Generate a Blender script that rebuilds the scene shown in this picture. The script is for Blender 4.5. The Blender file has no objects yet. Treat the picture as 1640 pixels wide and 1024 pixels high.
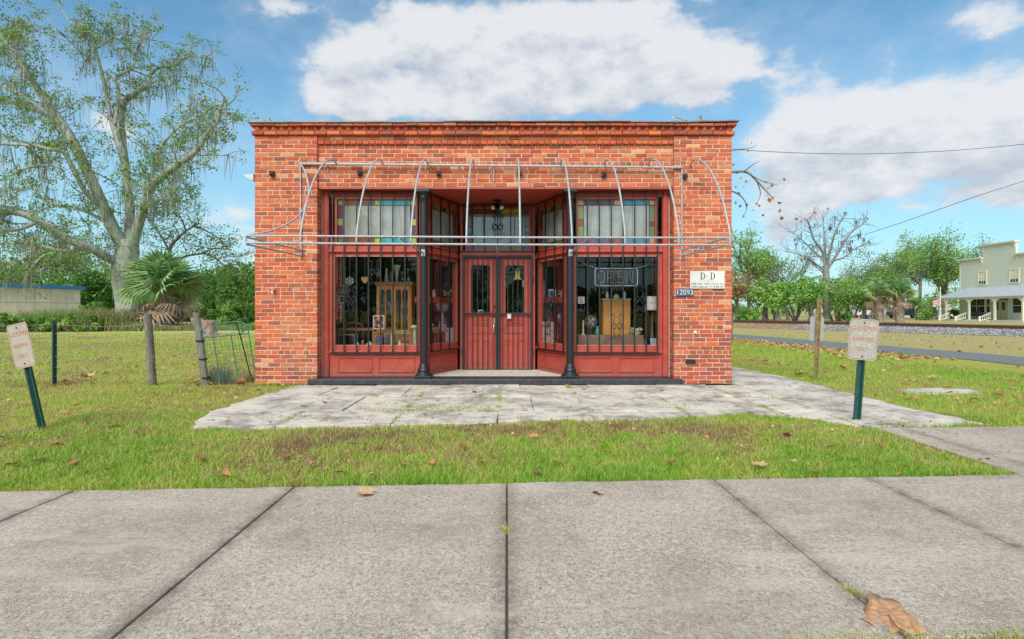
import bpy, bmesh, math, random
import numpy as np
from mathutils import Vector, Matrix, Euler

R = math.radians
rnd = random.Random(7)
C = bpy.context.scene.collection
SC = bpy.context.scene

# ---------------------------------------------------------------- camera, world, sun, exposure
CAM_D, CAM_H, FPX, VPX, VPY = 9.0, 1.17, 900.0, 812.0, 498.0
cd = bpy.data.cameras.new('camera')
cam = bpy.data.objects.new('camera', cd)
C.objects.link(cam)
cam.location = (0, -CAM_D, CAM_H)
cam.rotation_euler = (R(90), 0, 0)
cd.sensor_width = 36.0
cd.lens = 36.0 * FPX / 1640.0
cd.shift_x = (820 - VPX) / 1640.0
cd.shift_y = -(512 - VPY) / 1640.0
cd.clip_start, cd.clip_end = 0.05, 3000
SC.camera = cam
SC.view_settings.view_transform = 'Standard'
SC.view_settings.look = 'None'
SC.view_settings.exposure = 0.60
SC.view_settings.gamma = 1.0
SC.view_settings.use_curve_mapping = False

SUN_EL, SUN_ROT = 42.0, 196.0      # behind the photographer, a little to the left
SKY_STRENGTH = 0.066

def P(px, py, Y):
    """World point at depth Y seen at photograph pixel (px, py)."""
    s = (Y + CAM_D) / FPX
    return Vector(((px - VPX) * s, Y, CAM_H - (py - VPY) * s))

def G(px, py, z=0.0):
    """Ground point (height z) seen at photograph pixel."""
    d = FPX * (CAM_H - z) / (py - VPY)
    return Vector(((px - VPX) * d / FPX, d - CAM_D, z))

class NT:
    """Small helper for building node trees."""
    def __init__(s, tree):
        s.t = tree; s.n = tree.nodes; s.l = tree.links
    def new(s, typ, **kw):
        nd = s.n.new(typ)
        for k, v in kw.items(): setattr(nd, k, v)
        return nd
    def put(s, sock, v):
        if v is None: return
        if isinstance(v, bpy.types.NodeSocket): s.l.new(v, sock)
        else:
            try: sock.default_value = v
            except Exception:
                if hasattr(v, '__len__') and len(v) == 3: sock.default_value = (*v, 1)
                else: raise
    def m(s, op, a, b=None, c=None, clamp=False):
        nd = s.new('ShaderNodeMath', operation=op, use_clamp=clamp)
        for i, v in enumerate((a, b, c)):
            if v is not None: s.put(nd.inputs[i], v)
        return nd.outputs[0]
    def mix(s, f, a, b, blend='MIX'):
        nd = s.new('ShaderNodeMix', data_type='RGBA', blend_type=blend)
        s.put(nd.inputs[0], f)
        for sock, v in ((nd.inputs[6], a), (nd.inputs[7], b)):
            if isinstance(v, tuple) and len(v) == 3: v = (*v, 1)
            s.put(sock, v)
        return nd.outputs[2]
    def noise(s, vec, scale, detail=4, rough=0.55, dist=0.0):
        nd = s.new('ShaderNodeTexNoise')
        if vec is not None: s.l.new(vec, nd.inputs['Vector'])
        nd.inputs['Scale'].default_value = scale; nd.inputs['Detail'].default_value = detail
        nd.inputs['Roughness'].default_value = rough; nd.inputs['Distortion'].default_value = dist
        return nd.outputs[0]
    def vor(s, vec, scale, feature='F1'):
        nd = s.new('ShaderNodeTexVoronoi', feature=feature)
        if vec is not None: s.l.new(vec, nd.inputs['Vector'])
        nd.inputs['Scale'].default_value = scale
        return nd.outputs['Distance']
    def rng(s, v, a, b, c=0.0, d=1.0, smooth=False):
        nd = s.new('ShaderNodeMapRange', interpolation_type='SMOOTHSTEP' if smooth else 'LINEAR')
        s.put(nd.inputs[0], v)
        for i, q in enumerate((a, b, c, d)): nd.inputs[i + 1].default_value = q
        return nd.outputs[0]
    def ramp(s, f, stops, interp='LINEAR'):
        nd = s.new('ShaderNodeValToRGB'); cr = nd.color_ramp; cr.interpolation = interp
        while len(cr.elements) < len(stops): cr.elements.new(0.5)
        for e, (p, c) in zip(cr.elements, stops):
            e.position = p; e.color = (*c, 1)
        s.put(nd.inputs[0], f)
        return nd.outputs[0]
    def comb(s, x, y, z):
        nd = s.new('ShaderNodeCombineXYZ')
        for i, v in enumerate((x, y, z)): s.put(nd.inputs[i], v)
        return nd.outputs[0]

world = bpy.data.worlds.new('World'); SC.world = world; world.use_nodes = True
w = NT(world.node_tree); w.n.clear()
sky = w.new('ShaderNodeTexSky', sky_type='NISHITA')
sky.sun_disc = False; sky.sun_elevation = R(SUN_EL); sky.sun_rotation = R(SUN_ROT)
sky.air_density = 1.0; sky.dust_density = 0.6; sky.ozone_density = 1.6
tc = w.new('ShaderNodeTexCoord')
sx = w.new('ShaderNodeSeparateXYZ'); w.l.new(tc.outputs['Generated'], sx.inputs[0])
AZ = w.m('ARCTAN2', sx.outputs[0], sx.outputs[1])
EL = w.m('ARCSINE', sx.outputs[2])
# cumulus banks: compass bearing, height above the horizon, extent (given in picture pixels, turned into angles)
BANKS = [(640, 88, 115, 48, .9), (770, 70, 130, 48, .9), (900, 60, 130, 52, .95), (1030, 90, 110, 52, .9), (860, 140, 280, 38, .95),
         (600, 172, 90, 26, .6), (1120, 120, 70, 35, .7), (1240, 225, 80, 75, .9), (1370, 180, 110, 50, .75), (1500, 165, 130, 40, .8),
         (1420, 255, 200, 50, .95), (1330, 320, 150, 24, .8), (1600, 250, 110, 65, .85), (1610, 30, 90, 38, .8), (1560, 325, 110, 20, .6),
         (470, 8, 80, 16, .55), (640, 6, 80, 12, .4), (148, 205, 42, 46, .75), (30, 190, 60, 40, .4), (395, 345, 45, 22, .6), (400, 415, 36, 26, .7),
         (1225, 372, 62, 42, .75), (520, 110, 60, 40, .6), (560, 160, 70, 30, .6), (1700, 150, 120, 60, .8), (1060, 10, 120, 18, .5), (700, 175, 160, 18, .6), (-200, 300, 160, 50, .6)]
def cloud_density(az, el):
    nv = w.comb(w.m('MULTIPLY', az, 1.0), w.m('MULTIPLY', el, 1.7), 0.37)
    big = w.noise(nv, 7.0, 9, 0.58)
    wrp = w.noise(nv, 3.3, 3, 0.5)
    az2 = w.m('MULTIPLY_ADD', w.m('SUBTRACT', wrp, .5), .20, az)
    el2 = w.m('MULTIPLY_ADD', w.m('SUBTRACT', big, .5), .10, el)
    tot = None
    for px, py, rx, ry, k in BANKS:
        a = math.atan((px - VPX) / FPX); e = math.atan((VPY - py) / FPX * math.cos(a))
        wa = rx / FPX * math.cos(a) ** 2; we = ry / FPX * math.cos(a)
        q = w.m('ADD', w.m('POWER', w.m('MULTIPLY', w.m('SUBTRACT', az2, a), 1 / wa), 2.0),
                w.m('POWER', w.m('MULTIPLY', w.m('SUBTRACT', el2, e), 1 / we), 2.0))
        g = w.m('MULTIPLY', w.m('POWER', 2.71828, w.m('MULTIPLY', q, -1.0)), k)
        tot = g if tot is None else w.m('ADD', tot, g)
    tot = w.m('MINIMUM', tot, 1.0)
    # scattered fair-weather cloud over the rest of the dome
    rest = w.noise(w.comb(az, w.m('MULTIPLY', el, 1.4), 2.1), 2.2, 4, .5)
    out = w.m('MAXIMUM', w.rng(w.m('ABSOLUTE', az), .78, 1.1), w.rng(el, .50, .75))
    tot = w.m('MAXIMUM', tot, w.m('MULTIPLY', w.rng(rest, .42, .62), out))
    fine = w.noise(nv, 21.0, 6, 0.6)
    return w.m('ADD', w.m('MULTIPLY_ADD', w.m('SUBTRACT', big, .5), 1.5, w.m('MULTIPLY', tot, .84)), w.m('MULTIPLY', w.m('SUBTRACT', fine, .5), .85)), fine, big
den, fine, big = cloud_density(AZ, EL)
den_up = cloud_density(w.m('ADD', AZ, 0.015), w.m('ADD', EL, 0.04))[0]
cover = w.m('MAXIMUM', w.rng(den, .18, .72, 0, 1, True), w.m('MULTIPLY', w.rng(den, -.2, .5, 0, 1, True), .20))
relief = w.m('SUBTRACT', den_up, den)
shade = w.m('ADD', w.rng(den_up, .45, 1.25, 0, .75, True), w.m('ADD', w.m('MULTIPLY', relief, .75), w.m('MULTIPLY', w.m('SUBTRACT', fine, .5), -.9)), clamp=True)
cl = w.mix(shade, (8.4, 8.5, 8.7), (5.5, 5.9, 6.7))
blue = w.mix(1.0, sky.outputs[0], (1.15, 1.72, 1.72), 'MULTIPLY')
blue = w.mix(w.m('MULTIPLY', w.rng(EL, .42, 0.0), .65), blue, (4.2, 6.6, 8.2))
fin = w.mix(w.m('MULTIPLY', cover, .93), blue, cl)
bg = w.new('ShaderNodeBackground'); w.l.new(fin, bg.inputs[0]); bg.inputs[1].default_value = SKY_STRENGTH
wo = w.new('ShaderNodeOutputWorld'); w.l.new(bg.outputs[0], wo.inputs[0])

sl = bpy.data.lights.new('sun', 'SUN'); sl.energy = 2.7; sl.angle = R(40); sl.color = (1.0, .955, .88)
sun = bpy.data.objects.new('sun', sl); C.objects.link(sun)
to_sun = Vector((math.sin(R(SUN_ROT)) * math.cos(R(SUN_EL)), math.cos(R(SUN_ROT)) * math.cos(R(SUN_EL)), math.sin(R(SUN_EL))))
sun.rotation_euler = to_sun.to_track_quat('Z', 'Y').to_euler()
sun.location = (-6, -20, 22)

# ---------------------------------------------------------------- materials
def mat(name, build, bump=None):
    m = bpy.data.materials.new(name); m.use_nodes = True
    t = NT(m.node_tree); bs = t.n['Principled BSDF']
    build(t, bs)
    return m
def obj_vec(t):
    return t.new('ShaderNodeTexCoord').outputs['Object']
def world_vec(t):
    return t.new('ShaderNodeNewGeometry').outputs['Position']
def bump(t, bs, h, strength=.3, dist=.01):
    b = t.new('ShaderNodeBump'); b.inputs['Strength'].default_value = strength; b.inputs['Distance'].default_value = dist
    t.l.new(h, b.inputs['Height']); t.l.new(b.outputs[0], bs.inputs['Normal'])
def simple(name, col, rough=.6, metal=0.0, var=.25, scale=12, spec=None, bumps=0.0):
    def f(t, bs):
        v = world_vec(t)
        n = t.noise(v, scale, 5, .6)
        k = t.rng(n, .3, .7, 1 - var, 1 + var)
        t.l.new(t.mix(1.0, col, t.comb(k, k, k), 'MULTIPLY'), bs.inputs['Base Color'])
        bs.inputs['Roughness'].default_value = rough; bs.inputs['Metallic'].default_value = metal
        if spec is not None: bs.inputs['Specular IOR Level'].default_value = spec
        if bumps: bump(t, bs, n, bumps, .004)
    return mat(name, f)
def tone_attr(t):
    a = t.new('ShaderNodeAttribute'); a.attribute_name = 'tone'
    return a
def leafy(name, stops, trans=.35, rough=.55):
    """Foliage: colour of each leaf from its own tone."""
    def f(t, bs):
        a = tone_attr(t)
        col = t.ramp(a.outputs['Fac'], stops)
        t.l.new(col, bs.inputs['Base Color']); bs.inputs['Roughness'].default_value = rough
        bs.inputs['Specular IOR Level'].default_value = .3
        tr = t.new('ShaderNodeBsdfTranslucent'); t.l.new(col, tr.inputs[0])
        mx = t.new('ShaderNodeMixShader'); mx.inputs[0].default_value = trans
        t.l.new(bs.outputs[0], mx.inputs[1]); t.l.new(tr.outputs[0], mx.inputs[2])
        t.l.new(mx.outputs[0], t.n['Material Output'].inputs[0])
    return mat(name, f)

def _brick(t, bs):
    a = tone_attr(t); v = world_vec(t)
    n = t.noise(v, 38, 6, .65); n2 = t.noise(v, 9, 4, .6); n3 = t.noise(v, 160, 3, .6)
    k = t.rng(n, .25, .75, .80, 1.2)
    col = t.mix(1.0, a.outputs['Color'], t.comb(k, k, k), 'MULTIPLY')
    col = t.mix(t.rng(n2, .55, .72, 0, .35), col, (.56, .20, .085))            # paler bloom
    col = t.mix(t.rng(t.noise(v, 5.3, 5, .7), .64, .78, 0, .4), col, (.12, .06, .04))   # soot
    sp_ = t.new('ShaderNodeMapping'); t.l.new(v, sp_.inputs[0]); sp_.inputs['Scale'].default_value = (1, 1, .12)
    col = t.mix(t.rng(t.noise(sp_.outputs[0], 4.5, 5, .65), .56, .72, 0, .4), col, (.20, .085, .05))      # run-off streaks
    col = t.mix(t.rng(t.noise(v, .8, 4, .6), .52, .68, 0, .3), col, (.50, .22, .115))       # broad fading
    col = t.mix(t.rng(t.noise(v, 60, 2, .5), .66, .76, 0, .45), col, (.58, .40, .30))     # mortar smears
    t.l.new(col, bs.inputs['Base Color']); bs.inputs['Roughness'].default_value = .85
    bs.inputs['Specular IOR Level'].default_value = .25
    bump(t, bs, t.m('ADD', n, t.m('MULTIPLY', n3, .5)), .5, .006)
M = {}
M['brick'] = mat('brick_clay', _brick)
def _mortar(t, bs):
    v = world_vec(t); n = t.noise(v, 14, 6, .65); n2 = t.noise(v, 2.2, 4, .6)
    col = t.ramp(n, [(.25, (.44, .29, .21)), (.5, (.67, .51, .40)), (.75, (.76, .63, .52))])
    col = t.mix(t.rng(n2, .55, .75, 0, .45), col, (.52, .25, .13))
    t.l.new(col, bs.inputs['Base Color']); bs.inputs['Roughness'].default_value = .95
    bump(t, bs, t.noise(v, 120, 4, .6), .5, .004)
M['mortar'] = mat('lime_mortar', _mortar)
def _sidebrick(t, bs):
    v = world_vec(t); s = t.new('ShaderNodeSeparateXYZ'); t.l.new(v, s.inputs[0])
    b = t.new('ShaderNodeTexBrick'); t.l.new(t.comb(s.outputs[1], s.outputs[2], 0), b.inputs['Vector'])
    b.inputs['Color1'].default_value = (.40, .11, .05, 1); b.inputs['Color2'].default_value = (.28, .08, .045, 1)
    b.inputs['Mortar'].default_value = (.5, .38, .29, 1); b.inputs['Scale'].default_value = 1.0
    b.inputs['Brick Width'].default_value = .203; b.inputs['Row Height'].default_value = .0674; b.inputs['Mortar Size'].default_value = .005
    t.l.new(b.outputs[0], bs.inputs['Base Color']); bs.inputs['Roughness'].default_value = .9
M['sidebrick'] = mat('side_brickwork', _sidebrick)

def _red(t, bs):
    v = world_vec(t); n = t.noise(v, 6, 6, .6); n2 = t.noise(v, 45, 5, .7)
    col = t.ramp(n, [(.25, (.36, .045, .028)), (.5, (.44, .062, .038)), (.75, (.50, .085, .055))])
    col = t.mix(t.rng(n2, .56, .72, 0, .55), col, (.58, .17, .12))
    col = t.mix(t.rng(t.noise(v, 21, 6, .7), .60, .70, 0, .65), col, (.20, .04, .03))
    st_ = t.new('ShaderNodeMapping'); t.l.new(v, st_.inputs[0]); st_.inputs['Scale'].default_value = (1, 1, .15)
    col = t.mix(t.rng(t.noise(st_.outputs[0], 30, 4, .7), .58, .72, 0, .4), col, (.27, .05, .035))
    col = t.mix(t.rng(t.noise(v, 70, 3, .6), .68, .73, 0, .7), col, (.60, .36, .30))      # chips
    zz_ = t.new('ShaderNodeSeparateXYZ'); t.l.new(v, zz_.inputs[0])
    col = t.mix(t.m('MULTIPLY', t.rng(zz_.outputs[2], .30, .09), t.rng(t.noise(v, 13, 5, .7), .40, .62, 0, .75)), col, (.22, .12, .09))   # splashed dirt
    t.l.new(col, bs.inputs['Base Color']); bs.inputs['Roughness'].default_value = .5
    bump(t, bs, n2, .15, .003)
M['red'] = mat('red_painted_wood', _red)
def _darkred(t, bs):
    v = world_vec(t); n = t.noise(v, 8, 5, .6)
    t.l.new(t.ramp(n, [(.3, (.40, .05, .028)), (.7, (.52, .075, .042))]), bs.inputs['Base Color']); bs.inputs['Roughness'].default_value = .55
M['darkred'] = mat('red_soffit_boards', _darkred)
M['black'] = simple('black_painted_iron', (.016, .017, .019), .42, 0, .35, 30, bumps=.1)
M['curb'] = simple('black_painted_sill', (.035, .037, .042), .5, 0, .5, 18, bumps=.3)
def _galv(t, bs):
    v = world_vec(t); n = t.noise(v, 25, 5, .6)
    col = t.ramp(n, [(.3, (.30, .31, .32)), (.55, (.42, .43, .44)), (.75, (.52, .52, .53))])
    col = t.mix(t.rng(t.noise(v, 7, 5, .7), .6, .75, 0, .6), col, (.28, .20, .14))
    t.l.new(col, bs.inputs['Base Color']); bs.inputs['Metallic'].default_value = .15; bs.inputs['Roughness'].default_value = .5
M['galv'] = mat('galvanised_pipe', _galv)
def glass(name, tint=(1, 1, 1), gloss=1.0, rough=0.0):
    def f(t, bs):
        tr = t.new('ShaderNodeBsdfTransparent'); tr.inputs[0].default_value = (*tint, 1)
        gl = t.new('ShaderNodeBsdfGlossy'); gl.inputs['Roughness'].default_value = rough
        gl.inputs[0].default_value = (1, 1, 1, 1)
        fr = t.new('ShaderNodeFresnel'); fr.inputs[0].default_value = 1.5
        mx = t.new('ShaderNodeMixShader'); t.l.new(t.m('MULTIPLY', fr.outputs[0], gloss, clamp=True), mx.inputs[0])
        t.l.new(tr.outputs[0], mx.inputs[1]); t.l.new(gl.outputs[0], mx.inputs[2])
        t.l.new(mx.outputs[0], t.n['Material Output'].inputs[0])
    return mat(name, f)
M['glass'] = glass('window_glass', (.99, .992, .99), .55)
M['thinglass'] = glass('clear_glassware', (.8, .85, .85), 2.5, .05)
def _frost(t, bs):
    v = world_vec(t); n = t.noise(v, 5, 5, .6)
    t.l.new(t.ramp(n, [(.3, (.24, .25, .215)), (.7, (.36, .36, .325))]), bs.inputs['Base Color'])
    bs.inputs['Roughness'].default_value = .02; bs.inputs['IOR'].default_value = 1.9
M['frost'] = mat('papered_transom_glass', _frost)
def stained(name, col):
    return simple(name, col, .15, 0, .3, 40, .7)
ST = {k: stained('stained_' + k, c) for k, c in dict(
    green=(.16, .26, .06), lime=(.33, .42, .04), cyan=(.06, .36, .42), brown=(.22, .085, .035), purple=(.075, .035, .055), tan=(.36, .25, .12),
    blue=(.03, .06, .28), maroon=(.12, .035, .04), orange=(.42, .16, .02), dusk=(.12, .09, .16), teal=(.04, .22, .30), moss=(.10, .16, .06)).items()}

def _conc(t, bs, base=((.27, .242, .205), (.38, .347, .305), (.48, .445, .395)), joint=False):
    v = world_vec(t)
    n = t.noise(v, 1.3, 7, .62); n2 = t.noise(v, 9, 6, .65); n3 = t.noise(v, 150, 3, .7); n4 = t.noise(v, 420, 2, .6)
    mp = t.new('ShaderNodeMapping'); t.l.new(v, mp.inputs[0]); mp.inputs['Scale'].default_value = (1.0, .45, 1); mp.inputs['Rotation'].default_value = (0, 0, .5)
    n5 = t.noise(mp.outputs[0], 70, 3, .75)
    k = t.m('ADD', t.m('MULTIPLY', n, .42), t.m('ADD', t.m('MULTIPLY', n2, .22), t.m('ADD', t.m('MULTIPLY', n5, .22), t.m('MULTIPLY', n3, .14))))
    col = t.ramp(k, [(.40, base[0]), (.5, base[1]), (.60, base[2])])
    col = t.mix(t.rng(n5, .51, .62, 0, .72), col, (.165, .145, .125))
    col = t.mix(t.rng(n3, .51, .61, 0, .68), col, (.68, .64, .59))
    col = t.mix(t.rng(t.noise(v, 45, 5, .8), .51, .60, 0, .62), col, (.15, .135, .12))
    col = t.mix(t.rng(t.noise(v, 30, 5, .8), .53, .64, 0, .6), col, (.64, .605, .55))
    vl = t.vor(v, 85); col = t.mix(t.m('MULTIPLY', t.rng(vl, .10, .22, .8, 0), t.rng(n2, .45, .6)), col, (.13, .115, .10))
    col = t.mix(t.rng(t.noise(v, .55, 4, .6), .52, .68, 0, .42), col, (.25, .222, .195))
    sx_ = t.new('ShaderNodeSeparateXYZ'); t.l.new(v, sx_.inputs[0]); dj = None
    for J in (-2.82, -1.416, 0, 1.43, 2.53, 3.95):
        q = t.m('ABSOLUTE', t.m('SUBTRACT', sx_.outputs[0], J)); dj = q if dj is None else t.m('MINIMUM', dj, q)
    col = t.mix(t.m('MULTIPLY', t.rng(dj, .0, .10, .75, 0, True), t.rng(n2, .38, .62, .25, 1)), col, (.13, .11, .09))      # grime gathered along the joints
    col = t.mix(t.rng(t.noise(v, 2.4, 6, .7), .56, .68, 0, .5), col, (.22, .185, .145))
    mw = t.new('ShaderNodeMapping'); t.l.new(v, mw.inputs[0]); mw.inputs['Scale'].default_value = (.5, 1.6, 1); mw.inputs['Rotation'].default_value = (0, 0, .45)
    col = t.mix(t.rng(t.noise(mw.outputs[0], 1.9, 7, .72), .53, .66, 0, .55), col, (.52, .475, .42))      # scuffed pale areas
    col = t.mix(1.0, col, (1.10, 1.01, .925), 'MULTIPLY')
    t.l.new(col, bs.inputs['Base Color']); bs.inputs['Roughness'].default_value = .9; bs.inputs['Specular IOR Level'].default_value = .25
    bump(t, bs, t.m('ADD', n3, t.m('MULTIPLY', n4, .6)), .6, .004)
M['conc'] = mat('brushed_concrete', _conc)
def _oldconc(t, bs):
    v = world_vec(t)
    n = t.noise(v, 1.6, 7, .66); n2 = t.noise(v, 7, 7, .68); n3 = t.noise(v, 110, 3, .7)
    k = t.m('ADD', t.m('MULTIPLY', n, .6), t.m('MULTIPLY', n2, .4))
    col = t.ramp(k, [(.37, (.20, .185, .165)), (.45, (.36, .34, .31)), (.52, (.56, .525, .48)), (.66, (.68, .645, .59))])
    cr = t.new('ShaderNodeTexVoronoi', feature='DISTANCE_TO_EDGE'); cr.inputs['Scale'].default_value = .75
    wv = t.new('ShaderNodeVectorMath', operation='ADD'); t.l.new(v, wv.inputs[0])
    nn = t.new('ShaderNodeTexNoise'); t.l.new(v, nn.inputs['Vector']); nn.inputs['Scale'].default_value = 2.5; nn.inputs['Detail'].default_value = 6
    sc = t.new('ShaderNodeVectorMath', operation='SCALE'); t.l.new(nn.outputs[1], sc.inputs[0]); sc.inputs['Scale'].default_value = .7
    t.l.new(sc.outputs[0], wv.inputs[1]); t.l.new(wv.outputs[0], cr.inputs['Vector'])
    col = t.mix(t.rng(cr.outputs['Distance'], .0, .008, .7, 0), col, (.12, .10, .08))
    col = t.mix(t.rng(t.noise(v, 3.1, 6, .7), .63, .74, 0, .6), col, (.20, .165, .11))
    col = t.mix(t.rng(n3, .6, .7, 0, .4), col, (.16, .145, .125))
    col = t.mix(1.0, col, (1.04, 1.0, .93), 'MULTIPLY')
    t.l.new(col, bs.inputs['Base Color']); bs.inputs['Roughness'].default_value = .92
    bump(t, bs, t.m('ADD', n2, t.m('MULTIPLY', n3, .4)), .6, .012)
M['oldconc'] = mat('weathered_old_concrete', _oldconc)
M['joint'] = simple('joint_dirt', (.13, .11, .085), .95, 0, .5, 60)

def _lawn(t, bs):
    v = world_vec(t); s = t.new('ShaderNodeSeparateXYZ'); t.l.new(v, s.inputs[0])
    n = t.noise(v, .45, 6, .62); n2 = t.noise(v, 1.7, 7, .7); n3 = t.noise(v, 16, 6, .75)
    k = t.m('ADD', t.m('MULTIPLY', n, .45), t.m('ADD', t.m('MULTIPLY', n2, .35), t.m('MULTIPLY', n3, .2)))
    col = t.ramp(k, [(.36, (.25, .19, .075)), (.45, (.37, .335, .085)), (.53, (.33, .37, .055)), (.62, (.25, .35, .04)), (.72, (.44, .44, .09))])
    # the dry verge between lane and railway
    x = s.outputs[0]
    dry = t.m('MULTIPLY', t.rng(x, 11.2, 13.5), t.rng(n2, .3, .6, .6, 1))
    col = t.mix(dry, col, t.ramp(n3, [(.3, (.30, .24, .10)), (.6, (.42, .36, .16)), (.8, (.35, .34, .12))]))
    far = t.m('MULTIPLY', t.rng(s.outputs[1], 3, 22), t.rng(x, 0, -5))
    col = t.mix(t.m('MULTIPLY', far, .85), col, t.ramp(t.m('ADD', t.m('MULTIPLY', n2, .6), t.m('MULTIPLY', n3, .4)), [(.36, (.34, .26, .12)), (.45, (.52, .46, .18)), (.52, (.46, .48, .13)), (.60, (.60, .54, .22))]))
    t.l.new(col, bs.inputs['Base Color']); bs.inputs['Roughness'].default_value = .95; bs.inputs['Specular IOR Level'].default_value = .1
    bump(t, bs, n3, .8, .03)
M['lawn'] = mat('rough_lawn_soil', _lawn)
M['asphalt'] = simple('old_grey_asphalt', (.17, .175, .185), .9, 0, .35, 30, .2, .4)
M['road'] = simple('dark_asphalt', (.055, .055, .057), .9, 0, .3, 40, .2, .4)
M['dirt'] = simple('bare_brown_dirt', (.30, .20, .115), .95, 0, .4, 3, .1, .4)
M['ballast'] = simple('pale_ballast_stone', (.30, .29, .285), .9, 0, .5, 6, .2, .6)
M['rust'] = simple('rusty_rail_steel', (.13, .065, .04), .75, .2, .4, 8)
M['sleeper'] = simple('old_sleeper_wood', (.09, .07, .055), .9)
def _bark(t, bs, a=(.07, .065, .05), b=(.37, .38, .33), c=(.29, .37, .27)):
    v = world_vec(t); mp = t.new('ShaderNodeMapping'); t.l.new(v, mp.inputs[0]); mp.inputs['Scale'].default_value = (1, 1, .3)
    n = t.noise(mp.outputs[0], 3.5, 9, .75); n2 = t.noise(v, .9, 5, .6)
    col = t.ramp(n, [(.36, a), (.52, b), (.68, tuple(min(1, q * 1.35) for q in b))])
    col = t.mix(t.rng(n2, .45, .62, 0, .65), col, c)
    t.l.new(col, bs.inputs['Base Color']); bs.inputs['Roughness'].default_value = .95
    bump(t, bs, n, .9, .08)
M['oakbark'] = mat('pale_lichened_bark', _bark)
M['bark'] = mat('grey_brown_bark', lambda t, b: _bark(t, b, (.07, .058, .045), (.17, .145, .12), (.15, .15, .11)))
M['palmbark'] = simple('palm_trunk_fibre', (.25, .20, .15), .95, 0, .5, 7, .1, .6)
M['moss'] = leafy('grey_spanish_moss', [(0, (.20, .22, .16)), (1, (.36, .38, .29))], .3)
M['oakleaf'] = leafy('oak_foliage', [(0, (.08, .17, .03)), (.5, (.18, .31, .05)), (.85, (.30, .41, .075)), (1, (.42, .38, .08))])
M['darkleaf'] = leafy('dark_evergreen_foliage', [(0, (.05, .14, .03)), (.5, (.12, .28, .05)), (1, (.26, .43, .08))])
M['midleaf'] = leafy('mid_green_foliage', [(0, (.12, .24, .06)), (.5, (.25, .43, .10)), (1, (.38, .54, .15))])
M['brightleaf'] = leafy('bright_green_foliage', [(0, (.12, .28, .05)), (.5, (.25, .46, .09)), (1, (.38, .58, .14))])
M['greyleaf'] = leafy('grey_green_foliage', [(0, (.16, .22, .11)), (.5, (.28, .35, .19)), (1, (.40, .46, .27))])
M['rustleaf'] = leafy('rusty_autumn_foliage', [(0, (.20, .10, .03)), (.5, (.34, .17, .05)), (1, (.42, .30, .06))])
M['palmleaf'] = leafy('palm_frond_green', [(0, (.12, .25, .10)), (.5, (.28, .46, .18)), (1, (.48, .60, .26))], .25, .45)
M['deadfrond'] = leafy('dead_palm_frond', [(0, (.30, .20, .12)), (1, (.60, .47, .34))], .25)
M['yellowfrond'] = leafy('yellowing_palm_frond', [(0, (.28, .28, .07)), (1, (.42, .38, .12))], .25)
M['grass'] = leafy('grass_blades', [(0, (.30, .20, .11)), (.24, (.52, .40, .20)), (.40, (.53, .52, .15)), (.66, (.40, .53, .085)), (1, (.24, .43, .05))], .35)
M['weeds'] = leafy('dry_weeds', [(0, (.24, .17, .10)), (.35, (.36, .28, .16)), (.6, (.26, .30, .10)), (1, (.19, .36, .08))], .3)
def _leafbrown(t, bs):
    v = obj_vec(t); n = t.noise(v, 14, 5, .6)
    oi = t.new('ShaderNodeObjectInfo')
    c1 = t.ramp(oi.outputs['Random'], [(0, (.22, .08, .035)), (.35, (.38, .16, .065)), (.7, (.50, .25, .11)), (1, (.56, .36, .19))])
    k = t.rng(n, .3, .7, .7, 1.2)
    t.l.new(t.mix(1.0, c1, t.comb(k, k, k), 'MULTIPLY'), bs.inputs['Base Color']); bs.inputs['Roughness'].default_value = .7
M['deadleaf'] = mat('dry_brown_leaf', _leafbrown)
M['litter'] = leafy('brown_leaf_litter', [(0, (.34, .16, .07)), (.5, (.52, .30, .14)), (1, (.64, .45, .24))], .2)
# ---------------------------------------------------------------- mesh helpers
ORG = {}
def org(o):
    return ORG.get(o.name, Vector((0, 0, 0))) if o is not None else Vector((0, 0, 0))
def tag(o, label=None, cat=None, group=None, kind=None):
    for k, v in (('label', label), ('category', cat), ('group', group), ('kind', kind)):
        if v: o[k] = v
    return o
def thing(name, label, cat, loc=(0, 0, 0), group=None):
    o = bpy.data.objects.new(name, None); C.objects.link(o)
    o.empty_display_size = .2
    o.location = loc; ORG[o.name] = Vector(loc)
    return tag(o, label, cat, group)
def link(name, me, parent=None, loc=None):
    o = bpy.data.objects.new(name, me); C.objects.link(o)
    if parent is not None: o.parent = parent
    if loc is not None: o.location = Vector(loc) - org(parent)
    return o

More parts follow.
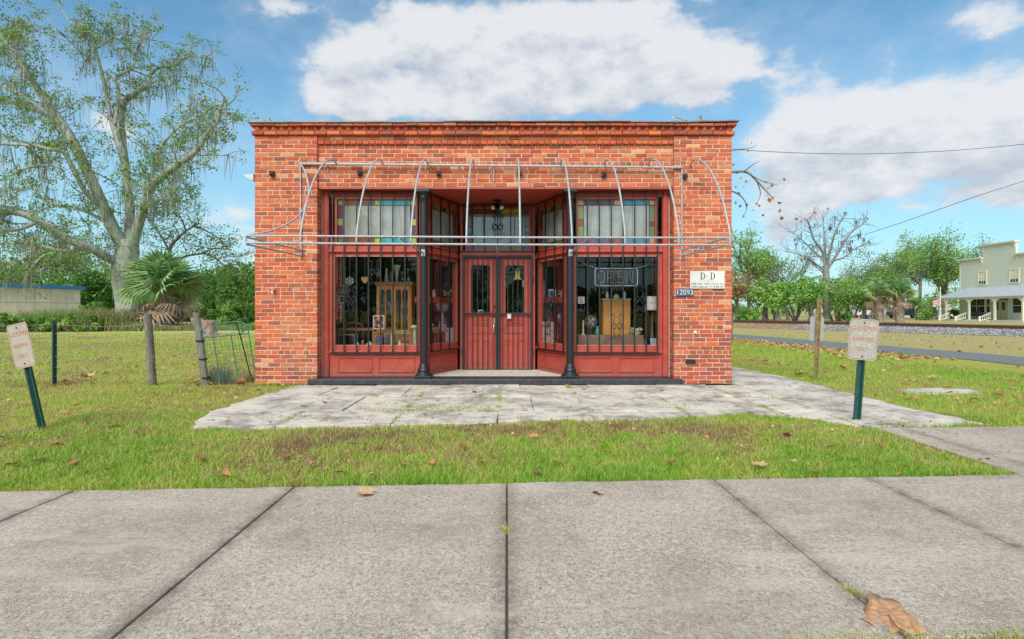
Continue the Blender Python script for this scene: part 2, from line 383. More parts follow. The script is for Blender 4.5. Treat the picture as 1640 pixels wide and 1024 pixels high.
class MB:
    """Collects shapes in world coordinates and links them as ONE mesh object."""
    def __init__(s): s.v = []; s.f = []; s.t = []; s.smooth = []
    def add(s, vs, fs, tone=None, smooth=False):
        b = len(s.v); s.v += [tuple(q) for q in vs]
        for f in fs: s.f.append(tuple(i + b for i in f)); s.t.append(tone or (1, 1, 1)); s.smooth.append(smooth)
        return s
    def box(s, x0, x1, y0, y1, z0, z1, tone=None):
        vs = [(x, y, z) for x in (x0, x1) for y in (y0, y1) for z in (z0, z1)]
        return s.add(vs, [(0, 1, 3, 2), (4, 6, 7, 5), (0, 4, 5, 1), (2, 3, 7, 6), (0, 2, 6, 4), (1, 5, 7, 3)], tone)
    def obox(s, mtx, sx, sy, sz, tone=None):
        vs = [mtx @ Vector((x * sx / 2, y * sy / 2, z * sz / 2)) for x in (-1, 1) for y in (-1, 1) for z in (-1, 1)]
        return s.add(vs, [(0, 1, 3, 2), (4, 6, 7, 5), (0, 4, 5, 1), (2, 3, 7, 6), (0, 2, 6, 4), (1, 5, 7, 3)], tone)
    def bar(s, a, b, w, h=None, up=(0, 0, 1)):
        a = Vector(a); b = Vector(b); d = b - a; L = d.length
        if L < 1e-6: return s
        z = d / L; u = Vector(up)
        if abs(z.dot(u)) > .98: u = Vector((0, 1, 0))
        x = u.cross(z).normalized(); y = z.cross(x)
        m = Matrix((x, y, z)).transposed().to_4x4(); m.translation = (a + b) / 2
        return s.obox(m, w, h or w, L)
    def tube(s, pts, r, n=6, cap=True, smooth=True):
        pts = [Vector(p) for p in pts]; k = len(pts)
        rad = list(r) if hasattr(r, '__len__') else [r] * k
        vs = []; prev = None
        for i, p in enumerate(pts):
            t = (pts[min(i + 1, k - 1)] - pts[max(i - 1, 0)])
            if t.length < 1e-9: t = Vector((0, 0, 1))
            t.normalize()
            if prev is None:
                a = Vector((0, 0, 1)) if abs(t.z) < .9 else Vector((1, 0, 0))
                x = a.cross(t).normalized()
            else:
                x = (prev - t * prev.dot(t))
                x = x.normalized() if x.length > 1e-6 else Vector((1, 0, 0))
            prev = x; y = t.cross(x)
            for j in range(n):
                an = 2 * math.pi * j / n
                vs.append(p + (x * math.cos(an) + y * math.sin(an)) * rad[i])
        fs = [(i * n + j, i * n + (j + 1) % n, (i + 1) * n + (j + 1) % n, (i + 1) * n + j) for i in range(k - 1) for j in range(n)]
        s.add(vs, fs, None, smooth)
        if cap: s.add(vs[:n], [tuple(range(n))[::-1]]); s.add(vs[-n:], [tuple(range(n))])
        return s
    def lathe(s, prof, c, n=14, smooth=True):
        vs = []; c = Vector(c)
        for r, z in prof:
            for j in range(n):
                an = 2 * math.pi * j / n; vs.append(c + Vector((r * math.cos(an), r * math.sin(an), z)))
        k = len(prof)
        fs = [(i * n + j, i * n + (j + 1) % n, (i + 1) * n + (j + 1) % n, (i + 1) * n + j) for i in range(k - 1) for j in range(n)]
        s.add(vs, fs, None, smooth)
        s.add(vs[:n], [tuple(range(n))[::-1]]); s.add(vs[-n:], [tuple(range(n))])
        return s
    def prism(s, poly, a, b, f):
        """poly: 2-D outline, f(u, v, t) maps to world, t from a to b."""
        n = len(poly)
        vs = [f(u, v, a) for u, v in poly] + [f(u, v, b) for u, v in poly]
        fs = [tuple(range(n))[::-1], tuple(range(n, 2 * n))] + [(i, (i + 1) % n, n + (i + 1) % n, n + i) for i in range(n)]
        return s.add(vs, fs)
    def mesh(s, name, mt, o=Vector((0, 0, 0)), tones=False):
        me = bpy.data.meshes.new(name)
        me.from_pydata([(x - o.x, y - o.y, z - o.z) for x, y, z in s.v], [], s.f)
        if mt is not None: me.materials.append(mt)
        me.polygons.foreach_set('use_smooth', s.smooth)
        if tones:
            at = me.attributes.new('tone', 'FLOAT_COLOR', 'FACE')
            at.data.foreach_set('color', [c for t in s.t for c in (*t, 1.0)])
        me.update()
        return me
    def fix(s, me):
        bm = bmesh.new(); bm.from_mesh(me); bmesh.ops.recalc_face_normals(bm, faces=bm.faces); bm.to_mesh(me); bm.free()
    def build(s, name, mt, parent=None, loc=None, tones=False, label=None, cat=None, group=None, kind=None, bev=0.0):
        """loc given (top-level single mesh): the origin of the object; else the origin of the parent thing."""
        o = Vector(loc) if loc is not None else org(parent)
        me = s.mesh(name, mt, o, tones); s.fix(me)
        ob = bpy.data.objects.new(name, me); C.objects.link(ob)
        if parent is not None:
            ob.parent = parent
        else: ob.location = o
        ORG[ob.name] = o
        if bev:
            b = ob.modifiers.new('bevel', 'BEVEL'); b.width = bev; b.segments = 2; b.limit_method = 'ANGLE'
        return tag(ob, label, cat, group, kind)

def np_mesh(name, V, F, mt, tone=None, parent=None, o=None, smooth=False):
    """Large mesh from numpy arrays; tone is one value per vertex."""
    o = np.array(org(parent) if o is None else o, dtype=np.float32)
    V = np.asarray(V, np.float32).reshape(-1, 3) - o; F = np.asarray(F, np.int32)
    me = bpy.data.meshes.new(name)
    me.vertices.add(len(V)); me.vertices.foreach_set('co', V.ravel())
    k = F.shape[1]
    me.loops.add(F.size); me.loops.foreach_set('vertex_index', F.ravel())
    me.polygons.add(len(F))
    me.polygons.foreach_set('loop_start', np.arange(0, F.size, k, dtype=np.int32))
    me.polygons.foreach_set('loop_total', np.full(len(F), k, np.int32))
    if smooth: me.polygons.foreach_set('use_smooth', np.ones(len(F), bool))
    if tone is not None:
        at = me.attributes.new('tone', 'FLOAT', 'POINT'); at.data.foreach_set('value', np.asarray(tone, np.float32))
    me.materials.append(mt)
    me.update(calc_edges=True); me.validate()
    ob = bpy.data.objects.new(name, me); C.objects.link(ob)
    if parent is not None: ob.parent = parent
    else: ob.location = o
    ORG[ob.name] = Vector(o)
    return ob

def text_mesh(body, size, f, mt, name, parent, width=None, depth=.0015, offset=0.0):
    """Lettering as real raised geometry; f(x, y, z) maps the flat text (centred) to world."""
    cu = bpy.data.curves.new('lettering', 'FONT'); cu.body = body; cu.size = size; cu.align_x = 'CENTER'; cu.align_y = 'CENTER'
    cu.extrude = depth; cu.resolution_u = 3; cu.offset = offset
    ob = bpy.data.objects.new('lettering_tmp', cu); C.objects.link(ob)
    bpy.context.view_layer.update()
    me = bpy.data.meshes.new_from_object(ob.evaluated_get(bpy.context.evaluated_depsgraph_get()))
    bpy.data.objects.remove(ob); bpy.data.curves.remove(cu)
    xs = [v.co.x for v in me.vertices]; wd = (max(xs) - min(xs)) or 1
    k = 1 if width is None else width / wd
    mid = (max(xs) + min(xs)) / 2
    o = org(parent)
    for v in me.vertices: v.co = f((v.co.x - mid) * k, v.co.y, v.co.z) - o
    me.materials.clear(); me.materials.append(mt); me.name = name
    bm = bmesh.new(); bm.from_mesh(me); bmesh.ops.recalc_face_normals(bm, faces=bm.faces); bm.to_mesh(me); bm.free()
    q = bpy.data.objects.new(name, me); C.objects.link(q); q.parent = parent
    return q

def copy_tree(o, parent=None, loc=None, rotz=None, scale=None):
    c = o.copy(); C.objects.link(c)
    if parent is not None: c.parent = parent
    if loc is not None: c.location = loc
    if rotz is not None: c.rotation_euler = (0, 0, rotz)
    if scale is not None: c.scale = (scale,) * 3
    for ch in [q for q in o.children]: copy_tree(ch, c)
    return c
def relabel(o, label, **kw):
    o['label'] = label
    for k, v in kw.items(): o[k] = v
    return o
# ---------------------------------------------------------------- the ground
def sheet(name, poly, z, mt, kind='structure', thick=0.0):
    mb = MB()
    if thick: mb.prism(poly, z - thick, z, lambda u, v, t: (u, v, t))
    else: mb.add([(x, y, z) for x, y in poly], [tuple(range(len(poly)))])
    return mb.build(name, mt, loc=(poly[0][0], poly[0][1], z), kind=kind)
GZ = -.035
g = MB(); g.add([(-900, -900, GZ), (900, -900, GZ), (900, 1400, GZ), (-900, 1400, GZ)], [(0, 1, 2, 3)])
g.build('ground', M['lawn'], loc=(0, 0, GZ), kind='structure')
sheet('road', [(-300, -17), (300, -17), (300, -8.3), (-300, -8.3)], GZ + .008, M['road'])
lane_l = [(13.2, -8), (11.4, 3.4), (9.9, 15.5), (8.2, 30), (5, 60)]
lane_r = [(15.1, -8), (13.4, 5.6), (11.66, 19.8), (10.2, 34), (7.2, 62)]
def wob(pts, n=9, amp=.10, seed=1):
    r = random.Random(seed); out = []
    for (a, b), (c, d) in zip(pts, pts[1:]):
        for i in range(n):
            t = i / n; out.append((a + (c - a) * t + r.uniform(-amp, amp), b + (d - b) * t))
    return out + [pts[-1]]
sheet('lane', wob(lane_l) + wob(lane_r, seed=3)[::-1], GZ + .012, M['asphalt'])
# bare earth beside the railway
TD = Vector((.378, -.926, 0)); TN = Vector((.926, .378, 0)); TC = Vector((22.3, 28.2, 0))
def tr(a, b, z=0.0): return TC + TD * a + TN * b + Vector((0, 0, z))
sheet('dirt_verge', [tuple(tr(a, b)[:2]) for a, b in wob([(-42, -6.8), (-10, -5.4), (14, -2.6), (20, -2.4)], 8, .3, 5)] +
      [tuple(tr(a, b)[:2]) for a, b in [(20, -1.5), (-42, -1.5)]], GZ + .008, M['dirt'])

# ------------------------------------------------ front sidewalk, slab by slab
SW_FAR = lambda x: -5.18 + .056 * x
SW_NEAR = lambda x: -7.07 + .056 * x
JX = [-10.0, -8.55, -7.1, -5.66, -4.24, -2.82, -1.416, 0, 1.43, 2.53, 3.95, 5.4, 6.85, 8.3, 9.75]
walk = MB(); walk.prism([(JX[0], SW_NEAR(JX[0]) + .02), (JX[-1], SW_NEAR(JX[-1]) + .02), (JX[-1], SW_FAR(JX[-1]) - .02), (JX[0], SW_FAR(JX[0]) - .02)],
                        -.08, -.022, lambda u, v, t: (u, v, t))
walk = walk.build('sidewalk', M['joint'], loc=(0, -6.1, -.08), kind='structure')
r = random.Random(21)
for a, b in zip(JX, JX[1:]):
    g = .005; n = 14; far = []; near = []
    for i in range(n + 1):
        x = a + g + (b - a - 2 * g) * i / n
        e = 0 if i in (0, n) else r.uniform(-.012, .010)
        far.append((x, SW_FAR(x) + e)); near.append((x, SW_NEAR(x)))
    z = r.uniform(-.003, .003)
    MB().prism(near + far[::-1], -.07, z, lambda u, v, t: (u, v, t)).build('slab', M['conc'], walk, bev=.007)

# ------------------------------------------------ old forecourt and side path
def clip(poly, cx0, cx1, cy0, cy1):
    def half(pts, inside, cross):
        out = []
        for i, p in enumerate(pts):
            q = pts[i - 1]
            if inside(p):
                if not inside(q): out.append(cross(q, p))
                out.append(p)
            elif inside(q): out.append(cross(q, p))
        return out
    def cx(c): return lambda a, b: (c, a[1] + (b[1] - a[1]) * (c - a[0]) / (b[0] - a[0]))
    def cy(c): return lambda a, b: (a[0] + (b[0] - a[0]) * (c - a[1]) / (b[1] - a[1]), c)
    for ins, crs in ((lambda p: p[0] >= cx0, cx(cx0)), (lambda p: p[0] <= cx1, cx(cx1)), (lambda p: p[1] >= cy0, cy(cy0)), (lambda p: p[1] <= cy1, cy(cy1))):
        if len(poly) < 3: return []
        poly = half(poly, ins, crs)
    return poly
def rough(pts, step=.16, amp=.05, seed=2):
    r = random.Random(seed); out = []
    for i, p in enumerate(pts):
        q = pts[(i + 1) % len(pts)]; L = math.hypot(q[0] - p[0], q[1] - p[1]); n = max(1, int(L / step))
        for k in range(n):
            t = k / n; e = r.uniform(-amp, amp) if k else 0
            nx, ny = -(q[1] - p[1]) / L, (q[0] - p[0]) / L
            out.append((p[0] + (q[0] - p[0]) * t + nx * e, p[1] + (q[1] - p[1]) * t + ny * e))
    return out
F_OUT = [(-3.17, -3.34), (-2.0, -3.33), (-1.4, -3.27), (-.8, -3.18), (-.1, -3.03), (.35, -2.93), (.9, -2.98), (1.5, -2.92), (2.05, -2.72), (2.7, -2.48), (3.0, -2.62),
         (3.42, -2.95), (3.66, -3.33), (4.95, -3.16), (4.86, -1.5), (4.92, .9), (4.7, 3.2), (3.66, 3.2), (3.64, -.09), (-3.25, -.09), (-3.34, -.5), (-3.42, -1.6), (-3.44, -2.5)]
fo_r = rough(F_OUT)
fc = MB(); fc.prism(fo_r, -.09, -.026, lambda u, v, t: (u, v, t))
fc = fc.build('forecourt', M['joint'], loc=(0, -1.6, -.09), kind='structure')
XS = [-3.6, -2.35, -1.2, -.1, .95, 2.05, 3.13, 3.63, 5.1]
SHIFT = {}
YS = [-3.6, -2.45, -1.28, -.35, .9, 2.1, 3.4]
r = random.Random(5)
for i, (x0, x1) in enumerate(zip(XS, XS[1:])):
    for j, (y0, y1) in enumerate(zip(YS, YS[1:])):
        if y1 == .9 and x1 < 3.64: y1 = -.09
        if y0 >= .9 and x1 < 3.64: continue
        g = r.choice((.0015, .002, .003, .006)) * r.uniform(.8, 1.3)
        sh = .0 if x0 > 3.2 or x1 > 3.2 else SHIFT.setdefault(j, (0, .42, -.25, .3, 0, 0)[j])
        xa, xb = (x0 + (sh if i else 0)), (x1 + (sh if x1 < 3.1 else 0))
        p = clip(fo_r, xa + g, xb - g, y0 + g, y1 - g)
        if len(p) < 3: continue
        ar = abs(sum(p[k - 1][0] * p[k][1] - p[k][0] * p[k - 1][1] for k in range(len(p)))) / 2
        if ar < .05: continue
        tx, ty, tz = r.uniform(-.008, .008), r.uniform(-.008, .008), r.uniform(-.008, .006)
        mx, my = (x0 + x1) / 2, (y0 + y1) / 2
        # old slabs have broken arrises: shift the corners a little
        p = [(u + r.uniform(-.006, .006), v + r.uniform(-.006, .006)) for u, v in p]
        MB().prism(p, -.085, 0, lambda u, v, t: (u, v, t + (tz + tx * (u - mx) + ty * (v - my) if t > -.01 else 0))).build('slab', M['oldconc'], fc, bev=.008)
ap = MB(); ap.prism([(3.71, -4.94), (9, -4.66), (9, -3.3), (3.71, -3.38)], -.08, -.024, lambda u, v, t: (u, v, t))
ap = ap.build('driveway_apron', M['joint'], loc=(5, -4, -.08), kind='structure')
for a, b in ((3.70, 5.4), (5.42, 7.2), (7.22, 9.0)):
    MB().prism([(a, SW_FAR(a) + .02), (b, SW_FAR(b) + .02), (b, -3.29 + .01 * (b - 5)), (a, -3.37 + .02 * (a - 3.7))], -.07, -.003, lambda u, v, t: (u, v, t)).build('slab', M['conc'], ap, bev=.008)
pt = MB(); pt.prism(rough([(5.85, -.95), (6.9, -.85), (7.0, -.5), (6.3, -.42), (5.75, -.6)], .1, .06, 8), -.06, -.012, lambda u, v, t: (u, v, t))
pt.build('buried_slab', M['oldconc'], loc=(6.3, -.7, -.05), kind='structure')

# ------------------------------------------------ railway
for a0, a1, bm_ in ((-42, 1, 'dirt'), (1, 50, 'ballast')):
    bal = MB()
    prof = [(-3.0, GZ - .02), (-1.7, .22), (1.7, .22), (3.2, GZ - .02)]
    vs = [tr(a, b, z) for a in (a0, a1) for b, z in prof]
    bal.add(vs, [(0, 4, 5, 1), (1, 5, 6, 2), (2, 6, 7, 3)])
    bal.build('track_bed', M[bm_], loc=tr(a0, 0, GZ), kind='structure')
rail_t = thing('railway_track', 'rusty railway line with steel rails on a low bank of pale stones', 'railway', tr(0, 0, .2))
for b in (-.72, .72):
    m = MB()
    for a0 in range(-42, 50, 4):
        m.bar(tr(a0, b, .27), tr(a0 + 4, b, .27), .14, .02); m.bar(tr(a0, b, .32), tr(a0 + 4, b, .32), .03, .09); m.bar(tr(a0, b, .39), tr(a0 + 4, b, .39), .075, .05)
    m.build('rail', M['rust'], rail_t)
me = MB().bar(-TN * 1.3, TN * 1.3, .22, .16).mesh('sleeper', M['sleeper'])
for k in range(-34, 40):
    link('sleeper', me, rail_t, tr(k * .62 + 3, 0, .19))
rs = np.random.RandomState(3)
def stones(n, fpos, smin, smax, name, mt, kind='stuff'):
    base = np.array([(1, 0, 0), (0, 1, 0), (-1, 0, 0), (0, -1, 0), (0, 0, .7), (0, 0, -.7)], np.float32)
    fc_ = np.array([(0, 1, 4), (1, 2, 4), (2, 3, 4), (3, 0, 4), (1, 0, 5), (2, 1, 5), (3, 2, 5), (0, 3, 5)])
    c = fpos(n); s = rs.uniform(smin, smax, (n, 1, 1)); j = rs.uniform(.55, 1.3, (n, 6, 3))
    an = rs.uniform(0, 6.28, n); ca, sa = np.cos(an), np.sin(an)
    b = base[None] * j * s
    V = np.stack([b[..., 0] * ca[:, None] - b[..., 1] * sa[:, None], b[..., 0] * sa[:, None] + b[..., 1] * ca[:, None], b[..., 2]], -1) + c[:, None]
    F = (fc_[None] + 6 * np.arange(n)[:, None, None]).reshape(-1, 3)
    o = np_mesh(name, V, F, mt, np.repeat(rs.uniform(0, 1, n), 6), o=c.mean(0)); o['kind'] = kind
    return o
def balpos(n):
    a = rs.uniform(-2, 32, n) ** 1.0; b = rs.uniform(-3.1, 1.0, n)
    z = np.where(b < -1.7, GZ + (b + 3.0) / 1.3 * (.22 - GZ), .22)
    return np.stack([TC.x + TD.x * a + TN.x * b, TC.y + TD.y * a + TN.y * b, z + .01], -1)
M['stone'] = leafy('loose_pale_stones', [(0, (.16, .155, .15)), (.5, (.30, .29, .285)), (1, (.44, .43, .42))], 0.0, .9)
stones(14000, balpos, .03, .075, 'ballast_stones', M['stone'])
# ================================================================ the brick shop
SX0, SX1, OX0, OX1 = -4.04, 3.60, -3.04, 2.67
WP = .25                                   # plane of the timber shopfront
shop = thing('brick_shop', 'one storey red brick shop with a red timber shopfront and recessed double doors', 'shop', (-.2, 0, 0))
# core of the walls: lime mortar behind the bricks, stepped back 6 mm
DEEP = 13.0
core = MB()
core.box(SX0 + .006, OX0 - .006, .006, .24, 0, 3.975); core.box(OX1 + .006, SX1 - .006, .006, .24, 0, 3.975)
core.box(OX0 - .005, OX1 + .005, .056, .24, 3.166, 3.90)
core.box(SX0 + .006, SX1 - .006, .02, .24, 3.975, 4.16)
core.box(OX0 - .006, OX1 + .006, .03, .24, 3.90, 3.975)
core.build('wall', M['mortar'], shop)
sw = MB()
WY0, WY1, WZ0, WZ1 = 1.9, 3.9, .9, 2.9      # unseen window added in each side wall to light the room
for xa, xb in ((SX0 + .01, SX0 + .25), (SX1 - .25, SX1 - .01)):
    sw.box(xa, xb, .241, WY0, 0, 3.9); sw.box(xa, xb, WY1, DEEP, 0, 3.9); sw.box(xa, xb, WY0, WY1, 0, WZ0); sw.box(xa, xb, WY0, WY1, WZ1, 3.9)
sw.box(SX0 + .26, SX1 - .26, DEEP - .25, DEEP - .01, 0, 3.9)
sw.build('side_wall', M['sidebrick'], shop)
MB().box(SX0 + .02, SX1 - .02, .242, DEEP - .01, 3.62, 3.72).build('roof', simple('felt_roof', (.12, .12, .12), .9), shop)

TONES = {'red': (.53, .115, .050), 'orange': (.60, .160, .062), 'deep': (.43, .088, .045), 'brown': (.32, .092, .055), 'plum': (.27, .085, .065),
         'tan': (.66, .30, .15), 'pink': (.52, .135, .095), 'bright': (.64, .132, .042), 'dusty': (.52, .17, .095)}
TN_ = list(TONES)
def chamfered(r, jit=.03):
    """A worn brick in the unit cube: proud chamfered face, back cut square."""
    e = r.uniform(.018, .03); ez = r.uniform(.05, .08)
    def j(v, k): return v + r.uniform(-k, k)
    vs = [(-.5, -.5 + .035, -.5), (.5, -.5 + .035, -.5), (.5, -.5 + .035, .5), (-.5, -.5 + .035, .5)]
    vs = [(j(x, .012), y, j(z, .035)) for x, y, z in vs]
    fr = [(j(-.5 + e, .01), -.5 + r.uniform(-.02, .012), j(-.5 + ez, jit)), (j(.5 - e, .01), -.5 + r.uniform(-.02, .012), j(-.5 + ez, jit)),
          (j(.5 - e, .01), -.5 + r.uniform(-.02, .012), j(.5 - ez, jit)), (j(-.5 + e, .01), -.5 + r.uniform(-.02, .012), j(.5 - ez, jit))]
    bk = [(-.5, .5, -.5), (.5, .5, -.5), (.5, .5, .5), (-.5, .5, .5)]
    f = [(4, 5, 6, 7)] + [(i, (i + 1) % 4, 4 + (i + 1) % 4, 4 + i) for i in range(4)] + [(8 + i, 8 + (i + 1) % 4, (i + 1) % 4, i) for i in range(4)] + [(11, 10, 9, 8)]
    return vs + fr + bk, f
r = random.Random(11)
UNIT = {}
for t in TN_:
    for k in range(4):
        vs, fs = chamfered(r)
        m = MB(); m.add(vs, fs, TONES[t]); me = m.mesh('brick', M['brick'], tones=True); m.fix(me); UNIT[t, k] = me
CH, JT = .0674, .0108
def vn(x, z): return math.sin(x * 2.1 + 1.3 * math.sin(z * 1.7)) * math.cos(z * 2.6 + x * .8)
def pick_tone(x, z):
    q = r.random(); n = vn(x, z)
    if z < .42: w = dict(brown=4, plum=2, deep=3, pink=2.2, dusty=2, red=1.5)
    elif x > 2.6 and z < 2.0: w = dict(red=3, orange=1.6, deep=3, brown=3.0, dusty=2.2, pink=1.5, bright=1.3, plum=.8, tan=.35)
    elif z > 3.1: w = dict(red=5, orange=3, deep=2.4, tan=.9, dusty=1.8, bright=1.2, brown=.6)
    elif x < -2.9: w = dict(red=4, orange=3.4, deep=2.2, bright=2.0, brown=1.2, tan=.5, dusty=1.1, plum=.3)
    else: w = dict(red=4, orange=3, deep=2.4, brown=1.2, tan=.6, dusty=1.2, bright=1.2)
    if n > .45: w['tan'] = w.get('tan', 0) + .8; w['orange'] = w.get('orange', 0) + 1.5
    if n < -.5: w['brown'] = w.get('brown', 0) + 1.8
    s = sum(w.values()) * q
    for k, v in w.items():
        s -= v
        if s <= 0: return k
    return 'red'
rest = MB(); singles = 0
def brick(x0, x1, yf, depth, z0, z1, single=False, tone=None):
    global singles
    t = tone or pick_tone((x0 + x1) / 2, z0); k = r.randrange(4)
    yf += r.uniform(-.002, .002); dz = r.uniform(-.002, .002)
    c = Vector(((x0 + x1) / 2, yf + depth / 2, (z0 + z1) / 2 + dz)); s = (x1 - x0, depth, z1 - z0)
    if single and singles < 290:
        o = link('brick', UNIT[t, k], shop, c); o.scale = s; singles += 1
    else:
        me = UNIT[t, k]; tt = TONES[t]; v = r.uniform(.86, 1.12)
        rest.add([(c.x + q.co.x * s[0], c.y + q.co.y * s[1], c.z + q.co.z * s[2]) for q in me.vertices], [tuple(p.vertices) for p in me.polygons], tuple(u * v for u in tt))
def course(x0, x1, yf, k, single=False, header=False, depth=.105):
    z0 = k * CH + JT / 2; z1 = (k + 1) * CH - JT / 2
    L = .103 if header else .205
    x = x0 - (L / 2 if k % 2 else 0) - r.choice((0, 0, .02, -.02)) * (0 if k % 2 == 0 else 1)
    while x < x1 - .01:
        ln = L + r.uniform(-.008, .008)
        if not header and r.random() < .03: ln = .11
        a, b = max(x, x0), min(x + ln, x1)
        if x1 - b < .045: b = x1; ln = b - x + .2
        if b - a > .04:
            brick(a + (JT / 2 if a > x0 else 0), b - (JT / 2 if b < x1 else 0), yf, depth, z0, z1, single and b - a > .15)
        x += ln
for k in range(59):
    z = k * CH; hd = k in (7, 15, 22, 30, 38, 45, 52)
    sg = 4 <= k <= 42
    course(SX0, OX0, 0.0, k, sg, hd and k != 15); course(OX1, SX1, 0.0, k, sg, hd and k != 22)
    # return of each jamb: the second brick in, seen inside the opening
    for xa, xb in ((OX0 - .105, OX0 - .002), (OX1 + .002, OX1 + .105)):
        brick(xa, xb, .112, .118, k * CH + JT / 2, (k + 1) * CH - JT / 2)
    if 47 <= k <= 56: course(OX0 + .004, OX1 - .004, .05, k, False, hd)
    if k == 58: course(OX0 + .004, OX1 - .004, .014, k)
# corbelled cornice
z = 58 * CH
x = OX0 + .004
while x < OX1 - .02:
    b = min(x + .104 + r.uniform(-.006, .006), OX1 - .004); brick(x + .005, b - .005, .008, .12, z - .063, z - .006, tone=r.choice(['red', 'orange', 'deep', 'red'])); x = b
CZ = 59 * CH
x = SX0 - .04
while x < SX1 + .03:
    b = min(x + .205 + r.uniform(-.01, .01), SX1 + .04); brick(x + .004, b - .004, -.045, .16, CZ + .004, CZ + .062, tone=r.choice(['red', 'deep', 'deep', 'orange', 'brown'])); x = b
x = SX0 - .055
while x < SX1 + .04:
    b = min(x + .205 + r.uniform(-.01, .01), SX1 + .055); jz = r.uniform(-.005, .003); brick(x + .003, b - .003, -.075 + r.uniform(-.006, .006), .18, CZ + .138, CZ + .180 + jz, tone=r.choice(['red', 'deep', 'brown', 'dusty'])); x = b
rest.build('brickwork', M['brick'], shop, tones=True, kind='stuff')
# dog-tooth course: bricks laid cornerwise
def tooth_mesh(t, seed):
    q = random.Random(seed); m = MB(); a = .052
    p = [(-a, 0), (0, -a * .95), (a, 0), (0, a)]
    z0, z1 = .003, .063
    vs = [(x + q.uniform(-.002, .002), y, z) for z in (z0, z1) for x, y in p]
    m.add(vs, [(3, 2, 1, 0), (4, 5, 6, 7)] + [(i, (i + 1) % 4, 4 + (i + 1) % 4, 4 + i) for i in range(4)], TONES[t])
    me = m.mesh('dogtooth_brick', M['brick'], tones=True); m.fix(me); return me
teeth = [tooth_mesh(t, i) for i, t in enumerate(('red', 'deep', 'orange', 'brown', 'red', 'dusty'))]
nt = 58
for i in range(nt):
    link('dogtooth_brick', r.choice(teeth), shop, (SX0 - .02 + (SX1 - SX0 + .04) * (i + .5) / nt, .0, CZ + .068 + r.uniform(-.002, .002)))
# sheet-metal coping, lifting a little at the right
cp = MB()
for a, b, z0, z1, w in ((SX0 - .08, -1.0, 4.178, 4.182, -.095), (-1.0, 1.95, 4.190, 4.192, -.105), (1.95, 3.05, 4.187, 4.178, -.09), (2.62, SX1 + .09, 4.178, 4.20, -.10)):
    cp.add([(a, w, z0), (b, w, z1), (b, .30, z1 + .01), (a, .30, z0 + .01), (a, w, z0 - .02), (b, w, z1 - .02), (b, .30, z1 - .02), (a, .30, z0 - .02)],
           [(0, 1, 2, 3), (4, 5, 1, 0), (1, 5, 6, 2), (2, 6, 7, 3), (0, 3, 7, 4), (7, 6, 5, 4)])
cp.build('coping', simple('dull_sheet_metal', (.24, .24, .25), .6, .3, .3, 6), shop)
# square beam ends
me = MB().box(-.035, .035, -.06, .05, -.035, .035).box(-.02, .02, -.075, -.06, -.02, .02).mesh('beam_end', simple('rusted_iron', (.06, .035, .028), .8, .2, .4))
for px, py, yy in ((437, 279, 0), (577, 278, .05), (703, 279, .05), (967, 281, .05), (1096, 283, 0), (832, 279, .05)):
    o = link('beam_end', me, shop, P(px, py, yy)); o.rotation_euler = (0, r.uniform(-.3, .3), 0)
# dark hole in the right pier, its shade painted as a flat black patch
MB().box(2.86, 3.02, -.004, .02, .315, .39).build('dark_hole_patch', simple('hole_black', (.03, .025, .022), .95), shop)

# ------------------------------------------------ sill and floor
sill = MB(); sill.box(-3.15, 2.78, -.13, -.014, 0, .088); sill.box(OX0 + .012, OX1 - .012, -.0139, .30, 0, .088)
sill.build('sill', M['curb'], shop, bev=.012)
M['threshold'] = simple('pale_porch_floor', (.55, .52, .45), .8, 0, .2, 9)
MB().add([(-1.40, .301, -.0), (1.04, .301, 0), (.56, 1.40, 0), (-.91, 1.40, 0), (-1.40, .301, .086), (1.04, .301, .086), (.56, 1.40, .082), (-.91, 1.40, .082)],
         [(3, 2, 1, 0), (4, 5, 6, 7), (0, 1, 5, 4), (1, 2, 6, 5), (2, 3, 7, 6), (3, 0, 4, 7)]).build('porch_floor', M['threshold'], shop)
# soffit boards of the recess
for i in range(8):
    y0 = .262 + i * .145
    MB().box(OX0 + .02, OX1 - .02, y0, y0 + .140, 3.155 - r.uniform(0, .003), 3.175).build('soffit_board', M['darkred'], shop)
MB().box(OX0 + .002, OX1 - .002, .06, .258, 3.136, 3.1655).build('lintel', M['red'], shop)

# ------------------------------------------------ timber shopfront: a bay on a line A->B (plan), z heights shared
ZB, ZSILL, ZG0, ZG1, ZT0, ZT1, ZTOP = .088, .50, .605, 2.065, 2.27, 3.01, 3.135
class Bay:
    def __init__(s, a, b):
        s.a = Vector((*a, 0)); s.b = Vector((*b, 0)); s.L = (s.b - s.a).length; s.u = (s.b - s.a) / s.L
        s.n = Vector((s.u.y, -s.u.x, 0))        # outward, towards the street
    def p(s, u, z, out=0.0): return s.a + s.u * u + s.n * out + Vector((0, 0, z))
    def box(s, mb, u0, u1, z0, z1, o0, o1):
        vs = [s.p(u, z, o) for u in (u0, u1) for o in (o1, o0) for z in (z0, z1)]
        return mb.add(vs, [(0, 1, 3, 2), (4, 6, 7, 5), (0, 4, 5, 1), (2, 3, 7, 6), (0, 2, 6, 4), (1, 5, 7, 3)])
def pane_mesh(bay, u0, u1, z0, z1, o): return bay.box(MB(), u0, u1, z0, z1, o - .003, o + .003)
